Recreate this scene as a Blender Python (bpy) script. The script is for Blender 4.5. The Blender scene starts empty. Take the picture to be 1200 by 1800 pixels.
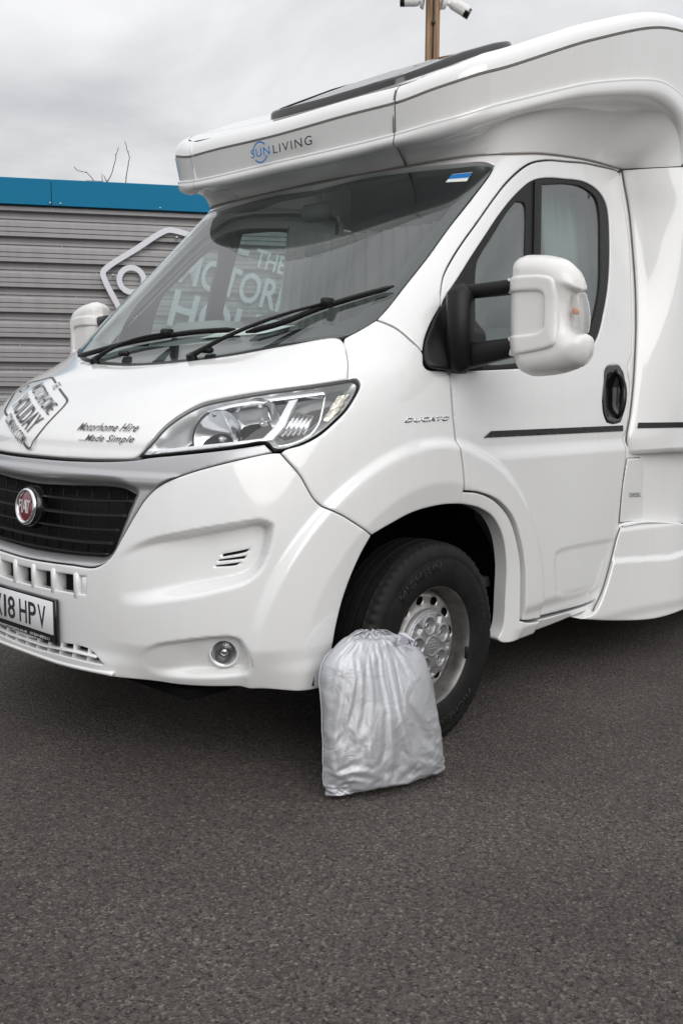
import bpy, math, random
import numpy as np
from mathutils import Vector, Matrix
from mathutils.geometry import delaunay_2d_cdt
random.seed(7); np.random.seed(7)
SC=bpy.context.scene; COL=SC.collection
# ---------------------------------------------------------------- camera
cam=bpy.data.cameras.new('camera'); camo=bpy.data.objects.new('camera',cam); COL.objects.link(camo)
cam.sensor_fit='HORIZONTAL'; cam.sensor_width=24.0; cam.lens=1663.2/1200*24; cam.clip_start=.05; cam.clip_end=2000
def cam_axes(yaw,pitch,roll):
    f=np.array([-math.sin(yaw)*math.cos(pitch),math.cos(yaw)*math.cos(pitch),math.sin(pitch)])
    r=np.array([math.cos(yaw),math.sin(yaw),0.]); u=np.cross(r,f)
    c,s=math.cos(roll),math.sin(roll)
    return c*r+s*u,-s*r+c*u,f
r_,u_,f_=cam_axes(.7437,-.1223,.0078)
camo.matrix_world=Matrix(((r_[0],u_[0],-f_[0],2.966),(r_[1],u_[1],-f_[1],-2.589),(r_[2],u_[2],-f_[2],1.2264),(0,0,0,1)))
SC.camera=camo
# ---------------------------------------------------------------- world: overcast sky
SUN_EL,SUN_AZ=math.radians(32),math.radians(118)   # azimuth measured from +Y towards +X: behind the photographer
wd=bpy.data.worlds.new('World'); SC.world=wd; wd.use_nodes=True
nt=wd.node_tree; nt.nodes.clear()
def N(nt,t,**k):
    n=nt.nodes.new(t)
    for a,v in k.items():
        if a.startswith('i_'): n.inputs[a[2:].replace('_',' ')].default_value=v
        else: setattr(n,a,v)
    return n
def L(nt,a,b): nt.links.new(a,b)
wo=N(nt,'ShaderNodeOutputWorld'); bg=N(nt,'ShaderNodeBackground'); L(nt,bg.outputs[0],wo.inputs[0])
sky=N(nt,'ShaderNodeTexSky'); sky.sky_type='NISHITA'; sky.sun_disc=False; sky.sun_elevation=SUN_EL; sky.sun_rotation=SUN_AZ; sky.air_density=1.5; sky.dust_density=4
tc=N(nt,'ShaderNodeTexCoord'); sep=N(nt,'ShaderNodeSeparateXYZ'); L(nt,tc.outputs['Generated'],sep.inputs[0])
mx=N(nt,'ShaderNodeMath',operation='MAXIMUM'); mx.inputs[1].default_value=0; L(nt,sep.outputs[2],mx.inputs[0])
# overcast brightness: zenith brighter than horizon (CIE overcast)
lum=N(nt,'ShaderNodeMath',operation='MULTIPLY_ADD'); lum.inputs[1].default_value=.80; lum.inputs[2].default_value=.60; L(nt,mx.outputs[0],lum.inputs[0])
# cloud layer projected on a plane high above
dz=N(nt,'ShaderNodeMath',operation='ADD'); dz.inputs[1].default_value=.18; L(nt,mx.outputs[0],dz.inputs[0])
cx=N(nt,'ShaderNodeMath',operation='DIVIDE'); L(nt,sep.outputs[0],cx.inputs[0]); L(nt,dz.outputs[0],cx.inputs[1])
cy=N(nt,'ShaderNodeMath',operation='DIVIDE'); L(nt,sep.outputs[1],cy.inputs[0]); L(nt,dz.outputs[0],cy.inputs[1])
cmb=N(nt,'ShaderNodeCombineXYZ'); L(nt,cx.outputs[0],cmb.inputs[0]); L(nt,cy.outputs[0],cmb.inputs[1]); cmb.inputs[2].default_value=3.7
no=N(nt,'ShaderNodeTexNoise'); no.inputs['Scale'].default_value=1.5; no.inputs['Detail'].default_value=7; no.inputs['Roughness'].default_value=.52; no.inputs['Distortion'].default_value=.35
L(nt,cmb.outputs[0],no.inputs['Vector'])
cr=N(nt,'ShaderNodeValToRGB'); cr.color_ramp.elements[0].position=.33; cr.color_ramp.elements[0].color=(.68,.69,.72,1); cr.color_ramp.elements[1].position=.66; cr.color_ramp.elements[1].color=(1.1,1.1,1.11,1)
L(nt,no.outputs['Fac'],cr.inputs[0])
mul=N(nt,'ShaderNodeMix',data_type='RGBA',blend_type='MULTIPLY'); mul.inputs[0].default_value=1
L(nt,cr.outputs[0],mul.inputs[6]); L(nt,lum.outputs[0],mul.inputs[7])
s2=N(nt,'ShaderNodeMix',data_type='RGBA',blend_type='MULTIPLY'); s2.inputs[0].default_value=1; s2.inputs[7].default_value=(.05,.05,.05,1); L(nt,sky.outputs[0],s2.inputs[6])
mixs=N(nt,'ShaderNodeMix',data_type='RGBA',blend_type='MIX'); mixs.inputs[0].default_value=.93
L(nt,s2.outputs[2],mixs.inputs[6]); L(nt,mul.outputs[2],mixs.inputs[7])
L(nt,mixs.outputs[2],bg.inputs[0]); bg.inputs[1].default_value=1.0
# ---------------------------------------------------------------- sun behind cloud
sl=bpy.data.lights.new('sun','SUN'); sl.energy=1.2; sl.angle=math.radians(50); sl.color=(1,.985,.965)
so=bpy.data.objects.new('sun',sl); COL.objects.link(so)
sd=Vector((math.sin(SUN_AZ)*math.cos(SUN_EL),math.cos(SUN_AZ)*math.cos(SUN_EL),math.sin(SUN_EL)))
so.rotation_euler=sd.to_track_quat('Z','Y').to_euler(); so.location=sd*30
vs=SC.view_settings; vs.view_transform='Standard'; vs.look='None'; vs.gamma=1; vs.exposure=0.07; vs.use_curve_mapping=False
SC.cycles.max_bounces=10; SC.cycles.transparent_max_bounces=16; SC.cycles.glossy_bounces=5
# ---------------------------------------------------------------- materials
def mat(name,col,rough=.5,metal=0,coat=0,spec=.5,noise=0,nscale=20,bump=0,bscale=200,sheen=0):
    m=bpy.data.materials.new(name); m.use_nodes=True; t=m.node_tree; b=t.nodes['Principled BSDF']
    b.inputs['Base Color'].default_value=(*col,1); b.inputs['Roughness'].default_value=rough; b.inputs['Metallic'].default_value=metal
    b.inputs['Coat Weight'].default_value=coat; b.inputs['Coat IOR'].default_value=1.7 if coat>=1 else 1.5; b.inputs['Coat Roughness'].default_value=.04; b.inputs['Specular IOR Level'].default_value=spec
    if noise:
        c=N(t,'ShaderNodeTexCoord'); n=N(t,'ShaderNodeTexNoise'); n.inputs['Scale'].default_value=nscale; n.inputs['Detail'].default_value=6; n.inputs['Roughness'].default_value=.6
        L(t,c.outputs['Object'],n.inputs['Vector'])
        r=N(t,'ShaderNodeValToRGB'); r.color_ramp.elements[0].position=.3; r.color_ramp.elements[1].position=.7
        r.color_ramp.elements[0].color=(*[v*(1-noise) for v in col],1); r.color_ramp.elements[1].color=(*[min(1,v*(1+noise)) for v in col],1)
        L(t,n.outputs['Fac'],r.inputs[0]); L(t,r.outputs[0],b.inputs['Base Color'])
    if bump:
        c=N(t,'ShaderNodeTexCoord'); n=N(t,'ShaderNodeTexNoise'); n.inputs['Scale'].default_value=bscale; n.inputs['Detail'].default_value=4
        L(t,c.outputs['Object'],n.inputs['Vector']); bp=N(t,'ShaderNodeBump'); bp.inputs['Strength'].default_value=bump; bp.inputs['Distance'].default_value=.002
        L(t,n.outputs['Fac'],bp.inputs['Height']); L(t,bp.outputs[0],b.inputs['Normal'])
    return m
def glassmat(name,tint,rough=0.0,ior=1.5,haze=0,hazecol=(.5,.5,.5)):
    m=bpy.data.materials.new(name); m.use_nodes=True; t=m.node_tree; t.nodes.clear()
    o=N(t,'ShaderNodeOutputMaterial'); tr=N(t,'ShaderNodeBsdfTransparent'); tr.inputs[0].default_value=(*tint,1)
    g=N(t,'ShaderNodeBsdfGlossy'); g.inputs['Roughness'].default_value=rough; g.inputs[0].default_value=(1,1,1,1)
    fr=N(t,'ShaderNodeFresnel'); ge=N(t,'ShaderNodeNewGeometry'); mi=N(t,'ShaderNodeMapRange'); mi.inputs[3].default_value=ior; mi.inputs[4].default_value=1/ior; L(t,ge.outputs['Backfacing'],mi.inputs[0]); L(t,mi.outputs[0],fr.inputs[0])
    mm=N(t,'ShaderNodeMixShader'); L(t,fr.outputs[0],mm.inputs[0]); L(t,tr.outputs[0],mm.inputs[1]); L(t,g.outputs[0],mm.inputs[2])
    last=mm
    if haze:
        d=N(t,'ShaderNodeBsdfDiffuse'); d.inputs[0].default_value=(*hazecol,1); m2=N(t,'ShaderNodeMixShader'); m2.inputs[0].default_value=haze
        L(t,mm.outputs[0],m2.inputs[1]); L(t,d.outputs[0],m2.inputs[2]); last=m2
    L(t,last.outputs[0],o.inputs[0]); return m
def paintmat(name,col,dirt=0.0):
    m=mat(name,col,.32,0,1.0); t=m.node_tree; b=t.nodes['Principled BSDF']
    c=N(t,'ShaderNodeTexCoord'); n=N(t,'ShaderNodeTexNoise'); n.inputs['Scale'].default_value=2.3; n.inputs['Detail'].default_value=9; n.inputs['Roughness'].default_value=.62; L(t,c.outputs['Object'],n.inputs['Vector'])
    r=N(t,'ShaderNodeValToRGB'); r.color_ramp.elements[0].position=.35; r.color_ramp.elements[1].position=.62
    r.color_ramp.elements[0].color=(col[0]*.975,col[1]*.972,col[2]*.965,1); r.color_ramp.elements[1].color=(*col,1); L(t,n.outputs['Fac'],r.inputs[0])
    mp=N(t,'ShaderNodeMapping'); mp.inputs['Scale'].default_value=(16,16,1.1); L(t,c.outputs['Object'],mp.inputs[0]); n9=N(t,'ShaderNodeTexNoise'); n9.inputs['Scale'].default_value=1.6; n9.inputs['Detail'].default_value=5; L(t,mp.outputs[0],n9.inputs['Vector'])
    r9=N(t,'ShaderNodeValToRGB'); r9.color_ramp.elements[0].position=.30; r9.color_ramp.elements[0].color=(.985,.982,.978,1); r9.color_ramp.elements[1].position=.50; r9.color_ramp.elements[1].color=(1,1,1,1); L(t,n9.outputs['Fac'],r9.inputs[0])
    m9=N(t,'ShaderNodeMix',data_type='RGBA',blend_type='MULTIPLY'); m9.inputs[0].default_value=1; L(t,r.outputs[0],m9.inputs[6]); L(t,r9.outputs[0],m9.inputs[7]); L(t,m9.outputs[2],b.inputs['Base Color'])
    # faint road film makes the gloss uneven, faint orange peel
    n2=N(t,'ShaderNodeTexNoise'); n2.inputs['Scale'].default_value=7; n2.inputs['Detail'].default_value=8; L(t,c.outputs['Object'],n2.inputs['Vector'])
    mr=N(t,'ShaderNodeMapRange'); mr.inputs[1].default_value=.3; mr.inputs[2].default_value=.75; mr.inputs[3].default_value=.02; mr.inputs[4].default_value=.10; L(t,n2.outputs['Fac'],mr.inputs[0]); L(t,mr.outputs[0],b.inputs['Coat Roughness'])
    n3=N(t,'ShaderNodeTexNoise'); n3.inputs['Scale'].default_value=260; L(t,c.outputs['Object'],n3.inputs['Vector']); bp=N(t,'ShaderNodeBump'); bp.inputs['Strength'].default_value=.03; bp.inputs['Distance'].default_value=.001; L(t,n3.outputs['Fac'],bp.inputs['Height']); L(t,bp.outputs[0],b.inputs['Coat Normal'])
    return m
M={}
M['white']=paintmat('white_paint',(.815,.82,.82))
M['gel']=paintmat('white_gelcoat',(.815,.818,.816))
M['black']=mat('black_plastic',(.0075,.0075,.008),.42,spec=.3,bump=.15,bscale=900)
M['gloss_black']=mat('gloss_black',(.006,.006,.007),.14,coat=.3)
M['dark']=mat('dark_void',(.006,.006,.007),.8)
M['rubber']=mat('rubber',(.009,.009,.0095),.55)
M['silver']=mat('silver_grille_paint',(.46,.46,.475),.33,.5,coat=.3)
M['chrome']=mat('chrome',(.80,.80,.82),.08,1)
M['reflector']=mat('reflector',(.85,.86,.88),.10,1)
M['matt_silver']=mat('matt_silver',(.62,.63,.65),.28,.9)
M['lens']=glassmat('clear_lens',(.96,.97,.97))
M['glass']=glassmat('windscreen_glass',(.84,.92,.90),ior=1.78,haze=.012,hazecol=(.55,.66,.64))
M['sideglass']=glassmat('tinted_side_glass',(.46,.58,.565),ior=2.3,haze=.06,hazecol=(.45,.56,.55))
M['gasket']=mat('grey_sealant',(.15,.14,.13),.7)
M['slat']=mat('grille_slat',(.018,.018,.02),.28,coat=.5)
M['stripe']=mat('anthracite_vinyl',(.012,.012,.014),.35)
M['decal']=mat('dark_vinyl',(.028,.028,.032),.35)
M['blue']=mat('blue_vinyl',(.015,.19,.52),.35)
M['plate']=mat('plate_white',(.72,.73,.75),.3)
M['red']=mat('emblem_red',(.16,.008,.022),.2,coat=1)
M['amber']=mat('amber_bulb',(.75,.20,.02),.3)
M['steel']=mat('steel_wheel',(.40,.385,.375),.40,.7,noise=.30,nscale=14)
M['steel_dark']=mat('worn_steel',(.17,.162,.155),.40,.65,noise=.45,nscale=10)
M['hub']=mat('hub_cover',(.34,.34,.35),.40,.6)
M['bead']=mat('pale_sealant',(.33,.31,.29),.7)
M['tyre']=mat('tyre_rubber',(.0085,.0083,.0082),.62,spec=.25,noise=.4,nscale=18,bump=.25,bscale=300)
M['interior']=mat('interior_grey',(.10,.105,.11),.7)
M['dash']=mat('dashboard_grey',(.20,.205,.21),.65)
M['cloth']=mat('seat_cloth',(.34,.34,.34),.9)
M['curtain']=mat('curtain_cloth',(.66,.67,.66),.9)
M['underbody']=mat('underbody',(.005,.005,.005),.9,spec=.1)
M['paper']=mat('paper',(.75,.76,.76),.7)
# ---------------------------------------------------------------- helpers
def tag(o,label=None,cat=None,group=None,kind=None):
    if label: o['label']=label
    if cat: o['category']=cat
    if group: o['group']=group
    if kind: o['kind']=kind
    return o
def empty(name,loc=(0,0,0),rz=0):
    o=bpy.data.objects.new(name,None); COL.objects.link(o); o.location=loc; o.rotation_euler=(0,0,rz); return o
def mesh(name,V,F,m,parent=None,smooth=True,loc=None):
    me=bpy.data.meshes.new(name); me.from_pydata([tuple(map(float,v)) for v in V],[],[tuple(map(int,f)) for f in F]); 
    if isinstance(m,str): m=M[m]
    me.materials.append(m)
    me.polygons.foreach_set('use_smooth',[smooth]*len(me.polygons)); me.update()
    o=bpy.data.objects.new(name,me); COL.objects.link(o)
    if parent: o.parent=parent
    if loc is not None: o.location=loc
    return o
def auto_sharp(o,deg=35):
    me=o.data; me.polygons.foreach_set('use_smooth',[True]*len(me.polygons))
    try: me.set_sharp_from_angle(angle=math.radians(deg))
    except Exception: pass
    return o
class MB:
    def __init__(s): s.V=[];s.F=[]
    def add(s,V,F):
        b=len(s.V); s.V+= [tuple(v) for v in V]; s.F+=[tuple(b+i for i in f) for f in F]; return s
    def box(s,c,d,R=None,bev=0):
        x,y,z=[v/2 for v in d]
        if bev<=0:
            V=[(a*x,b*y,e*z) for a in(-1,1) for b in(-1,1) for e in(-1,1)]
            F=[(0,1,3,2),(4,6,7,5),(0,4,5,1),(2,3,7,6),(0,2,6,4),(1,5,7,3)]
        else:
            V=[];idx={}
            for a in(-1,1):
                for b in(-1,1):
                    for e in(-1,1):
                        for k in range(3):
                            q=[a*(x-(bev if k!=0 else 0)),b*(y-(bev if k!=1 else 0)),e*(z-(bev if k!=2 else 0))]
                            idx[(a,b,e,k)]=len(V);V.append(q)
            F=[]
            for k in range(3):
                o=[i for i in range(3) if i!=k]
                for sg in(-1,1):
                    q=[]
                    for p1,p2 in((-1,-1),(1,-1),(1,1),(-1,1)):
                        t=[0,0,0];t[k]=sg;t[o[0]]=p1;t[o[1]]=p2;q.append(idx[(t[0],t[1],t[2],k)])
                    F.append(q)
            for k in range(3):
                o=[i for i in range(3) if i!=k]
                for p1 in(-1,1):
                    for p2 in(-1,1):
                        t=[0,0,0];t[o[0]]=p1;t[o[1]]=p2
                        a=t[:];a[k]=-1;b=t[:];b[k]=1
                        F.append([idx[(*a,o[0])],idx[(*a,o[1])],idx[(*b,o[1])],idx[(*b,o[0])]])
            for a in(-1,1):
                for b in(-1,1):
                    for e in(-1,1): F.append([idx[(a,b,e,k)] for k in range(3)])
        V=np.array(V,float)
        # fix winding outwards
        F2=[]
        for f in F:
            P=V[list(f)]; n=np.cross(P[1]-P[0],P[2]-P[0]); F2.append(tuple(f) if n@P.mean(0)>=0 else tuple(reversed(f)))
        if R is not None: V=V@np.array(R).T
        return s.add(V+np.array(c,float),F2)
    def tube(s,pts,r,n=10,cap=True):
        pts=np.array(pts,float); m=len(pts); r=np.broadcast_to(np.array(r,float),(m,))
        T=np.gradient(pts,axis=0); T/=np.linalg.norm(T,axis=1)[:,None]+1e-12
        up=np.array([0,0,1.]) if abs(T[0][2])<.9 else np.array([1.,0,0])
        V=[];u=up-T[0]*(up@T[0]);u/=np.linalg.norm(u)
        for i in range(m):
            u=u-T[i]*(u@T[i]);u/=np.linalg.norm(u);w=np.cross(T[i],u)
            for k in range(n):
                a=2*math.pi*k/n; V.append(pts[i]+r[i]*(math.cos(a)*u+math.sin(a)*w))
        F=[]
        for i in range(m-1):
            for k in range(n): F.append((i*n+k,i*n+(k+1)%n,(i+1)*n+(k+1)%n,(i+1)*n+k))
        if cap: F.append(tuple(reversed(range(n))));F.append(tuple(range((m-1)*n,m*n)))
        return s.add(V,F)
    def prism(s,poly,org,ax,ay,an,h):
        org,ax,ay,an=[np.array(v,float) for v in(org,ax,ay,an)]; n=len(poly)
        V=[org+ax*p[0]+ay*p[1] for p in poly]+[org+ax*p[0]+ay*p[1]+an*h for p in poly]
        F=[tuple(reversed(range(n))),tuple(range(n,2*n))]+[(i,(i+1)%n,n+(i+1)%n,n+i) for i in range(n)]
        return s.add(V,F)
    def lathe(s,prof,c,axis='x',n=64,a0=0,a1=2*math.pi):
        # prof: (axial, radius)
        full=abs(a1-a0-2*math.pi)<1e-6; cnt=n if full else n+1
        V=[]
        for k in range(cnt):
            a=a0+(a1-a0)*k/n
            for (h,r) in prof:
                p=(h,r*math.cos(a),r*math.sin(a)) if axis=='x' else ((r*math.cos(a),h,r*math.sin(a)) if axis=='y' else (r*math.cos(a),r*math.sin(a),h))
                V.append(np.array(p)+np.array(c,float))
        q=len(prof);F=[]
        for k in range(n):
            k2=(k+1)%cnt
            for i in range(q-1):
                f=(k*q+i,k*q+i+1,k2*q+i+1,k2*q+i); F.append(f if axis!='y' else tuple(reversed(f)))
        return s.add(V,F)
    def build(s,name,m,parent=None,smooth=True,sharp=None,loc=None):
        o=mesh(name,s.V,s.F,m,parent,smooth,loc)
        if sharp: auto_sharp(o,sharp)
        return o
def mirrored(o,parent=None):
    c=o.copy(); COL.objects.link(c); c.parent=parent if parent else o.parent; c.scale.x=-1; return c
def smooth01(x): x=np.clip(x,0,1); return x*x*(3-2*x)
# --- splines
def catmull(P,step,closed=False):
    P=np.array(P,float); n=len(P)
    if n<3 and not closed:
        d=np.linalg.norm(P[1]-P[0]); k=max(1,int(round(d/step))); t=np.linspace(0,1,k+1)[:,None]; return P[0]*(1-t)+P[1]*t
    out=[]
    rng=range(n if closed else n-1)
    for i in rng:
        if closed: p0,p1,p2,p3=P[(i-1)%n],P[i],P[(i+1)%n],P[(i+2)%n]
        else:
            p1,p2=P[i],P[i+1]; p0=P[i-1] if i>0 else 2*p1-p2; p3=P[i+2] if i+2<n else 2*p2-p1
        t0=0;t1=t0+max(np.linalg.norm(p1-p0),1e-9)**.5;t2=t1+max(np.linalg.norm(p2-p1),1e-9)**.5;t3=t2+max(np.linalg.norm(p3-p2),1e-9)**.5
        k=max(1,int(round(np.linalg.norm(p2-p1)/step)))
        for j in range(k):
            t=t1+(t2-t1)*j/k
            A1=(t1-t)/(t1-t0)*p0+(t-t0)/(t1-t0)*p1;A2=(t2-t)/(t2-t1)*p1+(t-t1)/(t2-t1)*p2;A3=(t3-t)/(t3-t2)*p2+(t-t2)/(t3-t2)*p3
            B1=(t2-t)/(t2-t0)*A1+(t-t0)/(t2-t0)*A2;B2=(t3-t)/(t3-t1)*A2+(t-t1)/(t3-t1)*A3
            out.append((t2-t)/(t2-t1)*B1+(t-t1)/(t2-t1)*B2)
    if not closed: out.append(P[-1])
    return np.array(out)
def outline(P,step,corner=42):
    P=np.array(P,float);n=len(P)
    a=P-np.roll(P,1,0);b=np.roll(P,-1,0)-P
    ang=np.degrees(np.abs(np.arctan2(a[:,0]*b[:,1]-a[:,1]*b[:,0],(a*b).sum(1))))
    cs=[i for i in range(n) if ang[i]>corner]
    if not cs: return catmull(P,step,True)
    out=[]
    for k,i in enumerate(cs):
        j=cs[(k+1)%len(cs)]; idx=[i]
        q=i
        while True:
            q=(q+1)%n; idx.append(q)
            if q==j: break
        out.append(catmull(P[idx],step)[:-1])
    return np.concatenate(out)
def inside(pts,poly):
    x,y=pts[:,0][:,None],pts[:,1][:,None]; a=poly;b=np.roll(poly,-1,0)
    c=((a[:,1]>y)!=(b[:,1]>y))&(x<(b[:,0]-a[:,0])*(y-a[:,1])/(b[:,1]-a[:,1]+1e-15)+a[:,0])
    return c.sum(1)%2==1
def dist(pts,poly):
    out=np.empty(len(pts)); a=poly;b=np.roll(poly,-1,0);e=b-a;l=(e*e).sum(1)+1e-18
    for i in range(0,len(pts),4000):
        p=pts[i:i+4000][:,None,:]; t=np.clip(((p-a)*e).sum(2)/l,0,1)[...,None]
        out[i:i+4000]=np.sqrt((((p-a-t*e)**2).sum(2)).min(1))
    return out
def sdist(pts,poly): 
    d=dist(pts,poly); return np.where(inside(pts,poly),d,-d)
def tri2d(outer,holes,h,extra=None,lip=0,hole_lip=True):
    """points+triangles filling outer minus holes in 2-D; returns pts, tris, boundary distance"""
    loops=[outer]+list(holes)
    lo,hi=outer.min(0),outer.max(0)
    xs=np.arange(lo[0],hi[0]+h,h);ys=np.arange(lo[1],hi[1]+h,h*.866)
    G=np.array([(x+(j%2)*h*.5,y) for j,y in enumerate(ys) for x in xs])
    ok=inside(G,outer)
    for q in holes: ok&=~inside(G,q)
    G=G[ok]
    d=np.min([dist(G,q) for q in loops],0) if len(G) else np.zeros(0)
    mind=max(h*.45,lip*1.35); G=G[d>mind]
    pts=[*loops]
    if lip:
        for q in loops:
            t=np.roll(q,-1,0)-np.roll(q,1,0);t/=np.linalg.norm(t,axis=1)[:,None]+1e-12;nn=np.stack([-t[:,1],t[:,0]],1)
            for f in(.3,1.0):
                for sg in(1,-1):
                    c=q+nn*(sg*f*lip); k=inside(c,outer)
                    for hq in holes: k&=~inside(c,hq)
                    c=c[k]
                    if len(c):
                        dd=np.min([dist(c,w) for w in loops],0); pts.append(c[dd>f*lip*.93])
    pts.append(G)
    if extra is not None: pts.append(extra)
    P=np.concatenate(pts); ed=[];b=0
    for q in loops:
        n=len(q); ed+=[(b+i,b+(i+1)%n) for i in range(n)]; b+=n
    r=delaunay_2d_cdt([Vector((float(x),float(y))) for x,y in P],ed,[],0,1e-7)
    P=np.array([(v.x,v.y) for v in r[0]]);T=np.array([f for f in r[2] if len(f)==3])
    cen=P[T].mean(1);k=inside(cen,outer)
    for q in holes:k&=~inside(cen,q)
    T=T[k];A=P[T];ar=(A[:,1,0]-A[:,0,0])*(A[:,2,1]-A[:,0,1])-(A[:,1,1]-A[:,0,1])*(A[:,2,0]-A[:,0,0])
    T=T[np.abs(ar)>1e-12];ar=ar[np.abs(ar)>1e-12];T[ar<0]=T[ar<0][:,::-1]
    used=np.unique(T);re=-np.ones(len(P),int);re[used]=np.arange(len(used));P=P[used];T=re[T]
    return P,T,np.min([dist(P,q) for q in loops],0)
US=1.5
def surfpanel(name,surf,outer,m,parent=None,holes=(),h=.011,lip=.004,thick=.018,disp=None,step=None,scale=US,corner=42,raw=False,skirt=True):
    """panel cut out of a surface surf(a,b)->(P,N) by a closed outline in its parameter plane"""
    step=step or min(h,.012)
    sc=np.array([scale,1.0])
    q=np.array(outer,float)*sc if raw else outline(np.array(outer,float)*sc,step,corner)
    hs=[(np.array(x,float)*sc if raw else outline(np.array(x,float)*sc,step,corner)) for x in holes]
    P,T,d=tri2d(q,hs,h,lip=lip)
    X,NN_=surf(P[:,0]/scale,P[:,1])
    off=np.zeros(len(P))
    if disp is not None: off=off+disp(P[:,0]/scale,P[:,1],X)
    X0=X+NN_*off[:,None]
    if lip:
        t=np.clip(d/lip,0,1); off=-.75*lip*(1-np.sqrt(np.clip(1-(1-t)**2,0,1))); X0=X0+NN_*off[:,None]
    V=X0.tolist();F=T.tolist()
    if skirt:
        E={}
        for f in T:
            for i in range(3):
                a,b=int(f[i]),int(f[(i+1)%3]); 
                if (b,a) in E: del E[(b,a)]
                else: E[(a,b)]=1
        mp={}
        def top(i):
            if ('t',i) not in mp: mp[('t',i)]=len(V);V.append(X0[i].tolist())
            return mp[('t',i)]
        def bot(i):
            if ('b',i) not in mp: mp[('b',i)]=len(V);V.append((X0[i]-NN_[i]*thick).tolist())
            return mp[('b',i)]
        for a,b in E: F.append((top(b),top(a),bot(a),bot(b)))
    ob=mesh(name,V,F,m,parent)
    if lip==0 and disp is None and not skirt: ob.data.normals_split_custom_set_from_vertices([tuple(n) for n in NN_])
    return ob
def half(P):
    P=[tuple(p) for p in P]; P[0]=(0,P[0][1]);P[-1]=(0,P[-1][1])
    return P+[(-a,b) for a,b in reversed(P[1:-1])]
# --- text meshes
def text2d(s,size=1.0,bold=0.0,shear=0,spacing=1.0,align='CENTER',word=1.0):
    cu=bpy.data.curves.new('t','FONT'); cu.body=s; cu.size=size; cu.offset=bold*size; cu.shear=shear; cu.space_character=spacing; cu.space_word=word; cu.align_x=align; cu.align_y='CENTER'; cu.resolution_u=4
    ob=bpy.data.objects.new('t',cu); COL.objects.link(ob)
    dg=bpy.context.evaluated_depsgraph_get(); me=bpy.data.meshes.new_from_object(ob.evaluated_get(dg))
    V=np.array([v.co[:2] for v in me.vertices]) if len(me.vertices) else np.zeros((0,2)); F=[tuple(p.vertices) for p in me.polygons]
    bpy.data.objects.remove(ob); bpy.data.curves.remove(cu); bpy.data.meshes.remove(me)
    return V,F
def fit_text(s,w,hgt,**k):
    """text scaled to width w and cap height hgt, centred"""
    V,F=text2d(s,**k); lo,hi=V.min(0),V.max(0); V=(V-(lo+hi)/2)/(hi-lo)*np.array([w,hgt]); return V,F
def flat_text(name,VF,org,ax,ay,m,parent,raise_=0.0015,th=0.0):
    V,F=VF; org,ax,ay=[np.array(v,float) for v in(org,ax,ay)]; n=np.cross(ax,ay);n/=np.linalg.norm(n)
    X=[org+ax*v[0]+ay*v[1]+n*raise_ for v in V]; F=list(F)
    if th:
        nv=len(X); E={}
        for f in F:
            for i in range(len(f)):
                a,b=f[i],f[(i+1)%len(f)]
                if (b,a) in E: del E[(b,a)]
                else: E[(a,b)]=1
        X=X+[x-n*th for x in X]
        F=F+[(b,a,a+nv,b+nv) for a,b in E]
    return mesh(name,X,F,m,parent,smooth=False)
def cspline(xs,ys):
    xs=np.array(xs,float);ys=np.array(ys,float);n=len(xs);h=np.diff(xs)
    A=np.zeros((n,n));b=np.zeros(n);A[0,0]=A[-1,-1]=1
    for i in range(1,n-1):
        A[i,i-1]=h[i-1];A[i,i]=2*(h[i-1]+h[i]);A[i,i+1]=h[i];b[i]=6*((ys[i+1]-ys[i])/h[i]-(ys[i]-ys[i-1])/h[i-1])
    m=np.linalg.solve(A,b)
    def f(x):
        x=np.asarray(x,float);k=np.clip(np.searchsorted(xs,x)-1,0,n-2);d=x-xs[k];hk=h[k]
        xc=np.clip(x,xs[0],xs[-1]);d=xc-xs[k]
        c1=(ys[k+1]-ys[k])/hk-hk*(2*m[k]+m[k+1])/6
        v=ys[k]+c1*d+m[k]/2*d*d+(m[k+1]-m[k])/(6*hk)*d**3
        # linear extrapolation
        s0=(ys[1]-ys[0])/h[0]-h[0]*(2*m[0]+m[1])/6
        s1=(ys[-1]-ys[-2])/h[-1]+h[-1]*(m[-2]+2*m[-1])/6
        return v+np.minimum(x-xs[0],0)*s0+np.maximum(x-xs[-1],0)*s1
    return f
YC=cspline([.20,.30,.42,.55,.70,.85,.95,1.03,1.10,1.17,1.24,1.30,1.345,1.40,1.50,1.75,2.11,2.3],
           [-.925,-.957,-.972,-.975,-.965,-.948,-.932,-.908,-.865,-.795,-.695,-.58,-.475,-.375,-.255,.03,.43,.64])
XS=cspline([.20,.45,.8,1.1,1.3,1.5,1.8,2.1,2.3],[1.005,1.02,1.025,1.02,1.01,.99,.95,.905,.875])
Y0=cspline([.20,.6,1.0,1.2,1.4,1.75,2.1,2.3],[.0,.0,.05,.15,.35,.68,1.0,1.18])
NN=cspline([.20,.5,.9,1.1,1.25,1.4,1.75,2.1,2.3],[2.9,2.9,2.85,2.9,3.2,3.7,4.5,5.6,6])
def W(u,z):
    u=np.asarray(u,float);z=np.asarray(z,float)
    yc,xs,y0,n=YC(z),XS(z),Y0(z),NN(z);L=y0-yc
    uu=np.clip(u,-1,1);ph=uu*np.pi/2;s,c=np.abs(np.sin(ph)),np.abs(np.cos(ph))
    g=(s**n+c**n)**(-1/n)
    x=xs*g*s*np.sign(uu);y=y0-L*g*c
    y=y+np.maximum(np.abs(u)-1,0)*L*np.pi/2
    return np.stack([x,y,z+0*x],-1)
def WS(u,z):
    P=W(u,z); e=1e-4
    a=W(u+e,z)-W(u-e,z); b=W(u,z+e)-W(u,z-e); n=np.cross(a,b); n/=np.linalg.norm(n,axis=-1)[...,None]+1e-12
    return P,n
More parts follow.
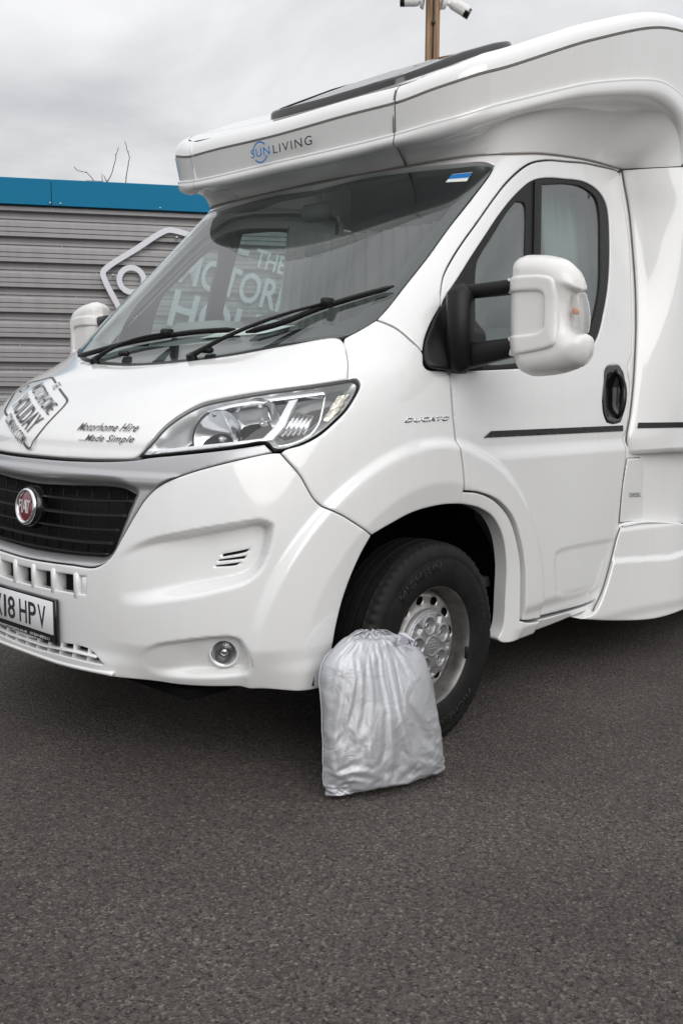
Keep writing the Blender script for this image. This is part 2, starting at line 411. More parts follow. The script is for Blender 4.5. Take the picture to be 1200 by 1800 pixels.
def WO(off):
    def f(u,z):
        P,n=WS(u,z); return P+n*off,n
    return f
O={
 'bonnet':[(-0.0412,1.0189),(0.1224,1.0199),(0.2401,1.0251),(0.2991,1.0325),(0.3058,1.0406),(0.3204,1.0821),(0.3318,1.1374),(0.3510,1.1823),(0.3674,1.2041),(0.4081,1.2236),(0.4725,1.2458),(0.5387,1.2634),(0.5967,1.2804),(0.5655,1.3183),(0.5224,1.3658),(0.4901,1.4048),(0.4685,1.4188),(0.3766,1.3932),(0.2684,1.3604),(0.1226,1.3399),(0.0285,1.3339)],
 'headlight':[(0.3084,1.0366),(0.3233,1.0781),(0.3354,1.1333),(0.3550,1.1782),(0.3715,1.1999),(0.4121,1.2194),(0.4766,1.2416),(0.5429,1.2592),(0.6014,1.2760),(0.6163,1.2773),(0.6363,1.2608),(0.6474,1.2313),(0.6530,1.1850),(0.6441,1.1464),(0.6283,1.1083),(0.6042,1.0812),(0.5770,1.0652),(0.5579,1.0594),(0.5444,1.0781),(0.5348,1.0866),(0.4763,1.0707),(0.4052,1.0551),(0.3260,1.0393)],
 'silver_out':[(-0.0363,1.0057),(0.1263,1.0073),(0.2570,1.0157),(0.3125,1.0247),(0.3284,1.0308),(0.4072,1.0467),(0.4784,1.0623),(0.5363,1.0781),(0.5546,1.0560),(0.5519,1.0544),(0.4825,1.0268),(0.4118,0.9890),(0.3670,0.9523),(0.3419,0.9107),(0.3217,0.8566),(0.3004,0.7928),(0.2774,0.7275),(0.2605,0.7033),(0.2365,0.6829),(0.1712,0.6779),(0.0163,0.6684)],
 'grille':[(-0.0176,0.9238),(0.0877,0.9294),(0.2734,0.9377),(0.3088,0.9200),(0.2998,0.8813),(0.2783,0.7845),(0.2654,0.7345),(0.2525,0.7181),(0.1954,0.7082),(0.0601,0.6980),(0.0052,0.6955)],
 'bumper_side':[(0.0166,0.6626),(0.1714,0.6724),(0.2368,0.6776),(0.2636,0.6985),(0.2803,0.7244),(0.3032,0.7896),(0.3244,0.8534),(0.3445,0.9075),(0.3695,0.9490),(0.4144,0.9849),(0.4851,1.0226),(0.5528,1.0501),(0.5698,1.0508),(0.6143,0.9851),(0.6573,0.8968),(0.7118,0.8502),(0.7812,0.7847),(0.7599,0.7280),(0.7397,0.6552),(0.7261,0.5904),(0.7141,0.5050),(0.7054,0.4216),(0.6874,0.3411),(0.6773,0.3092),(0.5364,0.3204),(0.4021,0.3184),(0.3108,0.3309),(0.2223,0.3402),(0.1466,0.3400),(-0.0123,0.3300)],
 'slots':[(0.0086,0.6360),(0.2164,0.6482),(0.2183,0.5882),(0.0102,0.5790)],
 'lowgrille':[(-0.0018,0.3913),(0.1229,0.4079),(0.2282,0.4094),(0.2649,0.3721),(0.1504,0.3690),(-0.0062,0.3611)],
 'scoop':[(0.2851,0.7109),(0.3468,0.7775),(0.4198,0.8117),(0.5183,0.8439),(0.5576,0.8519),(0.5785,0.8375),(0.5798,0.8117),(0.5728,0.7381),(0.5547,0.6838),(0.5357,0.6585),(0.4775,0.6273),(0.4017,0.5974),(0.3158,0.5720),(0.2620,0.5902)],
 'fogrec':[(0.3447,0.4270),(0.3688,0.4572),(0.4022,0.4732),(0.5139,0.4980),(0.5336,0.4850),(0.5455,0.4413),(0.5523,0.3954),(0.5479,0.3682),(0.5276,0.3582),(0.4253,0.3445),(0.3646,0.3437),(0.3362,0.3676)],
 'fog':[(0.4992,0.4299)],
 'vents':[(0.4898,0.7455),(0.5419,0.7608),(0.5383,0.7531),(0.4892,0.7361),(0.4831,0.7274),(0.5368,0.7394),(0.5332,0.7301),(0.4813,0.7222),(0.4768,0.7092),(0.5267,0.7190),(0.5192,0.7105),(0.4770,0.7049)],
 'fender':[(0.5987,1.2797),(0.5667,1.3183),(0.5235,1.3658),(0.4925,1.4048),(0.4883,1.4166),(0.5113,1.4523),(0.5256,1.4783),(0.5785,1.4526),(0.6404,1.4125),(0.7078,1.3718),(0.7463,1.3337),(0.7799,1.3151),(0.8672,1.3061),(0.9434,1.2207),(0.9994,1.1227),(1.0312,1.0434),(1.0587,0.9630),(1.0735,0.8983),(1.0806,0.8516),(1.0062,0.8565),(0.9056,0.8439),(0.8369,0.8155),(0.7840,0.7879),(0.7115,0.8555),(0.6593,0.9001),(0.6160,0.9885),(0.5726,1.0525),(0.5779,1.0610),(0.6058,1.0760),(0.6311,1.1031),(0.6477,1.1411),(0.6568,1.1806),(0.6515,1.2287),(0.6398,1.2603),(0.6134,1.2827)],
 'archrear':[(1.0778,0.8919),(1.1344,0.8819),(1.2112,0.8446),(1.2814,0.7724),(1.3181,0.6910),(1.3448,0.5866),(1.3588,0.4712),(1.3691,0.3549),(1.4147,0.3361),(1.7307,0.3194),(1.7963,0.3289),(1.7812,0.2974),(1.5137,0.2777),(1.3150,0.2815),(1.2990,0.2971),(1.3111,0.3385),(1.3060,0.4854),(1.2957,0.5982),(1.2698,0.7009),(1.2213,0.7826),(1.1563,0.8284),(1.0841,0.8512)],
 'door':[(0.7832,2.1683),(0.7024,2.1354),(0.6694,2.0959),(0.6419,2.0312),(0.6281,1.9525),(0.6201,1.8600),(0.6132,1.7721),(0.6134,1.7065),(0.6192,1.6475),(0.6389,1.5916),(0.6650,1.5403),(0.7220,1.4535),(0.7942,1.3759),(0.8724,1.3082),(0.9503,1.2207),(1.0062,1.1226),(1.0380,1.0431),(1.0655,0.9624),(1.0813,0.8995),(1.1408,0.8863),(1.2181,0.8491),(1.2887,0.7768),(1.3257,0.6952),(1.3525,0.5907),(1.3665,0.4751),(1.3768,0.3586),(1.4124,0.3505),(1.7268,0.3351),(1.7966,0.3414),(1.8218,0.3866),(1.8625,0.5874),(1.8791,0.6727),(1.8862,0.9566),(1.8650,1.0441),(1.8812,1.0833),(1.9111,1.2645),(1.9735,1.4237),(1.8928,1.5826),(1.7561,1.8789),(1.6009,2.0687),(1.4627,2.2190),(1.4267,2.2360),(1.3877,2.2378),(1.2129,2.2263),(1.0771,2.2152),(0.9545,2.1972)],
 'window':[(0.7557,2.0700),(1.0103,2.1272),(1.1907,2.1373),(1.3566,2.1010),(1.4572,2.0328),(1.5810,1.8441),(1.6296,1.7173),(1.6474,1.5901),(1.6575,1.4769),(1.6303,1.4138),(1.5061,1.3613),(1.1951,1.3329),(0.9658,1.3172),(0.8921,1.3108),(0.8376,1.3372),(0.7554,1.4146),(0.6962,1.4928),(0.6645,1.5466),(0.6620,1.5931),(0.6648,1.6454),(0.6663,1.7238),(0.6722,1.8172),(0.6822,1.9152),(0.7062,1.9999)],
 'divider':[(0.7724,2.0735),(0.8143,2.0834),(1.0541,1.7550),(1.3117,1.3434),(1.2717,1.3398),(1.0083,1.7495)],
 'windscreen':[(-0.0118,2.1162),(0.1928,2.1303),(0.3416,2.1142),(0.4566,2.1042),(0.5229,2.1086),(0.5561,2.0999),(0.5604,2.0694),(0.5515,1.9553),(0.5423,1.8403),(0.5393,1.7068),(0.5329,1.5976),(0.5297,1.5248),(0.5256,1.4869),(0.5095,1.4562),(0.4830,1.4246),(0.3710,1.4015),(0.2588,1.3691),(0.1067,1.3491),(0.0096,1.3434)],
 'apillar':[(0.5276,1.4823),(0.5331,1.5228),(0.5372,1.5945),(0.5437,1.7040),(0.5472,1.8359),(0.5572,1.9508),(0.5652,2.0665),(0.5605,2.1022),(0.5223,2.1183),(0.4519,2.1174),(0.3387,2.1279),(0.1846,2.1439),(-0.0228,2.1304),(-0.0395,2.1519),(0.1002,2.1407),(0.3022,2.1313),(0.3785,2.1316),(0.5589,2.1521),(0.7244,2.1924),(1.0618,2.2350),(1.4530,2.2553),(1.4332,2.2459),(1.3826,2.2456),(1.2074,2.2339),(1.0714,2.2226),(0.9486,2.2045),(0.7702,2.1741),(0.6918,2.1410),(0.6582,2.1014),(0.6324,2.0362),(0.6203,1.9562),(0.6132,1.8638),(0.6067,1.7760),(0.6068,1.7104),(0.6141,1.6492),(0.6340,1.5927),(0.6606,1.5400),(0.6627,1.4986),(0.6664,1.4621),(0.6794,1.4184),(0.7015,1.3795),(0.6356,1.4202),(0.5752,1.4595)],
 'mirrorbase':[(0.6665,1.5394),(0.6661,1.4989),(0.6727,1.4605),(0.6838,1.4187),(0.7107,1.3739),(0.7463,1.3376),(0.7763,1.3209),(0.8665,1.3120),(0.9875,1.3179),(0.9729,1.3423),(0.9086,1.4234),(0.8270,1.5031),(0.7371,1.5595),(0.6701,1.6176),(0.6641,1.6105),(0.6687,1.5702)],
 'handle':[(1.8302,1.3676),(1.8805,1.3668),(1.9022,1.3378),(1.8720,1.2501),(1.8605,1.1621),(1.8424,1.1197),(1.7992,1.1132),(1.7561,1.1216),(1.7325,1.1635),(1.7243,1.2486),(1.7562,1.3338),(1.7850,1.3613)],
 'stripe':[(1.1587,1.1030),(1.8577,1.1054),(1.8593,1.0802),(1.1332,1.0795)],
 'pocket':[(1.5215,0.6019),(1.5597,0.6105),(1.8649,0.6051),(1.8203,0.3947),(1.5808,0.3989),(1.5440,0.4242),(1.5206,0.5313)],
 'flap':[(1.8954,0.9560),(2.0012,0.9543),(2.0328,0.6670),(1.8861,0.6769)],
 'ducato':[(0.8187,1.1440),(0.9700,1.1467)],
 'txt1':[(0.1106,1.1189),(0.2804,1.1225)],
 'txt2':[(0.1363,1.0851),(0.2862,1.0876)],
 'logo':[(-0.2633,1.2879),(-0.2057,1.2713),(-0.0463,1.2098),(-0.0116,1.1605),(-0.0306,1.0430),(-0.0347,1.0369),(-0.2519,1.1471),(-0.2797,1.1742),(-0.4003,1.2453)],
}
O.update({
 'glass_main':[(0.8297,2.0691),(1.0253,2.1080),(1.1805,2.1132),(1.3139,2.0800),(1.3935,2.0093),(1.5040,1.8349),(1.5623,1.7106),(1.5840,1.5852),(1.5847,1.4851),(1.5199,1.4208),(1.4042,1.3760),(1.3113,1.3612),(1.0541,1.7550)],
 'glass_quarter':[(0.7872,1.9697),(0.7323,1.9720),(0.7156,1.9212),(0.7077,1.8163),(0.7021,1.7469),(0.7071,1.7063),(0.8991,1.4256),(0.9949,1.3514),(1.2410,1.3608),(0.9410,1.7749)],
 'hl_strip':[(0.3389,1.0469),(0.3416,1.0626),(0.5272,1.1001),(0.5361,1.1394),(0.5297,1.1912),(0.5240,1.2174),(0.5377,1.2228),(0.5464,1.1826),(0.5538,1.1361),(0.5469,1.0951),(0.5342,1.0900),(0.4529,1.0719)],
 'hl_top':[(0.3865,1.1854),(0.4177,1.2053),(0.4889,1.2275),(0.5732,1.2465),(0.5821,1.2376),(0.4951,1.2170),(0.4238,1.1948),(0.3950,1.1803)],
 'hl_right':[(0.5821,1.2394),(0.6044,1.1918),(0.6184,1.1430),(0.6139,1.1085),(0.6013,1.0932),(0.5766,1.0797),(0.5559,1.0764)],
 'hl_bowl':[(0.4323,1.1207),(0.4907,1.1699),(0.5717,1.1568)],
 'hl_amber':[(0.6116,1.2363),(0.6332,1.2402),(0.6417,1.1867),(0.6333,1.1482),(0.6228,1.1569),(0.6187,1.1972)],
 'hl_bezel':[(0.3250,1.0445),(0.3308,1.0776),(0.3418,1.1300),(0.3619,1.1725),(0.3779,1.1940),(0.4177,1.2124),(0.4814,1.2345),(0.5480,1.2515),(0.6079,1.2670),(0.6274,1.2619),(0.6471,1.1903),(0.6388,1.1516),(0.6244,1.1136),(0.6010,1.0863),(0.5735,1.0712),(0.5584,1.0662),(0.5445,1.0815),(0.4746,1.0774),(0.4035,1.0619)],
 'frit_bottom':[(0.4064,1.4364)],
 'wiper_a':[(0.5169,1.5911),(0.4663,1.5605),(0.3901,1.5127),(0.3337,1.4669),(0.2577,1.4342)],
 'wiper_b':[(0.2172,1.4496),(0.0895,1.4492),(-0.0326,1.4384),(-0.1523,1.4192),(-0.3070,1.3663)],
 'sticker':[(0.4632,2.0633),(0.5109,2.0692),(0.5118,2.0285),(0.4613,2.0279)],
 'nameplate':[(0.8195,1.1421),(0.9704,1.1457),(0.9641,1.1603),(0.8135,1.1560)],
 'line_low':[(0.7136,0.4607),(0.6100,0.4709),(0.5287,0.4923)],
})
MR={
 'housing':[(1.2111,1.6151),(1.2180,1.6659),(1.2477,1.6870),(1.2904,1.6876),(1.3534,1.6773),(1.4050,1.6586),(1.4362,1.6296),(1.4578,1.5877),(1.4629,1.5611),(1.4393,1.5557),(1.4325,1.5279),(1.4355,1.4569),(1.4485,1.4333),(1.4785,1.4269),(1.4931,1.4070),(1.4911,1.3630),(1.4727,1.3315),(1.4294,1.3106),(1.3474,1.2969),(1.2835,1.2975),(1.2503,1.3127),(1.2315,1.3448),(1.2131,1.4295)],
 'clamp':[(1.1955,1.6181),(1.3560,1.6113),(1.3913,1.5979),(1.4004,1.5742),(1.4077,1.3955),(1.3897,1.3834),(1.2155,1.3620),(1.2064,1.3660),(1.2044,1.4261),(1.3421,1.4339),(1.3645,1.4475),(1.3606,1.5466),(1.3519,1.5579),(1.1973,1.5661)],
 'indicator':[(1.4294,1.5546),(1.4630,1.5576),(1.4743,1.5254),(1.4824,1.4724),(1.4784,1.4286),(1.4485,1.4333),(1.4356,1.4534),(1.4312,1.5103)],
 'arm_u':[(1.0289,1.6001),(1.1956,1.6162),(1.1973,1.5661),(1.0301,1.5578)],
 'arm_l':[(1.0298,1.4031),(1.2066,1.4260),(1.2087,1.3640),(1.0322,1.3192)],
}
O.update({
 'lg_outline_a':[(-0.1948,1.2673),(-0.2430,1.2836),(-0.2671,1.2885),(-0.3042,1.2778),(-0.3500,1.2661),(-0.3720,1.2520),(-0.3690,1.2323),(-0.3320,1.2086),(-0.3030,1.1857),(-0.2814,1.1633),(-0.2673,1.1549),(-0.2347,1.1424)],
 'lg_outline_b':[(-0.1348,1.2442),(-0.0797,1.2223),(-0.0388,1.2048),(-0.0264,1.1956),(-0.0199,1.1806),(-0.0181,1.1495),(-0.0211,1.1175),(-0.0245,1.0890),(-0.0311,1.0581),(-0.0295,1.0401),(-0.0355,1.0352),(-0.0439,1.0380),(-0.0682,1.0535)],
 'lg_ring':[(-0.3393,1.2364),(-0.3422,1.2471),(-0.3225,1.2564),(-0.3075,1.2443),(-0.3115,1.2324)],
 'lg_t1':[(-0.1859,1.2531),(-0.1477,1.2379),(-0.1485,1.2575),(-0.1800,1.2685)],
 'lg_t2':[(-0.2716,1.2429),(-0.0462,1.1486),(-0.0504,1.1870),(-0.2594,1.2692)],
 'lg_t3':[(-0.2503,1.1729),(-0.0637,1.0813),(-0.0487,1.1382),(-0.2592,1.2286)],
 'lg_t4':[(-0.2204,1.1245),(-0.0736,1.0452),(-0.0694,1.0752),(-0.2257,1.1537)],
})
O.update({
 'bpillar':[(1.8315,0.3820),(1.8717,0.5833),(1.8884,0.6688),(1.8960,0.9534),(1.8745,1.0412),(1.8906,1.0804),(1.9210,1.2621),(1.9869,1.4216),(1.9066,1.5810),(1.7712,1.8779),(1.6164,2.0682),(1.4787,2.2188),(1.4596,2.2447),(1.5333,2.2078),(1.6808,2.0807),(1.8514,1.8903),(1.9937,1.5899),(2.0715,1.4279),(1.9923,1.2669),(1.9559,1.1223),(2.0279,0.9892),(2.0698,0.8283),(2.0823,0.6246),(1.9271,0.5950),(1.8871,0.3801)],
 'flap':[(1.8954,0.9560),(2.0054,0.9527),(2.0363,0.6745),(2.0174,0.6664),(1.8863,0.6730)],
 'diesel':[(1.9333,0.7821),(2.0096,0.7763),(2.0076,0.7949),(1.9313,0.8003)],
 'habnear':[(1.4651,2.2515),(1.5460,2.1750),(1.6462,2.0755),(1.7893,1.8829),(1.8718,1.7410),(1.9337,1.5856),(2.0107,1.4253),(1.9408,1.2661),(1.9059,1.1361),(1.8923,1.0829),(1.8902,1.0347),(1.9101,0.9880)],
})
SK_OUT=[(0.3895,0.6526),(0.3620,0.6013),(0.3322,0.5224),(0.2658,0.3795),(0.1993,0.3010),(0.0802,0.2840),(0.3437,0.2337),(0.6645,0.1962),(0.9027,0.2090),(0.9898,0.2127),(0.9416,0.6173),(0.8249,0.6394),(0.7241,0.6533),(0.5590,0.6650),(0.4101,0.6637)]
SK_LINE=[(0.3322,0.5146),(0.5682,0.4979),(0.7585,0.4885),(0.8729,0.4997)]
SK_PLAN=[(1.022, 0.95), (1.035, 1.15), (1.06, 1.4), (1.1, 1.62), (1.135, 1.78), (1.15, 2.0), (1.15, 3.0)]
# ================================================================ the motorhome
VAN=tag(empty('motorhome'),'white coachbuilt motorhome parked on the tarmac, blue and black lettering above its windscreen','motorhome')
HUBZ=.36
def flare(P):
    r=np.hypot(P[:,1],P[:,2]-HUBZ)
    d=.019*smooth01((.728-r)/.032)-.22*np.maximum(.575-r,0)
    return d*smooth01((np.abs(P[:,0])-.6)/.2)
def sc2(pl): return outline(np.array(pl,float)*np.array([US,1.]),.01)
SCOOP,FOGREC=sc2(O['scoop']),sc2(O['fogrec'])
PLQ=np.array([US,1.])
def bumper_disp(u,z,P):
    d=flare(P); q=np.stack([np.abs(u)*US,z],1); a=np.abs(u)
    s=sdist(q,SCOOP); d-=.062*smooth01(s/(.014+.034*smooth01((.705-z)/.06)))*smooth01((a-.285)/.19)
    f=sdist(q,FOGREC); d-=.042*smooth01(f/(.012+.022*smooth01((.40-z)/.03)))*smooth01((a-.335)/.12)
    zl=.455; k=smooth01((a-.24)/.14)*(1-.75*smooth01((a-.56)/.10))
    x=np.maximum(zl-z,0); d-=k*(.30*x*x/(x+.005))
    d+=.010*smooth01((.42-z)/.05)*(1-k)
    # faint character line from the silver surround across the cheek
    return d
fogc=O['fog'][0]
fogp=W(np.array(fogc[0]),np.array(fogc[1]))
du=np.linalg.norm(W(np.array(fogc[0]+.01),np.array(fogc[1]))-fogp)/.01
def circ(c,r,n=28): return [(c[0]+r/du*math.cos(2*math.pi*i/n),c[1]+r*math.sin(2*math.pi*i/n)) for i in range(n)]
FOGH=circ(fogc,.041)
VH=[O['vents'][i*4:i*4+4] for i in range(3)]
mir=lambda q:[(-a,b) for a,b in reversed(q)]
bumper_holes=[half(O['slots']),half(O['lowgrille']),FOGH,mir(FOGH)]+VH+[mir(v) for v in VH]
bumper=surfpanel('front_bumper',WS,half(O['bumper_side']),'white',VAN,holes=bumper_holes,h=.008,lip=.0035,thick=.03,disp=bumper_disp)
bonnet_disp=lambda u,z,P: -.012*smooth01((1.055-z)/.022)
bonnet=surfpanel('bonnet',WS,half(O['bonnet']),'white',VAN,h=.011,lip=.005,thick=.025,disp=lambda u,z,P:.006*smooth01((z-1.055)/.02)-.006)
SILH=sc2(half(O['grille']))
def silver_disp(u,z,P):
    q=np.stack([u*US,z],1); d=-sdist(q,SILH); o=-.028*smooth01((.030-d)/.030)
    o+= .012*smooth01((.985-z)/.012)*smooth01((z-.935)/.02)
    return o-.004
silver=surfpanel('grille_surround',WS,half(O['silver_out']),'silver',VAN,holes=[half(O['grille'])],h=.008,lip=.003,thick=.04,disp=silver_disp)
for sgn in (1,-1):
    pass
fender=surfpanel('front_wing',WS,O['fender'],'white',VAN,h=.010,lip=.004,thick=.03,disp=lambda u,z,P:flare(P)); mirrored(fender)
archr=surfpanel('wheel_arch_sill',WS,O['archrear'],'white',VAN,h=.010,lip=.004,thick=.05,disp=lambda u,z,P:flare(P)-.004-.35*np.maximum(.325-z,0)*smooth01((P[:,1]-.5)/.1)); mirrored(archr)
AP=[(a,b+(.014 if 13<=i<=20 else 0)) for i,(a,b) in enumerate(O['apillar'])]
apil=surfpanel('windscreen_pillar',WS,AP,'white',VAN,h=.012,lip=.003,thick=.02); mirrored(apil)
# ---- door
POCK=sc2(O['pocket'])
def door_disp(u,z,P):
    q=np.stack([u*US,z],1); s=sdist(q,POCK)
    d=flare(P)-.005*smooth01(s/.014)
    d+=.010*smooth01((1.045-z)/.05)*smooth01((P[:,1]-.15)/.3)
    d-=.012*smooth01((.42-z)/.05)
    return d
def make_door():
    dr=surfpanel('door',WS,O['door'],'white',VAN,holes=[O['window'],O['handle']],h=.011,lip=.004,thick=.03,disp=door_disp)
    surfpanel('window_frame',WO(-.006),O['window'],'black',dr,holes=[O['glass_main'],O['glass_quarter']],h=.014,lip=.003,thick=.02)
    surfpanel('window_pane',WO(-.013),O['glass_main'],'sideglass',dr,h=.04,lip=0,skirt=False)
    surfpanel('window_pane',WO(-.012),O['glass_quarter'],'sideglass',dr,h=.04,lip=0,skirt=False)
    surfpanel('window_divider',WO(.002),O['divider'],'black',dr,h=.02,lip=.003,thick=.02)
    surfpanel('side_stripe',WO(.0028),O['stripe'],'stripe',dr,corner=12,h=.010,lip=0,thick=.001,disp=door_disp)
    # handle: shallow black dish with a grip bar
    H=np.array(O['handle']); hs=sc2(O['handle'])
    def hd(u,z,P):
        s=sdist(np.stack([u*US,z],1),hs); return .004-.018*smooth01((s-.012)/.02)*smooth01(1.4-np.abs(z-1.235)/.08)
    hb=surfpanel('handle_dish',WO(0),O['handle'],'gloss_black',dr,h=.007,lip=.004,thick=.012,disp=hd)
    uc=1.835; zz=np.linspace(1.14,1.345,14); pts=[]
    for z in zz:
        P,n=WS(np.array(uc+(z-1.24)*.09),np.array(z)); k=1-((z-1.2425)/.1025)**2; pts.append(P+n*(.002+.018*k**.5 if k>0 else .002))
    MB().tube(pts,[.010+.006*max(0,1-((z-1.2425)/.1025)**2) for z in zz],12).build('door_handle','gloss_black',hb)
    return dr
door=make_door()
def copy_tree(o,parent):
    c=o.copy(); COL.objects.link(c); c.parent=parent
    for ch in list(o.children): copy_tree(ch,c)
    return c
d2=copy_tree(door,VAN); d2.scale.x=-1
# rubber seals in the shut lines (dark lines round the door)
def along(pl,off,step=.02):
    q=catmull(np.array(pl,float)*PLQ,step); P,n=WS(q[:,0]/US,q[:,1]); return P+n*off
def along_door(pl,off,step=.02):
    q=catmull(np.array(pl,float)*PLQ,step); P,n=WS(q[:,0]/US,q[:,1]); return P+n*(off+np.minimum(door_disp(q[:,0]/US,q[:,1],P),0))[:,None]
seal=MB(); n0=O['door']; seal.tube(along_door(n0+[n0[0]],-.027),.010,8)
sl_=seal.build('door_seal','rubber',VAN); mirrored(sl_)
# near-black sheet added behind the nose panels to darken the shut lines
liner=surfpanel('gap_dark_sheet',WO(-.035),half([(0,.42),(.3,.40),(.55,.42),(.60,.60),(.66,.78),(.75,.84),(.88,.90),(1.06,.92),(1.06,1.10),(.98,1.25),(.85,1.29),(.68,1.33),(.55,1.36),(.42,1.34),(.25,1.31),(.1,1.29),(0,1.285)]),'dark',VAN,holes=[],h=.05,lip=0,skirt=False,disp=lambda u,z,P:-.05*smooth01((np.abs(u)-.25)/.1)*smooth01((.78-np.abs(u))/.1)-.06*smooth01((.5-np.abs(u))/.1)*smooth01((.95-z)/.05))
# ---- windscreen
ws_out=half(O['windscreen'])
wsO=np.array(O['windscreen'])
glass=surfpanel('windscreen',WO(-.002),ws_out,'glass',VAN,h=.016,lip=0,skirt=False)
# black ceramic border: ring between outline and inset
wq=outline(np.array(ws_out)*PLQ,.012)
inner=half([(0,2.085),(.2,2.085),(.34,2.078),(.46,2.070),(.505,2.055),(.520,2.02),(.512,1.93),(.505,1.82),(.500,1.69),(.492,1.58),(.480,1.52),(.455,1.487),(.41,1.470),(.33,1.452),(.2,1.43),(0,1.418)])
surfpanel('windscreen_border',WO(-.010),ws_out,'gloss_black',glass,holes=[inner],h=.014,lip=0,skirt=False)
# ---- scuttle
bon=O['bonnet']; 
cow=[(0,1.334),(.1226,1.338),(.2684,1.3590),(.3766,1.3915),(.455,1.414),(.482,1.415),(.4880,1.428),(.47,1.432),(.37,1.412),(.26,1.380),(.11,1.361),(0,1.356)]
surfpanel('scuttle_panel',WO(-.003),half(cow),'black',VAN,h=.012,lip=.003,thick=.05,disp=lambda u,z,P:.008*smooth01((np.abs(u)-.0)/2)*0)
# ---- wipers
def wiper(name,pl,pivot):
    q=catmull(np.array(pl,float)*PLQ,.03); P,n=WS(q[:,0]/US,q[:,1])
    root=MB()
    k=int(len(P)*.62)
    base,bn=WS(np.array(pivot[0]),np.array(pivot[1])); 
    mid=P[int(len(P)*.42)]+n[int(len(P)*.42)]*.026
    pts=catmull([base+bn*.012,base*.72+mid*.28+bn*.026,base*.35+mid*.65+bn*.022,mid],.03)
    root.tube(pts,np.interp(np.linspace(0,1,len(pts)),[0,.15,1],[.011,.008,.0048]),10)
    root.lathe([(0,.0),(0,.02),(.02,.017),(.022,0)],(0,0,0),'z',18)
    o=root; nV=24
    V=np.array(o.V); m=18*4; zax=bn; xa=np.cross([1,0,0],bn);xa/=np.linalg.norm(xa);ya=np.cross(bn,xa)
    for i in range(len(V)-m,len(V)): v=V[i]; V[i]=base+xa*v[0]+ya*v[1]+zax*v[2]
    o.V=[tuple(v) for v in V]
    arm=o.build(name,'black',VAN,sharp=40)
    bl=MB()
    for i in range(len(P)-1):
        pass
    X=P+n*.016
    T=np.gradient(X,axis=0);T/=np.linalg.norm(T,axis=1)[:,None]; S=np.cross(n,T)
    ring=[(-.007,-.010),(-.005,.004),(0,.009),(.005,.004),(.007,-.010)]
    V=[];F=[]
    for i in range(len(X)):
        e=.35 if i in(0,len(X)-1) else 1
        for a,b in ring: V.append(X[i]+S[i]*a*e+n[i]*b*e)
    r=len(ring)
    for i in range(len(X)-1):
        for j in range(r): F.append((i*r+j,i*r+(j+1)%r,(i+1)*r+(j+1)%r,(i+1)*r+j))
    bl.add(V,F); bl.build('wiper_blade','rubber',arm)
    bk=MB(); bk.box(mid,(.03,.05,.03),bev=.006); bk.build('blade_clip','black',arm)
    return arm
wiper('windscreen_wiper',O['wiper_a'],(.175,1.352))
wiper('windscreen_wiper',O['wiper_b'],(-.20,1.350))
# washer jets on the scuttle
for u in(-.11,.20):
    P,n=WS(np.array(u),np.array(1.372)); MB().box(P+n*.012,(.05,.03,.02),bev=.007).build('washer_jet','black',VAN)
# ================================================================ nose details
def wpt(u,z,off=0.):
    P,n=WS(np.array(float(u)),np.array(float(z))); return P+n*off,n
def strip(u0,u1,zf,off,w,t,m=40):
    """slim bar following the nose: w = height, t = depth (outwards)"""
    u=np.linspace(u0,u1,m); z=np.array([zf(a) for a in u]); P,n=WS(u,z); P=P+n*off; up=np.array([0,0,1.]); V=[];F=[]
    for p,nn in zip(P,n):
        for a,b in((-t/2,-w/2),(t/2,-w*.3),(t/2,w*.3),(-t/2,w/2)): V.append(p+nn*a+up*b)
    for i in range(m-1):
        for j in range(4): F.append((i*4+j,(i+1)*4+j,(i+1)*4+(j+1)%4,i*4+(j+1)%4))
    F.append((0,1,2,3));F.append(tuple((m-1)*4+j for j in(3,2,1,0)))
    return V,F
GR=empty('radiator_grille'); GR.parent=VAN
for f in(.17,.37,.57,.755,.91):
    zc=.930-.232*f; ue=.2525+(zc-.718)*.28+.004
    V,F=strip(-ue,ue,lambda u,zc=zc,ue=ue:zc+.006-.012*math.cos(u/ue*1.4)+.01*max(0,abs(u)/ue-.72),-.024,.009 if f not in(.37,.755) else .014,.026,56)
    MB().add(V,F).build('slat',M['slat'],GR,sharp=40)
for u in np.arange(-.275,.28,.05):
    zt=.935-.01*abs(u); zb=.70+.06*abs(u)
    V=[];F=[]
    a=[wpt(u,z,-.058)[0] for z in np.linspace(zb,zt,8)]
    MB().tube(a,.0025,6).build('grille_rib','black',GR)
surfpanel('grille_backing',WO(-.085),half([(0,.945),(.28,.955),(.325,.925),(.26,.70),(.2,.69),(0,.68)]),'dark',GR,h=.05,lip=0,skirt=False)
# round emblem on a dish
ec,en=wpt(0,.842,.004); en=en/np.linalg.norm(en)
def dish(prof,c,n,seg=48):
    n=np.array(n)/np.linalg.norm(n); a=np.cross([0,0,1.],n);a/=np.linalg.norm(a);b=np.cross(n,a);V=[];F=[];q=len(prof)
    for k in range(seg):
        t=2*math.pi*k/seg
        for h,r in prof: V.append(np.array(c)+n*h+a*r*math.cos(t)+b*r*math.sin(t))
    for k in range(seg):
        for i in range(q-1): F.append((k*q+i,((k+1)%seg)*q+i,((k+1)%seg)*q+i+1,k*q+i+1))
    return V,F,a,b
EM=MB(); V,F,ea,eb=dish([(-.04,.074),(-.012,.074),(-.002,.068),(.002,.0)],ec,en); EM.add(V,F); em=EM.build('emblem','gloss_black',GR,sharp=50)
V,F,_,_=dish([(0,.064),(.006,.0635),(.011,.059),(.010,.053),(.005,.050),(.002,.049)],ec,en); MB().add(V,F).build('chrome_ring','chrome',em)
V,F,_,_=dish([(.0035,.0505),(.0065,.035),(.0075,.015),(.008,.0)],ec,en); MB().add(V,F).build('red_disc','red',em)
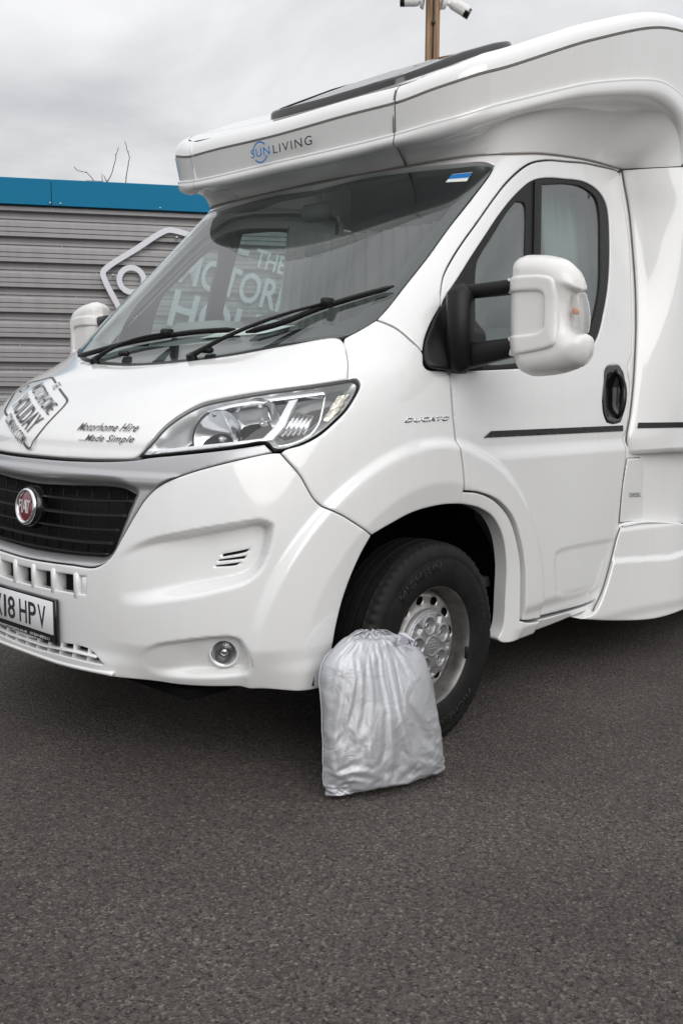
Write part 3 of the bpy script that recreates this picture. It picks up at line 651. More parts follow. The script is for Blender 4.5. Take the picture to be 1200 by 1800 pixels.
flat_text('emblem_letters',fit_text('FIAT',.074,.045,bold=.012),ec+en*.0085,ea,eb,M['chrome'],em,.0012,.002)
# ---- slots above the number plate: white fins
for u in(-.189,-.1134,-.0378,.0378,.1134,.189):
    P,n=wpt(u,.612); MB().box(P-n*.022,(.022,.05,.085),bev=.004).build('bumper_fin','white',bumper)
surfpanel('air_duct',WO(-.07),half([(0,.68),(.24,.69),(.24,.55),(0,.54)]),'dark',bumper,h=.05,lip=0,skirt=False)
# duct blank at the outer end of the slot row
for s in(1,-1):
    P,n=wpt(s*.211,.61); MB().box(P-n*.030,(.03,.05,.075),bev=.004).build('duct_blank','white',bumper)
# ---- lower grille: white bar and ribs
lgz=lambda u:.380+.012*smooth01(np.array((abs(u)-.05)/.15))
V,F=strip(-.245,.245,lambda u:float(lgz(u)),-.006,.010,.03,50); MB().add(V,F).build('lower_grille_bar','white',bumper)
for k,u in enumerate(np.arange(-.22,.23,.044)):
    P,n=wpt(u,float(lgz(u))+.004,-.012); MB().box(P,(.007,.025,.062),R=Matrix.Rotation(.28,3,'Y'),bev=.001).build('lower_grille_rib','white',bumper)
surfpanel('lower_duct',WO(-.055),half([(0,.43),(.26,.44),(.29,.36),(0,.33)]),'dark',bumper,h=.05,lip=0,skirt=False)
# lower lip under the grille
V,F=strip(-.285,.285,lambda u:.340+.008*smooth01(np.array((abs(u)-.1)/.2)),.002,.015,.026,60); MB().add(V,F).build('bumper_lip','white',bumper)
# dark backing behind side vents and fog lamps
for s in(1,-1):
    q=[(.47,.69),(.56,.70),(.56,.775),(.47,.765)]
    q=q if s>0 else mir(q)
    surfpanel('vent_backing',WO(-.115),q,'dark',bumper,h=.05,lip=0,skirt=False)
# ---- number plate with frame
PC=np.array([-.044,-.990,.4885]); 
pf=MB(); pf.box(PC+[0,.006,-.006],(.548,.016,.150),bev=.004); plate=pf.build('number_plate','gloss_black',VAN,sharp=40)
MB().box(PC+[0,-.003,.004],(.520,.004,.111),bev=.001).build('plate_face','plate',plate)
x=-.219-.0; 
cx0=PC[0]-.219
def pchar(ch,x0,w=.050):
    V,F=fit_text(ch,w,.079,bold=.012); flat_text('plate_character',(V,F),(x0+w/2,PC[1]-.0052,PC[2]+.0005),(1,0,0),(0,0,1),M['decal'],plate,.0006)
h0=cx0+.266
for ch,x0,w in(('Y',.035,.05),('X',.096,.05),('1',.160,.016),('8',.187,.05),('H',.266,.05),('P',.327,.05),('V',.388,.05)): pchar(ch,cx0+x0,w)
flat_text('frame_lettering',fit_text('cottingtonmotorcompany.co.uk   01204 882211',.43,.0125,bold=.01),(PC[0]+.02,PC[1]-.0026,PC[2]-.0705),(1,0,0),(0,0,1),M['plate'],plate,.0008)
# ---- fog lamps
M['fogbowl']=mat('fog_bowl',(.45,.45,.46),.18,.9)
def fog(s):
    P,n=wpt(s*fogc[0],fogc[1]); P=P-n*.046
    V,F,a,b=dish([(-.004,.046),(-.002,.039),(-.010,.036),(-.022,.026),(-.03,.010),(-.032,0)],P,n,40); o=MB().add(V,F).build('fog_lamp',M['fogbowl'],bumper)
    V,F,_,_=dish([(-.004,.039),(.004,.032),(.008,.017),(.0095,0)],P,n,40); MB().add(V,F).build('fog_lens','lens',o)
    V,F,_,_=dish([(-.006,.048),(.000,.0465),(.001,.042),(-.004,.0385)],P,n,40); MB().add(V,F).build('fog_ring','white',o)
    V,F,_,_=dish([(-.026,.011),(-.012,.012),(-.008,.008),(-.007,0)],P,n,20); MB().add(V,F).build('fog_bulb','chrome',o)
fog(1);fog(-1)
# ---- headlights
def make_headlight():
    qo=sc2(O['headlight']); t_=np.roll(qo,-2,0)-np.roll(qo,2,0); t_/=np.linalg.norm(t_,axis=1)[:,None]+1e-9; ar_=np.sum(qo[:,0]*np.roll(qo[:,1],-1)-qo[:,1]*np.roll(qo[:,0],-1)); nn_=np.stack([-t_[:,1],t_[:,0]],1)*np.sign(ar_); c_=qo+nn_*.0045; c_=c_[(inside(c_,qo))&(dist(c_,qo)>.0040)][::3]; HLB=[(a/US,b) for a,b in c_]
    hl=surfpanel('headlight',WO(-.001),HLB,'lens',VAN,h=.02,lip=0,skirt=False)
    surfpanel('headlight_gap_shade',WO(-.008),O['headlight'],'dark',hl,holes=[HLB],h=.012,lip=0,thick=.03)  # dark ring painted in for the shadow gap round the lens
    # housing pan
    hb=sc2(HLB)
    pan=lambda u,z,P:-.075*smooth01(sdist(np.stack([u*US,z],1),hb)/.045)
    surfpanel('headlight_housing',WO(-.012),HLB,M['hl_grey'],hl,h=.012,lip=0,thick=.01,disp=pan)
    surfpanel('light_guide',WO(-.011),O['hl_strip'],M['guide'],hl,h=.012,lip=.003,thick=.03)
    surfpanel('upper_trim',WO(-.013),O['hl_top'],'reflector',hl,h=.012,lip=.002,thick=.02)
    pts=along(O['hl_right'],-.022); MB().tube(pts,.004,8).build('outer_trim','reflector',hl)
    # reflector bowls facing forward
    for (u,z),r,dep in((O['hl_bowl'][0],.088,.05),(O['hl_bowl'][1],.078,.05)):
        P,n=wpt(u,z,-.052); fw=np.array([.30,-.93,.20]); fw/=np.linalg.norm(fw)
        prof=[(.012,r),(0,r*.985)]+[(-dep*(1-(k/8)**2),r*.97*k/8) for k in range(8,-1,-1)]
        V,F,a,b=dish(prof,P,fw,40)
        # wavy facets
        V=[np.array(v) for v in V]
        MB().add(V,F).build('reflector_bowl','reflector',hl,sharp=25)
        V,F,_,_=dish([(-dep,.010),(-.022,.010),(-.014,.008),(-.010,0)],P,fw,20); MB().add(V,F).build('bulb_shield','matt_silver',hl)
    u,z=O['hl_bowl'][2]; 
    for k in range(5):
        a,b=wpt(u-.022+.0105*k,z+.045-.004*k,-.055)[0],wpt(u-.015+.011*k,z-.035,-.058)[0]
        MB().tube([a,a*.5+b*.5,b],[.006,.008,.006],8).build('indicator_flute','reflector',hl)
    surfpanel('corner_reflector',WO(-.020),O['hl_amber'],M['corner'],hl,h=.010,lip=0,thick=.01,disp=lambda u,z,P:.006*np.sin(u*900)*np.sin(z*190))
    return hl
M['hl_grey']=mat('headlight_grey',(.50,.51,.52),.28,.6)
M['guide']=mat('light_guide',(.82,.83,.84),.22,.35)
M['corner']=mat('corner_reflector',(.62,.58,.50),.18,.85)
hl=make_headlight(); h2=copy_tree(hl,VAN); h2.scale.x=-1
# ---- bonnet lettering
def wtext(name,VF,org,ax,ay,m,parent,off=.0038,disp=0.):
    """lettering laid on the body: org/ax/ay are in the (u,z) plane"""
    V,F=VF; uv=np.array(org)[None]+V[:,:1]*np.array(ax)[None]+V[:,1:]*np.array(ay)[None]
    P,n=WS(uv[:,0],uv[:,1]); return mesh(name,P+n*off,F,m,parent,smooth=True)
t1,t2=np.array(O['txt1']),np.array(O['txt2'])
wtext('slogan_lettering',fit_text('Motorhome Hire',1,1,shear=.16,bold=.008,spacing=1.10),t1.mean(0)+[0,-.003],(t1[1]-t1[0]),(.001,.025),M['decal'],bonnet)
wtext('slogan_lettering',fit_text('...Made Simple',1,1,shear=.16,bold=.008,spacing=1.10),t2.mean(0)+[0,-.006],(t2[1]-t2[0]),(.001,.027),M['decal'],bonnet)
# ---- tag-shaped logo (outline, ring and four lines of lettering)
def pxuv(): pass
def quad_text(name,s,q,m,parent,**k):
    V,F=fit_text(s,1,1,**k); a,b=V[:,:1]+.5,V[:,1:]+.5; q=np.array(q)
    uv=q[0]*(1-a)*(1-b)+q[1]*a*(1-b)+q[2]*a*b+q[3]*(1-a)*b
    P,n=WS(uv[:,0],uv[:,1]); return mesh(name,P+n*.0035,F,m,parent)
for s,k in(('THE','lg_t1'),('MOTORHOME','lg_t2'),('HOLIDAY','lg_t3'),('COMPANY.COM','lg_t4')): quad_text('logo_lettering',s,O[k],M['decal'],bonnet,bold=.012 if s=='HOLIDAY' else .004)
def wline(name,pl,w,m,parent,closed=False):
    q=catmull(np.array(pl+[pl[0]] if closed else pl,float)*PLQ,.012); P,n=WS(q[:,0]/US,q[:,1]); P=P+n*.002
    T=np.gradient(P,axis=0);T/=np.linalg.norm(T,axis=1)[:,None];S=np.cross(n,T); V=np.concatenate([P-S*w/2,P+S*w/2]);k=len(P)
    return mesh(name,V,[(i,i+1,k+i+1,k+i) for i in range(k-1)],m,parent)
wline('logo_outline',O['lg_outline_a'],.009,M['decal'],bonnet); wline('logo_outline',O['lg_outline_b'],.009,M['decal'],bonnet); wline('logo_ring',O['lg_ring'],.006,M['decal'],bonnet,True)
# model script on the wing
npq=O['nameplate']
V,F=fit_text('DUCATO',1,1,shear=.25,bold=.01,spacing=1.12); a,b=V[:,:1]+.5,V[:,1:]+.5; q=np.array(npq); uv=q[0]*(1-a)*(1-b)+q[1]*a*(1-b)+q[2]*a*b+q[3]*(1-a)*b
P,n=WS(uv[:,0],uv[:,1]); o=mesh('model_lettering',P+n*.004,F,M['chrome'],fender); md=o.modifiers.new('s','SOLIDIFY'); md.thickness=.004; md.offset=-1
o=mesh('model_lettering_shadow',P+n*.0006-np.array([0,0,.0022]),F,M['decal'],fender)
# ================================================================ overcab, habitation body
P2=np.array([[0,.2,2.287],[.369,.216,2.299],[.604,.25,2.311],[.726,.281,2.334],[.834,.334,2.363],[.902,.412,2.397],[.938,.527,2.441],[1.017,.794,2.558],[1.051,.951,2.621],[1.082,1.125,2.686],[1.11,1.318,2.749],[1.129,1.493,2.784],[1.140,1.66,2.803],[1.146,1.77,2.815]])
P3=np.array([[0,.215,2.190],[.357,.231,2.194],[.595,.263,2.208],[.719,.294,2.225],[.826,.348,2.248],[.893,.430,2.283],[.929,.546,2.326],[1.008,.821,2.423],[1.041,.982,2.473],[1.072,1.16,2.518],[1.1,1.36,2.559],[1.115,1.497,2.561],[1.127,1.64,2.525],[1.133,1.70,2.44]])
P4=np.array([[0,.261,2.150],[.330,.273,2.152],[.575,.305,2.167],[.696,.342,2.169],[.784,.394,2.189],[.851,.48,2.225],[.904,.609,2.285],[.969,.851,2.367],[1.002,1.015,2.408],[1.036,1.216,2.451],[1.062,1.402,2.474],[1.080,1.57,2.448],[1.090,1.655,2.37],[1.095,1.675,2.262]])
# gasket line where the moulding meets the cab roof
gk=np.array(O['apillar'])[13:21]   # centre -> rear
gk=np.array([(0,2.143),(.1002,2.1407),(.3022,2.1345),(.3785,2.135),(.5589,2.1521),(.7244,2.1924),(1.0618,2.2350),(1.4530,2.2553)])
gq=catmull(gk*PLQ,.004); GP,GN=WS(gq[:,0]/US,gq[:,1]); GP=GP+GN*.006
def resample(P,t): 
    d=np.r_[0,np.cumsum(np.linalg.norm(np.diff(P,axis=0),axis=1))]; return np.stack([np.interp(t*d[-1],d,P[:,k]) for k in range(3)],1)
# match the gasket to the stations by plan position along the moulding
tt=np.r_[0,.16,.27,.335,.39,.44,.50,.62,.69,.77,.86,.93,.975,1.0]
P5=resample(GP,tt)
def smooth_rail(P,m):
    P=np.array(P,float); d=np.r_[0,np.cumsum(np.linalg.norm(np.diff(P,axis=0),axis=1))]; t=np.linspace(0,1,m)
    return np.stack([cspline(np.linspace(0,1,len(P)),P[:,k])(t) for k in range(3)],1)
def mirror_rail(P): P=np.array(P); Q=P[1:][::-1]*np.array([-1,1,1]); return np.concatenate([Q,P])
def grid(rails,close=False):
    R=np.array(rails); a,b=R.shape[:2]; V=R.reshape(-1,3); F=[(i*b+j,i*b+j+1,(i+1)*b+j+1,(i+1)*b+j) for i in range(a-1) for j in range(b-1)]
    return V,F
def blend(A,B,k,bulge=None):
    out=[]
    for i in range(k+1):
        t=i/k; p=A*(1-t)+B*t
        if bulge is not None: p=p+bulge*(4*t*(1-t))
        out.append(p)
    return out
def inward(P,d,dz):
    T=np.gradient(P[:,:2],axis=0);T/=np.linalg.norm(T,axis=1)[:,None]; n=np.stack([-T[:,1],T[:,0]],1); Q=P.copy(); Q[:,:2]+=n*d; Q[:,2]+=dz; return Q
def overcab(rng,name,m,mirror=False,front=False):
    def rail(P):
        P=mirror_rail(P) if front else P
        R=smooth_rail(P,len(P)*10-9)
        return R
    full=[rail(P) for P in(P2,P3,P4,P5)]
    if front:
        c=(len(P2)-1)*10; lo,hi=c-20,c+20
    else: lo,hi=20,None
    return [R[lo:hi if hi is None else hi+1] for R in full]
def build_moulding(name,r2,r3,r4,r5,m,parent,endcap=False):
    # cap band with rolled top, recess line, upper face, crease, lower face, underside
    top=[]
    for k in range(9):
        a=math.pi/2*k/8; top.append(inward(r2,.004+.065*(1-math.cos(a)),.008+.072*math.sin(a)))
    seam=[inward(r2,.012,.004),inward(r2,.012,-.002)]
    z=np.array([0,0,1.])
    up=blend(inward(r2,.002,-.004),inward(r3,.009,.004),5)
    cr=[inward(r3,.0085,.0035),inward(r3,.001,.0020),inward(r3,-.001,-.0005),inward(r3,-.0005,-.005)]
    lowb=(inward(r3,0,0)-inward(r3,.018,0))+np.array([0,0,-.012])
    low=blend(inward(r3,.0005,-.009),r4,8,bulge=lowb)
    und=blend(r4,r5,10,bulge=None)
    und=[p for p in und]
    # concave scoop: pull the middle of the underside up/in
    n=len(und)-1; dvec=r5-r4; ln=np.linalg.norm(dvec,axis=1)[:,None]
    fadeE=1-smooth01((r4[:,1:2]-1.42)/.22)
    for i in range(n+1):
        t=i/n; w=4*t*(1-t); und[i]=und[i]+np.array([0,0,1.])*w*np.minimum(ln*.18,.07)*fadeE-0*dvec
    mb=MB()
    for seq in(list(reversed(top)),seam,up,cr,low,und):
        # faces wound so that the outside is to the front
        V,F=grid(seq); mb.add(V,[tuple(reversed(f)) for f in F])
    for a,b in((top[0],seam[0]),(seam[1],up[0]),(up[-1],cr[0]),(cr[-1],low[0])):
        V,F=grid([a,b]); mb.add(V,[tuple(reversed(f)) for f in F])
    return mb.build(name,m,parent),top[-1],und[-1]
fr=overcab(None,None,None,front=True); sd_=overcab(None,None,None)
g=.002
oc,rt_f,_=build_moulding('overcab_front',*fr,'gel',VAN)
ocs,rt_s,_=build_moulding('overcab_side',*[R[0:]+np.array([.0035,.0015,0])*np.linspace(1,0,len(R))[:,None]**8 for R in sd_],'gel',VAN); mirrored(ocs)
# dark joint between the two mouldings
j=[R[0] for R in sd_]; pts=catmull([inward(sd_[0],.012,.050)[0],inward(sd_[0],.005,.03)[0],j[0]+[-.008,.008,0],j[1]+[-.006,.006,0],j[2]*.5+j[1]*.5+[-.004,-.002,-.004],j[2]+[0,.004,.003],j[2]*.5+j[3]*.5+[0,0,.006],j[3]],.02)
jt=MB().tube(pts,.0034,8).build('moulding_joint','gasket',VAN); jm=mirrored(jt); jm.data=jm.data.copy(); jm.data.materials[0]=M['gel']
# sealant bead along the cab roof
MB().tube(np.concatenate([(resample(GP,np.linspace(0,1,90))*np.array([-1,1,1]))[::-1][:-1],resample(GP,np.linspace(0,1,90))])[:],.0042,8).build('sealant_bead','bead',VAN)
# dark rubber line under the cap band
for R_,nm in((fr[0],'f'),(sd_[0],'s')):
    o=MB().tube(inward(R_,.008,.001)[::2],.0024,8).build('cap_seal','gasket',VAN)
    if nm=='s': mirrored(o)
# ---- roof between the two mouldings
rt=np.concatenate([rt_f[len(rt_f)//2:],rt_s[1:]])         # right-hand half, centre to rear
ext=np.array([[rt[-1][0],2.4,2.905],[rt[-1][0],3.5,2.91],[rt[-1][0],5.4,2.89]])
rt=np.concatenate([rt,ext])
ys=np.linspace(.29,5.38,90); side=np.array([[np.interp(y,rt[:,1],rt[:,0]),y,np.interp(y,rt[:,1],rt[:,2])] for y in ys])
def roofz(x,y):
    xe=np.interp(y,side[:,1],side[:,0]);ze=np.interp(y,side[:,1],side[:,2]); return ze+np.interp(y,[.27,.40,.56,.8,1.1,1.45,2.2],[0,-.02,-.045,-.035,-.015,.0,.03])*(1-(x/xe)**2)
V=[];F=[];mm=24
for i,s in enumerate(side):
    for jx in range(mm+1):
        x=-s[0]+2*s[0]*jx/mm; V.append((x,s[1],float(roofz(x,s[1]))))
F=[(i*(mm+1)+k,i*(mm+1)+k+1,(i+1)*(mm+1)+k+1,(i+1)*(mm+1)+k) for i in range(len(side)-1) for k in range(mm) if not(.60<V[i*(mm+1)+k][1]<1.28 and abs(V[i*(mm+1)+k][0]+.04)<.30)]
roof=mesh('roof',V,F,'gel',VAN)
# ---- panoramic roof light
M['dome']=glassmat('smoked_roof_dome',(.30,.32,.32),ior=1.45)
def roofbox(x0,x1,y0,y1,h0,h1,name,m,parent,rnd=.05,n=26,rim=False):
    V=[];F=[];ring=[]
    for k in range(n*4):
        t=k/(n*4)*2*math.pi; c,s=math.cos(t),math.sin(t); e=.22
        px=(x0+x1)/2+(x1-x0)/2*math.copysign(abs(c)**e,c); py=(y0+y1)/2+(y1-y0)/2*math.copysign(abs(s)**e,s); ring.append((px,py))
    q=len(ring)
    for hh,sc in((h0,1.0),(h1-.012,1.0),(h1,.985),(h1+.004,.93),(h1+.012,.5),(h1+.014,.05)):
        cx,cy=(x0+x1)/2,(y0+y1)/2
        for a,b in ring:
            x,y=cx+(a-cx)*sc,cy+(b-cy)*sc; V.append((x,y,float(roofz(x,y))+hh))
    for l in range(3 if rim else 5):
        for k in range(q): F.append((l*q+k,l*q+(k+1)%q,(l+1)*q+(k+1)%q,(l+1)*q+k))
    return mesh(name,V,F,m,parent)
rl=roofbox(-.42,.40,.52,1.42,-.03,.044,'roof_light','gloss_black',VAN,rim=True); auto_sharp(rl,40)
roofbox(-.38,.36,.56,1.38,.028,.040,'roof_light_dome',M['dome'],rl)
# ---- lettering on the overcab fascia (blue SUN with arcs, black LIVING)
def fascia(x,t):
    """point on the upper face: t=0 at crease, 1 at the recess line"""
    A=np.array([np.interp(x,fr[1][:,0],fr[1][:,k]) for k in range(3)]);B=np.array([np.interp(x,fr[0][:,0],fr[0][:,k]) for k in range(3)])
    p=A*(1-t)+B*t; n=np.array([0,-1,.0]); e=(B-A); n=np.array([0,-e[2],e[1]]);n/=np.linalg.norm(n); return p+n*.016
def fascia_text(name,VF,m,parent):
    V,F=VF; return mesh(name,[fascia(v[0],v[1]) for v in V],F,m,parent)
def place(V,x,t,w,h): lo,hi=V.min(0),V.max(0); return (V-(lo+hi)/2)/(hi-lo)*np.array([w,h])+np.array([x,t])

S,F=text2d('SUN',bold=.006,spacing=1.12); fascia_text('maker_lettering',(place(S,-.070,.47,.118,.34),F),M['blue'],oc)
S,F=text2d('LIVING',bold=.004,spacing=1.22); fascia_text('maker_lettering',(place(S,.117,.455,.218,.34),F),M['decal'],oc)
def arc(a0,a1):
    V=[];F=[];n=20
    for i in range(n+1):
        a=math.radians(a0+(a1-a0)*i/n)
        for r in(.0375,.0440): V.append((-.070+r*math.cos(a)*1.05,.47+r*math.sin(a)/.1))
    F=[(2*i,2*i+1,2*i+3,2*i+2) for i in range(n)]
    return fascia_text('maker_arc',(V,F),M['blue'],oc)
arc(178,40); arc(220,335)
# ---- B pillar, fuel flap
bp=surfpanel('door_pillar',WO(-.004),O['bpillar'],'white',VAN,h=.02,lip=.003,thick=.02,disp=door_disp); mirrored(bp)
fl=surfpanel('fuel_flap',WO(.004),O['flap'],'white',VAN,h=.012,lip=.003,thick=.01,disp=door_disp)
fo=sc2(O['flap']); 
surfpanel('flap_gap',WO(.0015),[(a+(.004 if a>1.95 else -.004),b+(.004 if b>.8 else -.004)) for a,b in O['flap']],'gasket',fl,h=.03,lip=0,skirt=False,disp=door_disp)
q=np.array(O['diesel']); V,F=fit_text('DIESEL',1,1); a,b=V[:,:1]+.5,V[:,1:]+.5; uv=q[0]*(1-a)*(1-b)+q[1]*a*(1-b)+q[2]*a*b+q[3]*(1-a)*b
P,n=WS(uv[:,0],uv[:,1]); dd_=door_disp(uv[:,0],uv[:,1],P); mesh('fuel_lettering',P+n*(dd_+.009)[:,None],F,M['decal'],fl)
# ---- shoulder panel from the cab door out to the habitation wall
hn=np.array([[.882,1.539,2.252],[.894,1.553,2.175],[.909,1.572,2.076],[.938,1.571,1.883],[.958,1.565,1.741],[.979,1.546,1.586],[.998,1.513,1.425],[1.012,1.477,1.266],[1.019,1.443,1.136],[1.021,1.422,1.083],[1.022,1.413,1.035],[1.023,1.425,.995]])
hn=catmull(hn,.03); k=len(hn)
far=np.stack([np.full(k,1.118),np.full(k,1.695),np.linspace(2.258,1.0,k)],1)
back=np.stack([np.full(k,1.150),np.full(k,1.80),np.linspace(2.258,1.0,k)],1); back2=back+np.array([0,.5,0]); back3=back+np.array([0,3.6,0])
rails=[hn+[-.02,-.004,0],hn+[.004,-.002,0],hn+[.014,.004,0]]
A=hn+[.018,.012,0]
for i in range(1,13):
    t=i/12; bul=np.stack([.007*4*t*(1-t)*np.ones(k),-.007*4*t*(1-t)*np.ones(k),np.zeros(k)],1); rails.append(A*(1-t)+far*t+bul)
rails+=[far+[.012,.030,0],back*.5+far*.5+[.014,.03,0],back,back2,back3]
V,F=grid(rails); 
# rounded bottom edge and underside
sh=MB().add(V,[tuple(reversed(f)) for f in F])
bot=np.array([r[-1] for r in rails]); nb=len(bot); inn=bot.copy(); inn[:,2]-=.022; inn[:,0]-=.018; in2=inn.copy(); in2[:,0]-=.08; in2[:,2]-=.004
V,F=grid([bot[1:],bot[1:]*.35+inn[1:]*.65+[.006,0,0],inn[1:],in2[1:]]); sh.add(V,F)
shoulder=sh.build('shoulder_panel','gel',VAN); mirrored(shoulder)
o=MB().tube(hn+[.001,-.006,0],.0032,6).build('shoulder_seal','gasket',VAN); mirrored(o)
# stripe continuing on the shoulder
zs0,zs1=1.080,1.105
def shpt(i,z): 
    r=rails[i]; o=np.argsort(r[:,2]); return np.array([np.interp(z,r[o,2],r[o,k]) for k in range(3)])
cols=list(range(3,len(rails)-1)); V=[];
for i in cols:
    t=(i-3)/len(cols)
    for z in(zs0+.012,zs1+.012): V.append(shpt(i,z)+np.array([.0025,-.0012,0]))
o=mesh('side_stripe',V,[(2*i,2*i+2,2*i+3,2*i+1) for i in range(len(cols)-1)],'stripe',shoulder)
# upper habitation wall behind the moulding, then tail
col=np.array([R[-1] for R in sd_]); tp=rt_s[-1]
prof=np.array([tp,tp*.5+col[0]*.5+[.03,0,.012],col[0]+[.004,0,.004],col[1]+[.004,0,0],col[2]+[.01,0,0],col[2]*[1,1,0]+[.02,.01,2.255]])
e1=prof.copy(); e1[:,0]=[1.09,1.13,1.15,1.15,1.15,1.15]; e1[:,1]=2.3; e1[0,2]=2.905; e1[1,2]=2.88; e1[2,2]=2.82
e2=e1.copy(); e2[:,1]=5.4
V,F=grid([prof,prof*.5+e1*.5+[.012,0,0],e1,e2]); uw=MB().add(V,F).build('habitation_wall','gel',VAN); mirrored(uw)
# lower habitation wall and recess, rear wall, floor
V,F=grid([np.array([(1.028,1.46,z),(1.045,1.63,z),(1.075,1.8,z),(1.10,2.2,z),(1.12,5.4,z)]) for z in(1.0,.82,.62)]); lw=MB().add(V,F).build('lower_side_wall','gel',VAN); mirrored(lw)
MB().box((0,5.39,1.55),(2.26,.03,2.7),bev=.01).build('rear_wall','gel',VAN)
# skirt
_c=np.array(SK_PLAN); _d=np.r_[0,np.cumsum(np.hypot(*np.diff(_c,axis=0).T))]; _fx,_fy=cspline(_d,_c[:,0]),cspline(_d,_c[:,1])
def SKS(a,z):
    x,y=_fx(a),_fy(a); tx,ty=(_fx(a+1e-3)-x),(_fy(a+1e-3)-y); l=np.hypot(tx,ty); return np.stack([x,y,z],-1),np.stack([ty/l,-tx/l,0*z],-1)
skl=np.array(SK_LINE)
def skd(a,z,P):
    zl=np.interp(a,skl[:,0],skl[:,1]); return .012*smooth01((zl-z)/.012)-.010*smooth01((.28-z)/.06)-.018*smooth01((z-.635+.0*a)/.03)
_e=catmull([SKS(np.array(a),np.array(z))[0]+[-.004,-.007,0] for a,z in SK_OUT[:5]],.02); o=MB().tube(_e,.0034,6).build('skirt_seal','gasket',VAN); mirrored(o)
sk=surfpanel('side_skirt',SKS,SK_OUT,'gel',VAN,h=.012,lip=.006,thick=.06,disp=skd,scale=1.0); mirrored(sk)
# skirt ledge and rest of skirt
led=[SKS(np.array(a),np.array(z))[0] for a,z in((.405,.655),(.56,.66),(.72,.648),(.83,.634),(.94,.615))]; led=catmull(led,.03); V,F=grid([led,led+[-.05,0,.008],led+[-.12,.0,.012]]); o=MB().add(V,F).build('skirt_ledge','gel',VAN); mirrored(o)
V,F=grid([np.array([(1.150,1.93,z),(1.152,2.5,z),(1.152,5.4,z)]) for z in(.64,.5,.21)]); o=MB().add(V,F).build('rear_skirt','gel',VAN); mirrored(o)
# ================================================================ mirrors
MY=.09
def dense(poly,step): 
    return outline(np.array(poly,float),step,60)
def pillow(name,poly,yplane,front,back,edge,m,parent,h=.010,hole=None):
    """closed shell standing on an (x,z) outline: domed front (towards -y) and flatter back"""
    q=dense(poly,.009); P,T,d=tri2d(q,[] if hole is None else [dense(hole,.01)],h)
    t=np.clip(d/edge,0,1); dome=np.sqrt(np.clip(1-(1-t)**2,0,1))
    V=[(p[0],yplane+MY-front*k,p[1]) for p,k in zip(P,dome)]; nV=len(V)
    V+=[(p[0],yplane+MY+back*k,p[1]) for p,k in zip(P,dome)]
    F=[tuple(f) for f in T]+[(nV+f[2],nV+f[1],nV+f[0]) for f in T]
    o=mesh(name,V,F,m,parent)
    return o
def make_mirror():
    mb=surfpanel('wing_mirror',WO(.004),O['mirrorbase'],'black',VAN,h=.010,lip=.008,thick=.012,disp=lambda u,z,P:.030*smooth01((u-.70)/.12)*smooth01((1.50-z)/.06))
    hp=np.array(MR['housing']); hs=pillow('mirror_housing',hp,.075,.070,.075,.060,M['mirror_white'],mb,h=.009)
    # raised C-shaped clamp over the housing
    cp=np.array(MR['clamp']); q=dense(cp,.006); P,T,d=tri2d(q,[],.006,lip=.006); hq=dense(hp,.009)
    def face(P): 
        dd=sdist(P,hq); t=np.clip(dd/.060,0,1); return .075-.070*np.sqrt(np.clip(1-(1-t)**2,0,1))
    y=face(P); lipd=np.clip(d/.010,0,1); y=np.minimum(y,.050)-.010*np.sqrt(np.clip(1-(1-lipd)**2,0,1))
    V=[(p[0],yy+MY,p[1]) for p,yy in zip(P,y)]; E={}
    F=[tuple(f) for f in T]
    for f in T:
        for i in range(3):
            a,b=int(f[i]),int(f[(i+1)%3])
            if (b,a) in E: del E[(b,a)]
            else: E[(a,b)]=1
    mp={}
    def dn(i):
        if i not in mp: mp[i]=len(V); V.append((V[i][0],V[i][1]+.03,V[i][2]))
        return mp[i]
    for a,b in list(E): F.append((b,a,dn(a),dn(b)))
    mesh('clamp_cover',V,F,M['mirror_white'],hs)
    # arms
    for key,y0,y1 in(('arm_u',.11,.070+MY),('arm_l',.11,.072+MY)):
        (xa,za),(xb,zb),(xc,zc),(xd,zd)=MR[key]; A=np.array([1.04,y0,(za+zd)/2]);B=np.array([xb+.03,y1,(zb+zc)/2]); hh=(za-zd)*.5
        v=MB(); n=14; V=[];F=[]
        for k in range(2):
            p,hk=(A,hh*1.08) if k==0 else (B,(zb-zc)*.5)
            for i in range(n): 
                t=2*math.pi*i/n; c,s=math.cos(t),math.sin(t); V.append(p+[0,.028*math.copysign(abs(c)**.6,c),hk*math.copysign(abs(s)**.6,s)])
        F=[(i,(i+1)%n,n+(i+1)%n,n+i) for i in range(n)]+[tuple(reversed(range(n))),tuple(range(n,2*n))]
        auto_sharp(mesh('mirror_arm',V,F,'black',mb),40)
    # pivot block on the base
    MB().box((1.045,.085,1.455),(.09,.10,.30),bev=.03).build('arm_bracket','black',mb,smooth=True)
    # indicator lens and amber bulb, mirror glass
    ip=np.array(MR['indicator']); il=pillow('indicator_lens',ip,.078,.040,.03,.02,M['ind_lens'],hs,h=.006)
    c=ip.mean(0); MB().lathe([(0,0),(0,.010),(.016,.010),(.020,.004),(.020,0)],(c[0]-.006,.045+MY,c[1]+.004),'y',16).build('indicator_bulb','amber',hs)
    gq=[(1.29,1.615),(1.45,1.60),(1.475,1.50),(1.475,1.40),(1.44,1.335),(1.30,1.335)]; V=[(x-.05,.153+MY,z) for x,z in gq]; mesh('mirror_glass',V,[tuple(range(6))],'chrome',hs)
    return mb
M['mirror_white']=mat('mirror_white',(.76,.755,.74),.30,coat=.5)
M['ind_lens']=glassmat('indicator_lens',(.93,.93,.92),rough=.05,haze=.25,hazecol=(.8,.8,.8))
mm_=make_mirror(); m2=copy_tree(mm_,VAN); m2.scale.x=-1
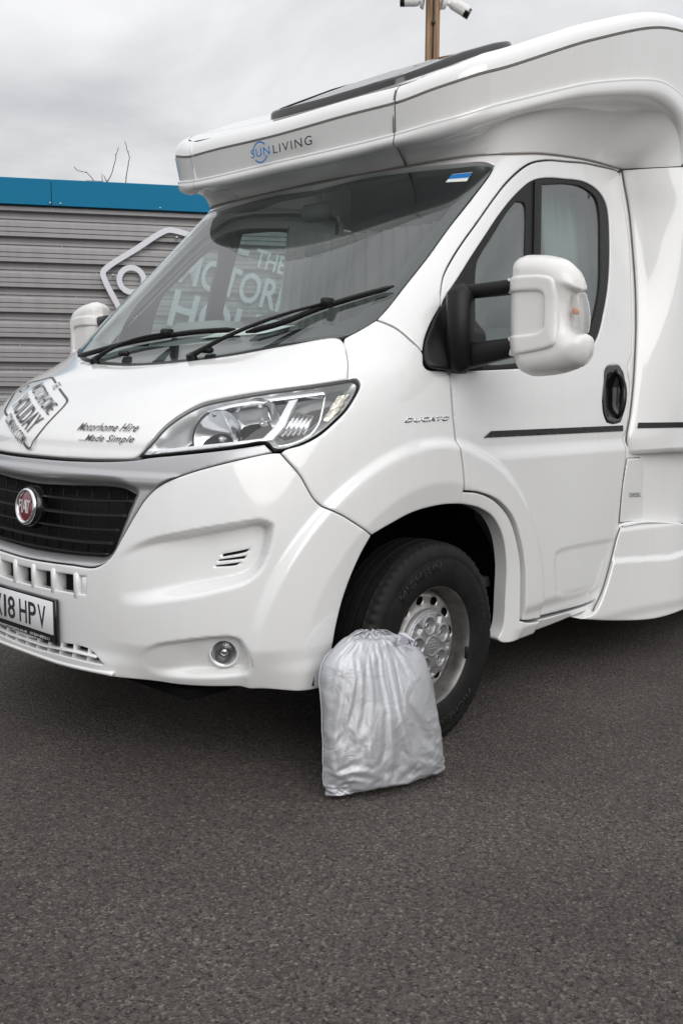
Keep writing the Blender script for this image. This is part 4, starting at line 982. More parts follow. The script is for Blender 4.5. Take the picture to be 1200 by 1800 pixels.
# windscreen sticker
q=O['sticker']; P,n=WS(np.array([a for a,b in q]),np.array([b for a,b in q])); P=P+n*.0005
st=mesh('windscreen_sticker',P,[(0,3,2,1)],M['paper'],glass); st['label']='small blue and white sticker at the top corner'
P2_=P*.0+P; lo=P[3]*.75+P[0]*.25; ro=P[2]*.75+P[1]*.25; 
o=mesh('sticker_band',np.array([P[0]*.95+P[3]*.05,P[1]*.95+P[2]*.05,P[1]*.38+P[2]*.62,P[0]*.38+P[3]*.62])+n.mean(0)*.0005,[(0,3,2,1)],'blue',glass)
# ================================================================ wheels
M['tyre_text']=mat('tyre_lettering',(.016,.016,.016),.5,spec=.3)
def make_wheel():
    WC=np.array([.935,0,HUBZ]); root=empty('front_wheel',WC); root.parent=VAN
    half_=[(.086,.207),(.095,.215),(.103,.235),(.108,.262),(.1085,.285),(.106,.305),(.1055,.307),(.104,.316),(.1045,.318),(.100,.335),(.094,.349),(.087,.3585),(.078,.3635),(.066,.366),(.060,.3668),(.0585,.357),(.0515,.357),(.050,.3675),(.026,.3690),(.0245,.359),(.0175,.359),(.016,.3695),(.0,.370)]
    prof=half_+[(-a,b) for a,b in reversed(half_[:-1])]
    n=192; V=[];F=[];q=len(prof)
    for k in range(n):
        a=2*math.pi*k/n
        for i,(h,r) in enumerate(prof):
            rr=r
            if k%3==0 and abs(h)>.06 and r>.345: rr-=.0075
            if k%3==1 and .017<abs(h)<.05 and r>.365 : rr-=.003
            if r>.33:
                # flattened contact patch
                zc=math.sin(a); 
                if rr*-zc>HUBZ-.001: rr=(HUBZ-.001)/(-zc)
            V.append((h,rr*math.cos(a),rr*math.sin(a)))
    for k in range(n):
        for i in range(q-1): F.append((k*q+i,k*q+i+1,((k+1)%n)*q+i+1,((k+1)%n)*q+i))
    ty=mesh('tyre',V,F,'tyre',root); auto_sharp(ty,38)
    # sidewall lettering
    def ring_text(s,ac,r0,size,wd):
        V,Fq=fit_text(s,wd,size,bold=.01); X=[]
        for x,y in V:
            a=math.radians(ac)-x/r0; r=r0+y; X.append((.1092-.0009*((r-.285)/.02)**2,r*math.cos(a),r*math.sin(a)))
        o=mesh('tyre_lettering',X,[tuple(reversed(f)) for f in Fq],M['tyre_text'],ty); md=o.modifiers.new('s','SOLIDIFY'); md.thickness=.0014; md.offset=0
    # seen from outside (+x) the +y axis points right: angles run anticlockwise from +y
    ring_text('MICHELIN',112,.285,.030,.24); ring_text('MICHELIN',-68,.285,.030,.24); ring_text('225/75 R 16 CP',20,.285,.016,.16)
    # rim barrel and flange
    rb=MB(); rb.lathe([(.080,.206),(.088,.2225),(.0935,.2215),(.0945,.216),(.091,.210),(.084,.2055),(.070,.201),(.052,.199),(.040,.197),(.020,.188),(-.03,.180),(-.08,.19),(-.09,.215)],(0,0,0),'x',96); rim=rb.build('rim','steel_dark',root,sharp=50)
    # disc with hand holes
    def xr(r): return np.interp(r,[.0,.110,.120,.130,.142,.158,.174,.186,.200],[.055,.055,.053,.046,.040,.041,.044,.034,.006])
    th=np.linspace(0,2*math.pi,120,endpoint=False); outer=np.stack([.198*np.cos(th),.198*np.sin(th)],1)
    holes=[]
    for k in range(12):
        a=math.radians(6+30*k); c=np.array([math.cos(a),math.sin(a)])*.158; t=np.array([-math.sin(a),math.cos(a)]); e=np.array([math.cos(a),math.sin(a)])
        holes.append(np.array([c+t*.0195*math.cos(w)+e*.0155*math.sin(w) for w in np.linspace(0,2*math.pi,22,endpoint=False)]))
    P,T,d=tri2d(outer,holes,.008,lip=.003); r=np.hypot(P[:,0],P[:,1]); dh=np.min([dist(P,hq) for hq in holes],0)
    x=xr(r)-.004*np.clip(1-dh/.004,0,1)
    mesh('wheel_disc',[(xx,p[0],p[1]) for xx,p in zip(x,P)],[tuple(f) for f in T],'steel',root)
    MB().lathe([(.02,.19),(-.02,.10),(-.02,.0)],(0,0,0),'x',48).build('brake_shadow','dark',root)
    HS=1.17
    # hub cover with five nut wells
    th=np.linspace(0,2*math.pi,90,endpoint=False); outer=np.stack([.106*np.cos(th),.106*np.sin(th)],1)
    P,T,d=tri2d(outer,[],.0035,lip=.003); r=np.hypot(P[:,0],P[:,1]); ang=np.arctan2(P[:,1],P[:,0])
    x=.074+.010*(1-(r/.106)**2)-.012*np.clip(1-d/.006,0,1)**2
    nuts=[]
    for k in range(5):
        a=math.radians(27+72*k); c=np.array([math.cos(a),math.sin(a)])*.064; nuts.append(c); dd=np.hypot(P[:,0]-c[0],P[:,1]-c[1]); x-=.022*smooth01((.0235-dd)/.006); x+=.004*np.exp(-((dd-.026)/.003)**2)
        a2=a+math.radians(36); u_=P[:,0]*math.cos(a2)+P[:,1]*math.sin(a2); w_=np.abs(-P[:,0]*math.sin(a2)+P[:,1]*math.cos(a2)); x-=.012*smooth01((.013-w_)/.004)*smooth01((u_-.070)/.004)*smooth01((.099-u_)/.004)
        x-=.004*smooth01((.0022-np.abs(-P[:,0]*math.sin(a)+P[:,1]*math.cos(a)))/.001)*smooth01(((P[:,0]*math.cos(a)+P[:,1]*math.sin(a))-.088)/.002)
    x+=.006*smooth01((.034-r)/.004)-.004*smooth01((.030-r)/.003)
    x+=.0022*smooth01((.022-np.abs(P[:,0]))/.002)*smooth01((.022-r)/.003)*(np.sin(P[:,1]*700)>0)
    hc=mesh('hub_cover',[(xx,p[0]*HS,p[1]*HS) for xx,p in zip(x,P)],[tuple(f) for f in T],'hub',root)
    for c in nuts:
        w=MB(); w.lathe([(.052,.0135),(.070,.0125),(.073,.009),(.073,.006),(.064,.0055),(.064,0)],(0,c[0]*HS,c[1]*HS),'x',6); w.build('wheel_nut','hub',hc,smooth=False)
    MB().lathe([(.03,.130),(.066,.127),(.0685,.122)],(0,0,0),'x',64).build('hub_skirt','hub',hc)
    MB().box((.0955,.186*math.cos(-.25)+.012,.186*math.sin(-.25)-.012),(.008,.016,.045),bev=.003).build('balance_weight','tyre',root)
    return root
wh=make_wheel()
w2=copy_tree(wh,VAN); w2.scale.x=-1; w2.location.x=-.935
for s in(1,-1):
    w=copy_tree(wh,VAN); w.name='rear_wheel'; w.scale.x=s; w.location=(.93*s,4.0,HUBZ)
# wheel-arch liner; dark underbody boxes put in to block light beneath
def arch_liner():
    V=[];F=[];n=40
    prof=[(.96,.53),(.94,.545),(.55,.545),(.45,.50)]
    for k in range(n+1):
        a=math.radians(-4+188*k/n)
        for x,r in prof: V.append((x,r*math.cos(a)*1.0,HUBZ+r*math.sin(a)))
    q=len(prof); F=[(k*q+i,k*q+i+1,(k+1)*q+i+1,(k+1)*q+i) for k in range(n) for i in range(q-1)]
    o=mesh('wheel_arch_liner',V,F,'underbody',VAN); mirrored(o)
    MB().box((.47,0,.69),(.04,1.05,.62)).build('inner_wing','underbody',VAN,smooth=False); MB().box((-.47,0,.69),(.04,1.05,.62)).build('inner_wing','underbody',VAN,smooth=False)
arch_liner()
for i in range(5):
    a=math.radians(60-30*i) if i<4 else 0
ub=MB(); ub.box((0,-.35,.36),(.9,1.0,.08)); ub.box((0,-.60,.29),(1.36,.40,.03)); ub.box((0,.70,.33),(1.3,.34,.05)); ub.build('engine_tray_and_shade_slab','underbody',VAN,smooth=False)  # engine tray, with low black slabs added to read as shadow under the bumper
MB().box((0,3.2,.37),(1.9,4.3,.14)).build('floor_pan','underbody',VAN,smooth=False)
MB().box((0,.60,.62),(1.5,.06,.5)).build('bulkhead','underbody',VAN,smooth=False)
# body-coloured arch screws
for y,z in((.32,.785),(.42,.66),(.485,.50)):
    P,n=WS(np.array(1+ (y-0.0)/ (1.0*math.pi/2)/1.0),np.array(z))
# ================================================================ cab interior
DB=MB(); 
V=[];F=[];m=18
for i in range(m+1):
    x=-.92+1.84*i/m; yf=-.20+.16*(abs(x)/.92)**3
    for (dy,z) in((.02,1.30),(.0,1.375),(.10,1.425),(.28,1.475),(.40,1.47),(.50,1.36),(.52,1.05),(.46,.8)): V.append((x,yf+dy,z+.012*math.sin(x*5+dy*9)))
F=[(i*8+j,(i+1)*8+j,(i+1)*8+j+1,i*8+j+1) for i in range(m) for j in range(7)]
dash=mesh('dashboard',V,F,'dash',VAN); bn=MB(); bn.box((-.42,.20,1.50),(.38,.22,.10),bev=.04); bn.build('instrument_hood','dash',dash)
pp=mesh('paper_sheet',[(-.22,-.02,1.462),(.16,.0,1.470),(.14,.20,1.515),(-.24,.18,1.515)],[(0,1,2,3)],'paper',dash)
# steering wheel (right-hand drive)
sc_=np.array([-.42,.44,1.50]); ax=np.array([0,-.52,.85]);ax/=np.linalg.norm(ax)*-1; ax=-ax
bx=np.array([1.,0,0]);by=np.cross(ax,bx)
pts=[sc_+.20*(math.cos(t)*bx+math.sin(t)*by) for t in np.linspace(0,2*math.pi,41)]
stw=MB().tube(pts,.016,10,cap=False).build('steering_wheel',mat('grip_grey',(.06,.06,.065),.5),VAN)
sp=MB(); sp.box(sc_,(.15,.05,.12),bev=.02)
for t in(math.radians(0),math.radians(180),math.radians(-90)): sp.tube([sc_,sc_+.2*(math.cos(t)*bx+math.sin(t)*by)],.013,8)
sp.build('wheel_spokes','interior',stw)
def seat(x):
    s=MB(); s.box((x,.95,.86),(.50,.52,.16),bev=.05); o=s.build('cab_seat','cloth',VAN)
    b=MB(); R=Matrix.Rotation(.16,3,'X'); b.box((x,1.26,1.22),(.48,.14,.66),R=R,bev=.05); b.build('seat_back','cloth',o)
    h=MB(); h.box((x,1.33,1.63),(.28,.10,.18),R=R,bev=.04); h.build('head_rest','cloth',o)
    MB().box((x,.95,.6),(.4,.4,.4)).build('seat_base','interior',o,smooth=False)
seat(-.45); seat(.45)
# pleated cab curtain hanging behind the seats, headlining
V=[];F=[];n=120
for i in range(n+1):
    x=-.95+1.9*i/n; y=1.62+.025*math.sin(i*1.05)+.012*math.sin(i*.37)
    for z in(.75,1.3,1.8,2.16): V.append((x,y+.01*math.sin(i*.9+z),z))
F=[(i*4+j,(i+1)*4+j,(i+1)*4+j+1,i*4+j+1) for i in range(n) for j in range(3)]
mesh('cab_curtain',V,F,'curtain',VAN)
for s_ in(1,-1):   # side curtains gathered behind the door windows
    V=[];n=44
    for i in range(n+1):
        y=1.03+.57*i/n; x=.80+.022*math.sin(i*1.25)+.010*math.sin(i*.5)
        for z,dx in((1.25,.06),(1.7,.02),(2.12,-.045)): V.append((s_*(x+dx),y,z))
    F=[(i*3+j,(i+1)*3+j,(i+1)*3+j+1,i*3+j+1) for i in range(n) for j in range(2)]
    mesh('side_curtain',V,F,'curtain',VAN)
V,F=grid([np.array([(-.70,y,2.10),(-.4,y,2.14),(0,y,2.15),(.4,y,2.14),(.70,y,2.10)])+[0,0,min(.12,max(0,(y-.5)*.2))] for y in(.58,.66,.74)]); mesh('headlining',V,F,'interior',VAN)
MB().box((0,1.67,2.30),(1.76,.03,.40)).build('cab_bulkhead','interior',VAN,smooth=False)
MB().box((0,1.1,.50),(1.8,1.6,.04)).build('cab_floor','interior',VAN,smooth=False)
# rear-view screen pod under the top of the windscreen
MB().box((0,.46,2.02),(.16,.07,.07),bev=.02).build('sensor_pod','interior',VAN)
# ================================================================ ground
def asphalt():
    m=bpy.data.materials.new('asphalt'); m.use_nodes=True; t=m.node_tree; b=t.nodes['Principled BSDF']; c=N(t,'ShaderNodeTexCoord')
    v=N(t,'ShaderNodeTexVoronoi'); v.inputs['Scale'].default_value=150; v.inputs['Randomness'].default_value=1; L(t,c.outputs['Object'],v.inputs['Vector'])
    # distort lookups a little so that stones are irregular
    nz=N(t,'ShaderNodeTexNoise'); nz.inputs['Scale'].default_value=90; nz.inputs['Detail'].default_value=3; L(t,c.outputs['Object'],nz.inputs['Vector'])
    mxv=N(t,'ShaderNodeMix',data_type='VECTOR'); mxv.inputs[0].default_value=.012; L(t,c.outputs['Object'],mxv.inputs[4]); L(t,nz.outputs['Color'],mxv.inputs[5]); L(t,mxv.outputs[1],v.inputs['Vector'])
    hsv=N(t,'ShaderNodeSeparateColor'); L(t,v.outputs['Color'],hsv.inputs[0])
    r=N(t,'ShaderNodeValToRGB'); e=r.color_ramp.elements
    e[0].position=0; e[0].color=(0.052,0.046,0.043,1); e[1].position=1; e[1].color=(0.163,0.140,0.122,1)
    for p,cc in((.30,(0.073,0.065,0.060,1)),(.75,(0.106,0.092,0.085,1)),(.92,(0.135,0.114,0.101,1)),(.975,(0.20,0.170,0.145,1))): q=e.new(p); q.color=cc
    L(t,hsv.outputs[0],r.inputs[0])
    # large soft patches and tyre-worn areas
    n2=N(t,'ShaderNodeTexNoise'); n2.inputs['Scale'].default_value=.9; n2.inputs['Detail'].default_value=8; n2.inputs['Roughness'].default_value=.65; L(t,c.outputs['Object'],n2.inputs['Vector'])
    mr=N(t,'ShaderNodeMapRange'); mr.inputs[1].default_value=.3; mr.inputs[2].default_value=.7; mr.inputs[3].default_value=.74; mr.inputs[4].default_value=1.22; L(t,n2.outputs['Fac'],mr.inputs[0])
    mu=N(t,'ShaderNodeMix',data_type='RGBA',blend_type='MULTIPLY'); mu.inputs[0].default_value=1; L(t,r.outputs[0],mu.inputs[6]); L(t,mr.outputs[0],mu.inputs[7])
    # dark binder pits
    n4=N(t,'ShaderNodeTexNoise'); n4.inputs['Scale'].default_value=62; n4.inputs['Detail'].default_value=5; n4.inputs['Roughness'].default_value=.7; L(t,c.outputs['Object'],n4.inputs['Vector'])
    rp=N(t,'ShaderNodeValToRGB'); rp.color_ramp.elements[0].position=.36; rp.color_ramp.elements[0].color=(.26,.25,.25,1); rp.color_ramp.elements[1].position=.47; rp.color_ramp.elements[1].color=(1,1,1,1); L(t,n4.outputs['Fac'],rp.inputs[0])
    mu2=N(t,'ShaderNodeMix',data_type='RGBA',blend_type='MULTIPLY'); mu2.inputs[0].default_value=1; L(t,mu.outputs[2],mu2.inputs[6]); L(t,rp.outputs[0],mu2.inputs[7])
    # scattered pale chippings
    v3=N(t,'ShaderNodeTexVoronoi'); v3.inputs['Scale'].default_value=26; L(t,mxv.outputs[1],v3.inputs['Vector'])
    lt=N(t,'ShaderNodeMath',operation='LESS_THAN'); lt.inputs[1].default_value=.085; L(t,v3.outputs['Distance'],lt.inputs[0])
    s3=N(t,'ShaderNodeSeparateColor'); L(t,v3.outputs['Color'],s3.inputs[0]); gt=N(t,'ShaderNodeMath',operation='GREATER_THAN'); gt.inputs[1].default_value=.915; L(t,s3.outputs[1],gt.inputs[0])
    an=N(t,'ShaderNodeMath',operation='MULTIPLY'); L(t,lt.outputs[0],an.inputs[0]); L(t,gt.outputs[0],an.inputs[1])
    pc=N(t,'ShaderNodeValToRGB'); pc.color_ramp.elements[0].color=(.12,.10,.085,1); pc.color_ramp.elements[1].color=(.30,.27,.24,1); L(t,s3.outputs[2],pc.inputs[0])
    mx3=N(t,'ShaderNodeMix',data_type='RGBA'); L(t,an.outputs[0],mx3.inputs[0]); L(t,mu2.outputs[2],mx3.inputs[6]); L(t,pc.outputs[0],mx3.inputs[7])
    L(t,mx3.outputs[2],b.inputs['Base Color']); b.inputs['Roughness'].default_value=.82; b.inputs['Specular IOR Level'].default_value=.35
    ad=N(t,'ShaderNodeMath',operation='MULTIPLY_ADD'); ad.inputs[1].default_value=.7; L(t,n4.outputs['Fac'],ad.inputs[0]); L(t,v.outputs['Distance'],ad.inputs[2])
    bp=N(t,'ShaderNodeBump'); bp.inputs['Strength'].default_value=.9; bp.inputs['Distance'].default_value=.008; L(t,ad.outputs[0],bp.inputs['Height']); L(t,bp.outputs[0],b.inputs['Normal'])
    return m
g_=mesh('ground',[(-400,-400,0),(400,-400,0),(400,400,0),(-400,400,0)],[(0,1,2,3)],asphalt(),smooth=False); tag(g_,kind='structure')
# ================================================================ clad building
BA=np.array([-5.53,1.93]); bt=np.array([.593,.805]);bt/=np.linalg.norm(bt); bn_=np.array([bt[1],-bt[0]])
def bw(s,z,o=0.): p=BA+bt*s+bn_*o; return (p[0],p[1],z)
BLD=tag(empty('clad_building',(*(BA+bt*1.5),0)),'grey ribbed metal clad building with a blue band along its top edge','building'); bo=np.array([*(BA+bt*1.5),0])
M['clad']=mat('grey_cladding',(.285,.276,.278),.40,.1,noise=.06,nscale=1.3)
M['fascia']=mat('blue_fascia',(.001,.165,.315),.55,spec=.2)
_t=M['clad'].node_tree; _b=_t.nodes['Principled BSDF']; _o=_b.inputs['Base Color'].links[0].from_socket; _c=N(_t,'ShaderNodeTexCoord'); _m=N(_t,'ShaderNodeMapping'); _m.inputs['Scale'].default_value=(9,9,.5); L(_t,_c.outputs['Object'],_m.inputs[0]); _n=N(_t,'ShaderNodeTexNoise'); _n.inputs['Scale'].default_value=1.4; _n.inputs['Detail'].default_value=6; L(_t,_m.outputs[0],_n.inputs['Vector']); _r=N(_t,'ShaderNodeMapRange'); _r.inputs[1].default_value=.3; _r.inputs[2].default_value=.6; _r.inputs[3].default_value=.92; _r.inputs[4].default_value=1.03; L(_t,_n.outputs['Fac'],_r.inputs[0]); _x=N(_t,'ShaderNodeMix',data_type='RGBA',blend_type='MULTIPLY'); _x.inputs[0].default_value=1; L(_t,_o,_x.inputs[6]); L(_t,_r.outputs[0],_x.inputs[7]); L(_t,_x.outputs[2],_b.inputs['Base Color'])
M['sign']=mat('sign_white',(.70,.70,.75),.4)
M['screw']=mat('screw',(.5,.5,.5),.35,.9)
# cladding profile, one pitch: shadowed step, flat with fine ribs
prof=[]; z=2.985; pitch=.2325
per=[(0,0.0),(.004,.004),(.036,.006),(.041,-.003),(.045,.004),(.080,.006),(.085,-.003),(.089,.004),(.124,.006),(.129,-.100),(.166,-.125),(.171,-.060),(.172,-.050),(.192,-.048),(.200,-.066),(.206,-.066),(.214,-.006)]
first=2.985-.11
zz=[];oo=[]
zs=2.985+pitch
k=0
for q in range(14):
    for dz_,o in per:
        zc=first+.0-(q-1)*pitch+.170-dz_-.0
        if zc<2.985 and zc>0.02: zz.append(zc);oo.append(o)
def sheet(s0,s1):
    V=[];F=[];n=len(zz)
    for s in(s0,s1):
        for a,b in zip(zz,oo): V.append(np.array(bw(s,a,b))-bo)
    F=[(i,i+1,n+i+1,n+i) for i in range(n-1)]
    return mesh('cladding_sheet',V,F,'clad',BLD,smooth=False)
for s0 in(-9,-6,-3.0,0.0,3.0,6.0): sheet(s0,s0+3.0)
for s0,s1 in((-9,-5.5),(-5.5,-2),(-2.0,.462),(.468,3.4),(3.406,6.4),(6.406,9)):
    mb=MB(); V=[];
    for s in(s0,s1):
        for zc,o in((2.972,.045),(2.972,.055),(3.204,.055),(3.210,.045),(3.210,-.25),(2.972,.0)): V.append(np.array(bw(s,zc,o))-bo)
    F=[(i,(i+1)%6,6+(i+1)%6,6+i) for i in range(6)]+[tuple(range(5,-1,-1)),tuple(range(6,12))]
    mb.add(V,F).build('fascia_panel','fascia',BLD,smooth=False)
# side and rear walls, roof
mb=MB(); V=[np.array(bw(s,z,o))-bo for s in(-9,9) for z,o in((0,-.06),(3.19,-.06),(3.19,-5),(0,-5))]; mb.add(V,[(0,1,2,3),(7,6,5,4),(1,5,6,2),(3,2,6,7),(0,4,5,1)]); mb.build('building_core','clad',BLD,smooth=False)
for s,z in((.452,2.992),(.545,2.990),(1.46,2.990),(2.46,2.990),(-.5,2.99)):
    c=np.array(bw(s,z,.056))-bo; MB().tube([c,c+np.array([*bn_,0])*.006],[.011,.009],10).build('fascia_screw','screw',BLD)
for s,q in((.54,2),(.66,4),(.13,6),(.13,7.0),(.66,7.0),(.85,3.0)):
    zc=first-(q-1)*pitch+.170-.207; c=np.array(bw(s,zc,-.03))-bo; MB().tube([c,c+np.array([*bn_,0])*.008],[.010,.008],8).build('cladding_screw','screw',BLD)
# ---- sign on the cladding
SO=np.array([.90,2.40]); sa=math.radians(-15.5)
def sg(a,b,o=.05): s=SO[0]+a*math.cos(sa)-b*math.sin(sa); z=SO[1]+a*math.sin(sa)+b*math.cos(sa); return np.array(bw(s,z,o))
SIGN=tag(empty('wall_sign',tuple(sg(1.2,0))),'large white tag-shaped sign of raised letters and outline, on the grey ribbed wall','sign'); so_=sg(1.2,0)
def bar(name,pl,w,closed=False):
    q=catmull(pl,.03,closed); 
    if closed: q=np.concatenate([q,q[:1]])
    T=np.gradient(q,axis=0);T/=np.linalg.norm(T,axis=1)[:,None];n=np.stack([-T[:,1],T[:,0]],1); V=[];k=len(q)
    for p,nn in zip(q,n):
        for sd,o in((-.5,.046),(-.5,.064),(.5,.064),(.5,.046)): x=p+nn*w*sd; V.append(sg(x[0],x[1],o)-so_)
    F=[(i*4+j,(i+1)*4+j,(i+1)*4+(j+1)%4,i*4+(j+1)%4) for i in range(k-1) for j in range(4)]
    if not closed: F+=[(3,2,1,0),tuple((k-1)*4+j for j in range(4))]
    return mesh(name,V,F,'sign',SIGN,smooth=False)
rnd=lambda a,b,c,r=.10:[tuple(np.array(b)+(np.array(a)-b)/np.linalg.norm(np.array(a)-b)*r),tuple(np.array(b)*.6+(np.array(b)+(np.array(a)-b)/np.linalg.norm(np.array(a)-b)*r)*.2+(np.array(b)+(np.array(c)-b)/np.linalg.norm(np.array(c)-b)*r)*.2),tuple(np.array(b)+(np.array(c)-b)/np.linalg.norm(np.array(c)-b)*r)]
A_,B_,C_,D_,E_=(2.58,.56),(.50,.56),(.0,-.02),(.50,-.58),(2.58,-.58)
bar('sign_outline',[(1.30,.56),(1.1,.56),(.8,.56)]+rnd(A_,B_,C_)+[(.27,.29)]+rnd(B_,C_,D_,.09)+[(.26,-.31)]+rnd(C_,D_,E_)+[(.70,-.58)],.052)
bar('sign_outline',[(1.80,.56),(2.2,.56)]+rnd(B_,A_,E_)+[(2.58,0)]+rnd(A_,E_,D_)+[(2.40,-.58)],.052)
bar('sign_ring',[(.295+.115*math.cos(t),-.01+.115*math.sin(t)) for t in np.linspace(0,2*math.pi,20,endpoint=False)],.052,True)
def sign_text(s,a0,a1,b0,b1,bold):
    V,F=fit_text(s,a1-a0,b1-b0,bold=bold); o0=sg((a0+a1)/2,(b0+b1)/2,.064)-so_; ax=sg(1,0)-sg(0,0); ay=sg(0,1)-sg(0,0)
    flat_text('sign_lettering',(V,F),o0,ax,ay,M['sign'],SIGN,0,.018)
sign_text('THE',1.37,1.68,.465,.640,.02); sign_text('MOTORHOME',.715,2.42,.10,.398,.018); sign_text('HOLIDAY',.715,2.42,-.33,.035,.022); sign_text('COMPANY.COM',.80,2.35,-.66,-.43,.016)
for a,b in((.12,-.02),(.60,.50)):
    c=sg(a,b,.05)-so_; MB().tube([c,c+np.array([*bn_,0])*.02],.014,10).build('sign_fixing','screw',SIGN)
# small vent box and bare twigs seen above the roof edge
vb=tag(MB().box((0,0,.185),(.17,.10,.11),bev=.008).build('roof_vent',mat('vent_grey',(.10,.11,.11),.6)),'small dark grey box on the roof edge beside bare twigs','vent')
vb.location=bw(.84,3.05,-.35); vb.rotation_euler=(0,0,math.atan2(bt[1],bt[0]))
M['bark']=mat('bark',(.055,.045,.038),.85,noise=.4,nscale=40)
def twig(name,pts,r0,label,kids=()):
    P=catmull(pts,.06); P=P+np.random.normal(0,.004,P.shape); 
    for i in range(3,len(P)-1,4): P[i]+=np.random.normal(0,.006,3)
    o=MB().tube(P,np.linspace(r0,.0045,len(P)),6).build(name,'bark'); tag(o,label,'twig','bare twigs above the roof edge')
    for kp in kids: MB().tube(catmull(kp,.05),np.linspace(.007,.0035,len(catmull(kp,.05))),6).build('side_shoot','bark',o)
    for i in range(2,len(P),3): MB().tube([P[i],P[i]+np.array([random.uniform(-.012,.012),random.uniform(-.012,.012),.018])],[.006,.003],5).build('bud','bark',o)
    return o
def sapling(label,stem,base,kids=()):
    pts=[base,(base[0]*.7+stem[-1][0]*.3,base[1]*.7+stem[-1][1]*.3,1.4),(stem[-1][0]*.8+base[0]*.2,stem[-1][1]*.8+base[1]*.2,3.0)]+list(reversed(stem))
    return twig('bare_sapling',pts,.022,label,kids)
sapling('bare twig bent sideways over the grey vent box',[(-9.886,5.459,4.568),(-9.838,5.524,4.523),(-9.789,5.59,4.511),(-9.727,5.675,4.392),(-9.694,5.719,4.296)],(-9.6,5.85,0))
sapling('forked bare twig with a curved main shoot beside the vent box',[(-9.509,5.971,4.905),(-9.536,5.934,4.722),(-9.568,5.891,4.529),(-9.614,5.828,4.402),(-9.62,5.82,4.302)],(-9.55,5.9,0),kids=[[(-9.614,5.828,4.393),(-9.623,5.815,4.417),(-9.642,5.79,4.49)],[(-9.62,5.815,4.30),(-9.649,5.781,4.366),(-9.657,5.77,4.505)]])
sapling('tallest bare twig, hooked at its tip, above the blue band',[(-9.449,6.052,4.976),(-9.426,6.083,4.83),(-9.422,6.088,4.69),(-9.439,6.065,4.524),(-9.451,6.049,4.382),(-9.457,6.041,4.274)],(-9.45,6.1,0))
# ================================================================ timber post with security cameras
def woodmat():
    m=mat('weathered_timber',(.33,.20,.10),.75); t=m.node_tree; b=t.nodes['Principled BSDF']; c=N(t,'ShaderNodeTexCoord'); mp=N(t,'ShaderNodeMapping'); mp.inputs['Scale'].default_value=(30,30,1.6); L(t,c.outputs['Object'],mp.inputs[0])
    n=N(t,'ShaderNodeTexNoise'); n.inputs['Scale'].default_value=1.5; n.inputs['Detail'].default_value=8; n.inputs['Roughness'].default_value=.65; L(t,mp.outputs[0],n.inputs['Vector'])
    r=N(t,'ShaderNodeValToRGB'); r.color_ramp.elements[0].position=.32; r.color_ramp.elements[0].color=(.14,.075,.035,1); r.color_ramp.elements[1].position=.68; r.color_ramp.elements[1].color=(.42,.27,.15,1); L(t,n.outputs['Fac'],r.inputs[0]); L(t,r.outputs[0],b.inputs['Base Color'])
    return m
pp_=np.array([-2.202,4.117,0]); 
POST=tag(empty('timber_post',tuple(pp_)),'square timber post behind the motorhome roof, dark cable down its face','post')
pz=math.radians(43); Rz=Matrix.Rotation(pz,3,'Z')
MB().box((0,0,2.6),(.112,.112,5.2),R=Rz,bev=.006).build('post_shaft',woodmat(),POST,smooth=False)
fx=np.array([math.sin(pz),-math.cos(pz),0])*.062
MB().tube([fx+[0,0,.3],fx+[.002,0,2.5],fx+[0,0,4.6]],.007,8).build('cable','rubber',POST); MB().box(fx+[0,0,4.34],(.03,.03,.03),R=Rz,bev=.005).build('cable_clip','rubber',POST)
M['camwhite']=mat('camera_white',(.74,.74,.73),.4)
def cctv(base,elbow,tip,label):
    base,elbow,tip=[np.array(v,float) for v in(base,elbow,tip)]
    root=tag(empty('security_camera',tuple(base)),label,'camera','security cameras on the post')
    d=tip-elbow; ln=np.linalg.norm(d); d/=ln
    MB().tube([np.zeros(3),(elbow-base)*.35],[.062,.050],18).build('mount_base','camwhite',root,sharp=40)
    MB().tube([(elbow-base)*.3,(elbow-base)],.020,12).build('mount_arm','camwhite',root)
    e=elbow-base
    MB().tube([e-d*.03,e,e+d*ln*.72],[.036,.043,.043],20).build('camera_body','camwhite',root,sharp=40)
    MB().tube([e+d*ln*.70,e+d*ln],[.0445,.0445],20).build('camera_hood','gloss_black',root,sharp=40)
    sh=MB(); sh.tube([e+d*.02+np.array([0,0,.012]),e+d*ln*.9+np.array([0,0,.012])],[.046,.046],20); sh.build('sun_shield','camwhite',root,sharp=40)
    return root
cctv((-2.150,4.170,4.53),(-2.085,4.255,4.515),(-1.985,4.345,4.437),'white bullet camera angled down, pointing right of the timber post')
cctv((-2.262,4.068,4.53),(-2.320,4.030,4.54),(-2.425,3.955,4.545),'white bullet camera held level, pointing left of the timber post')
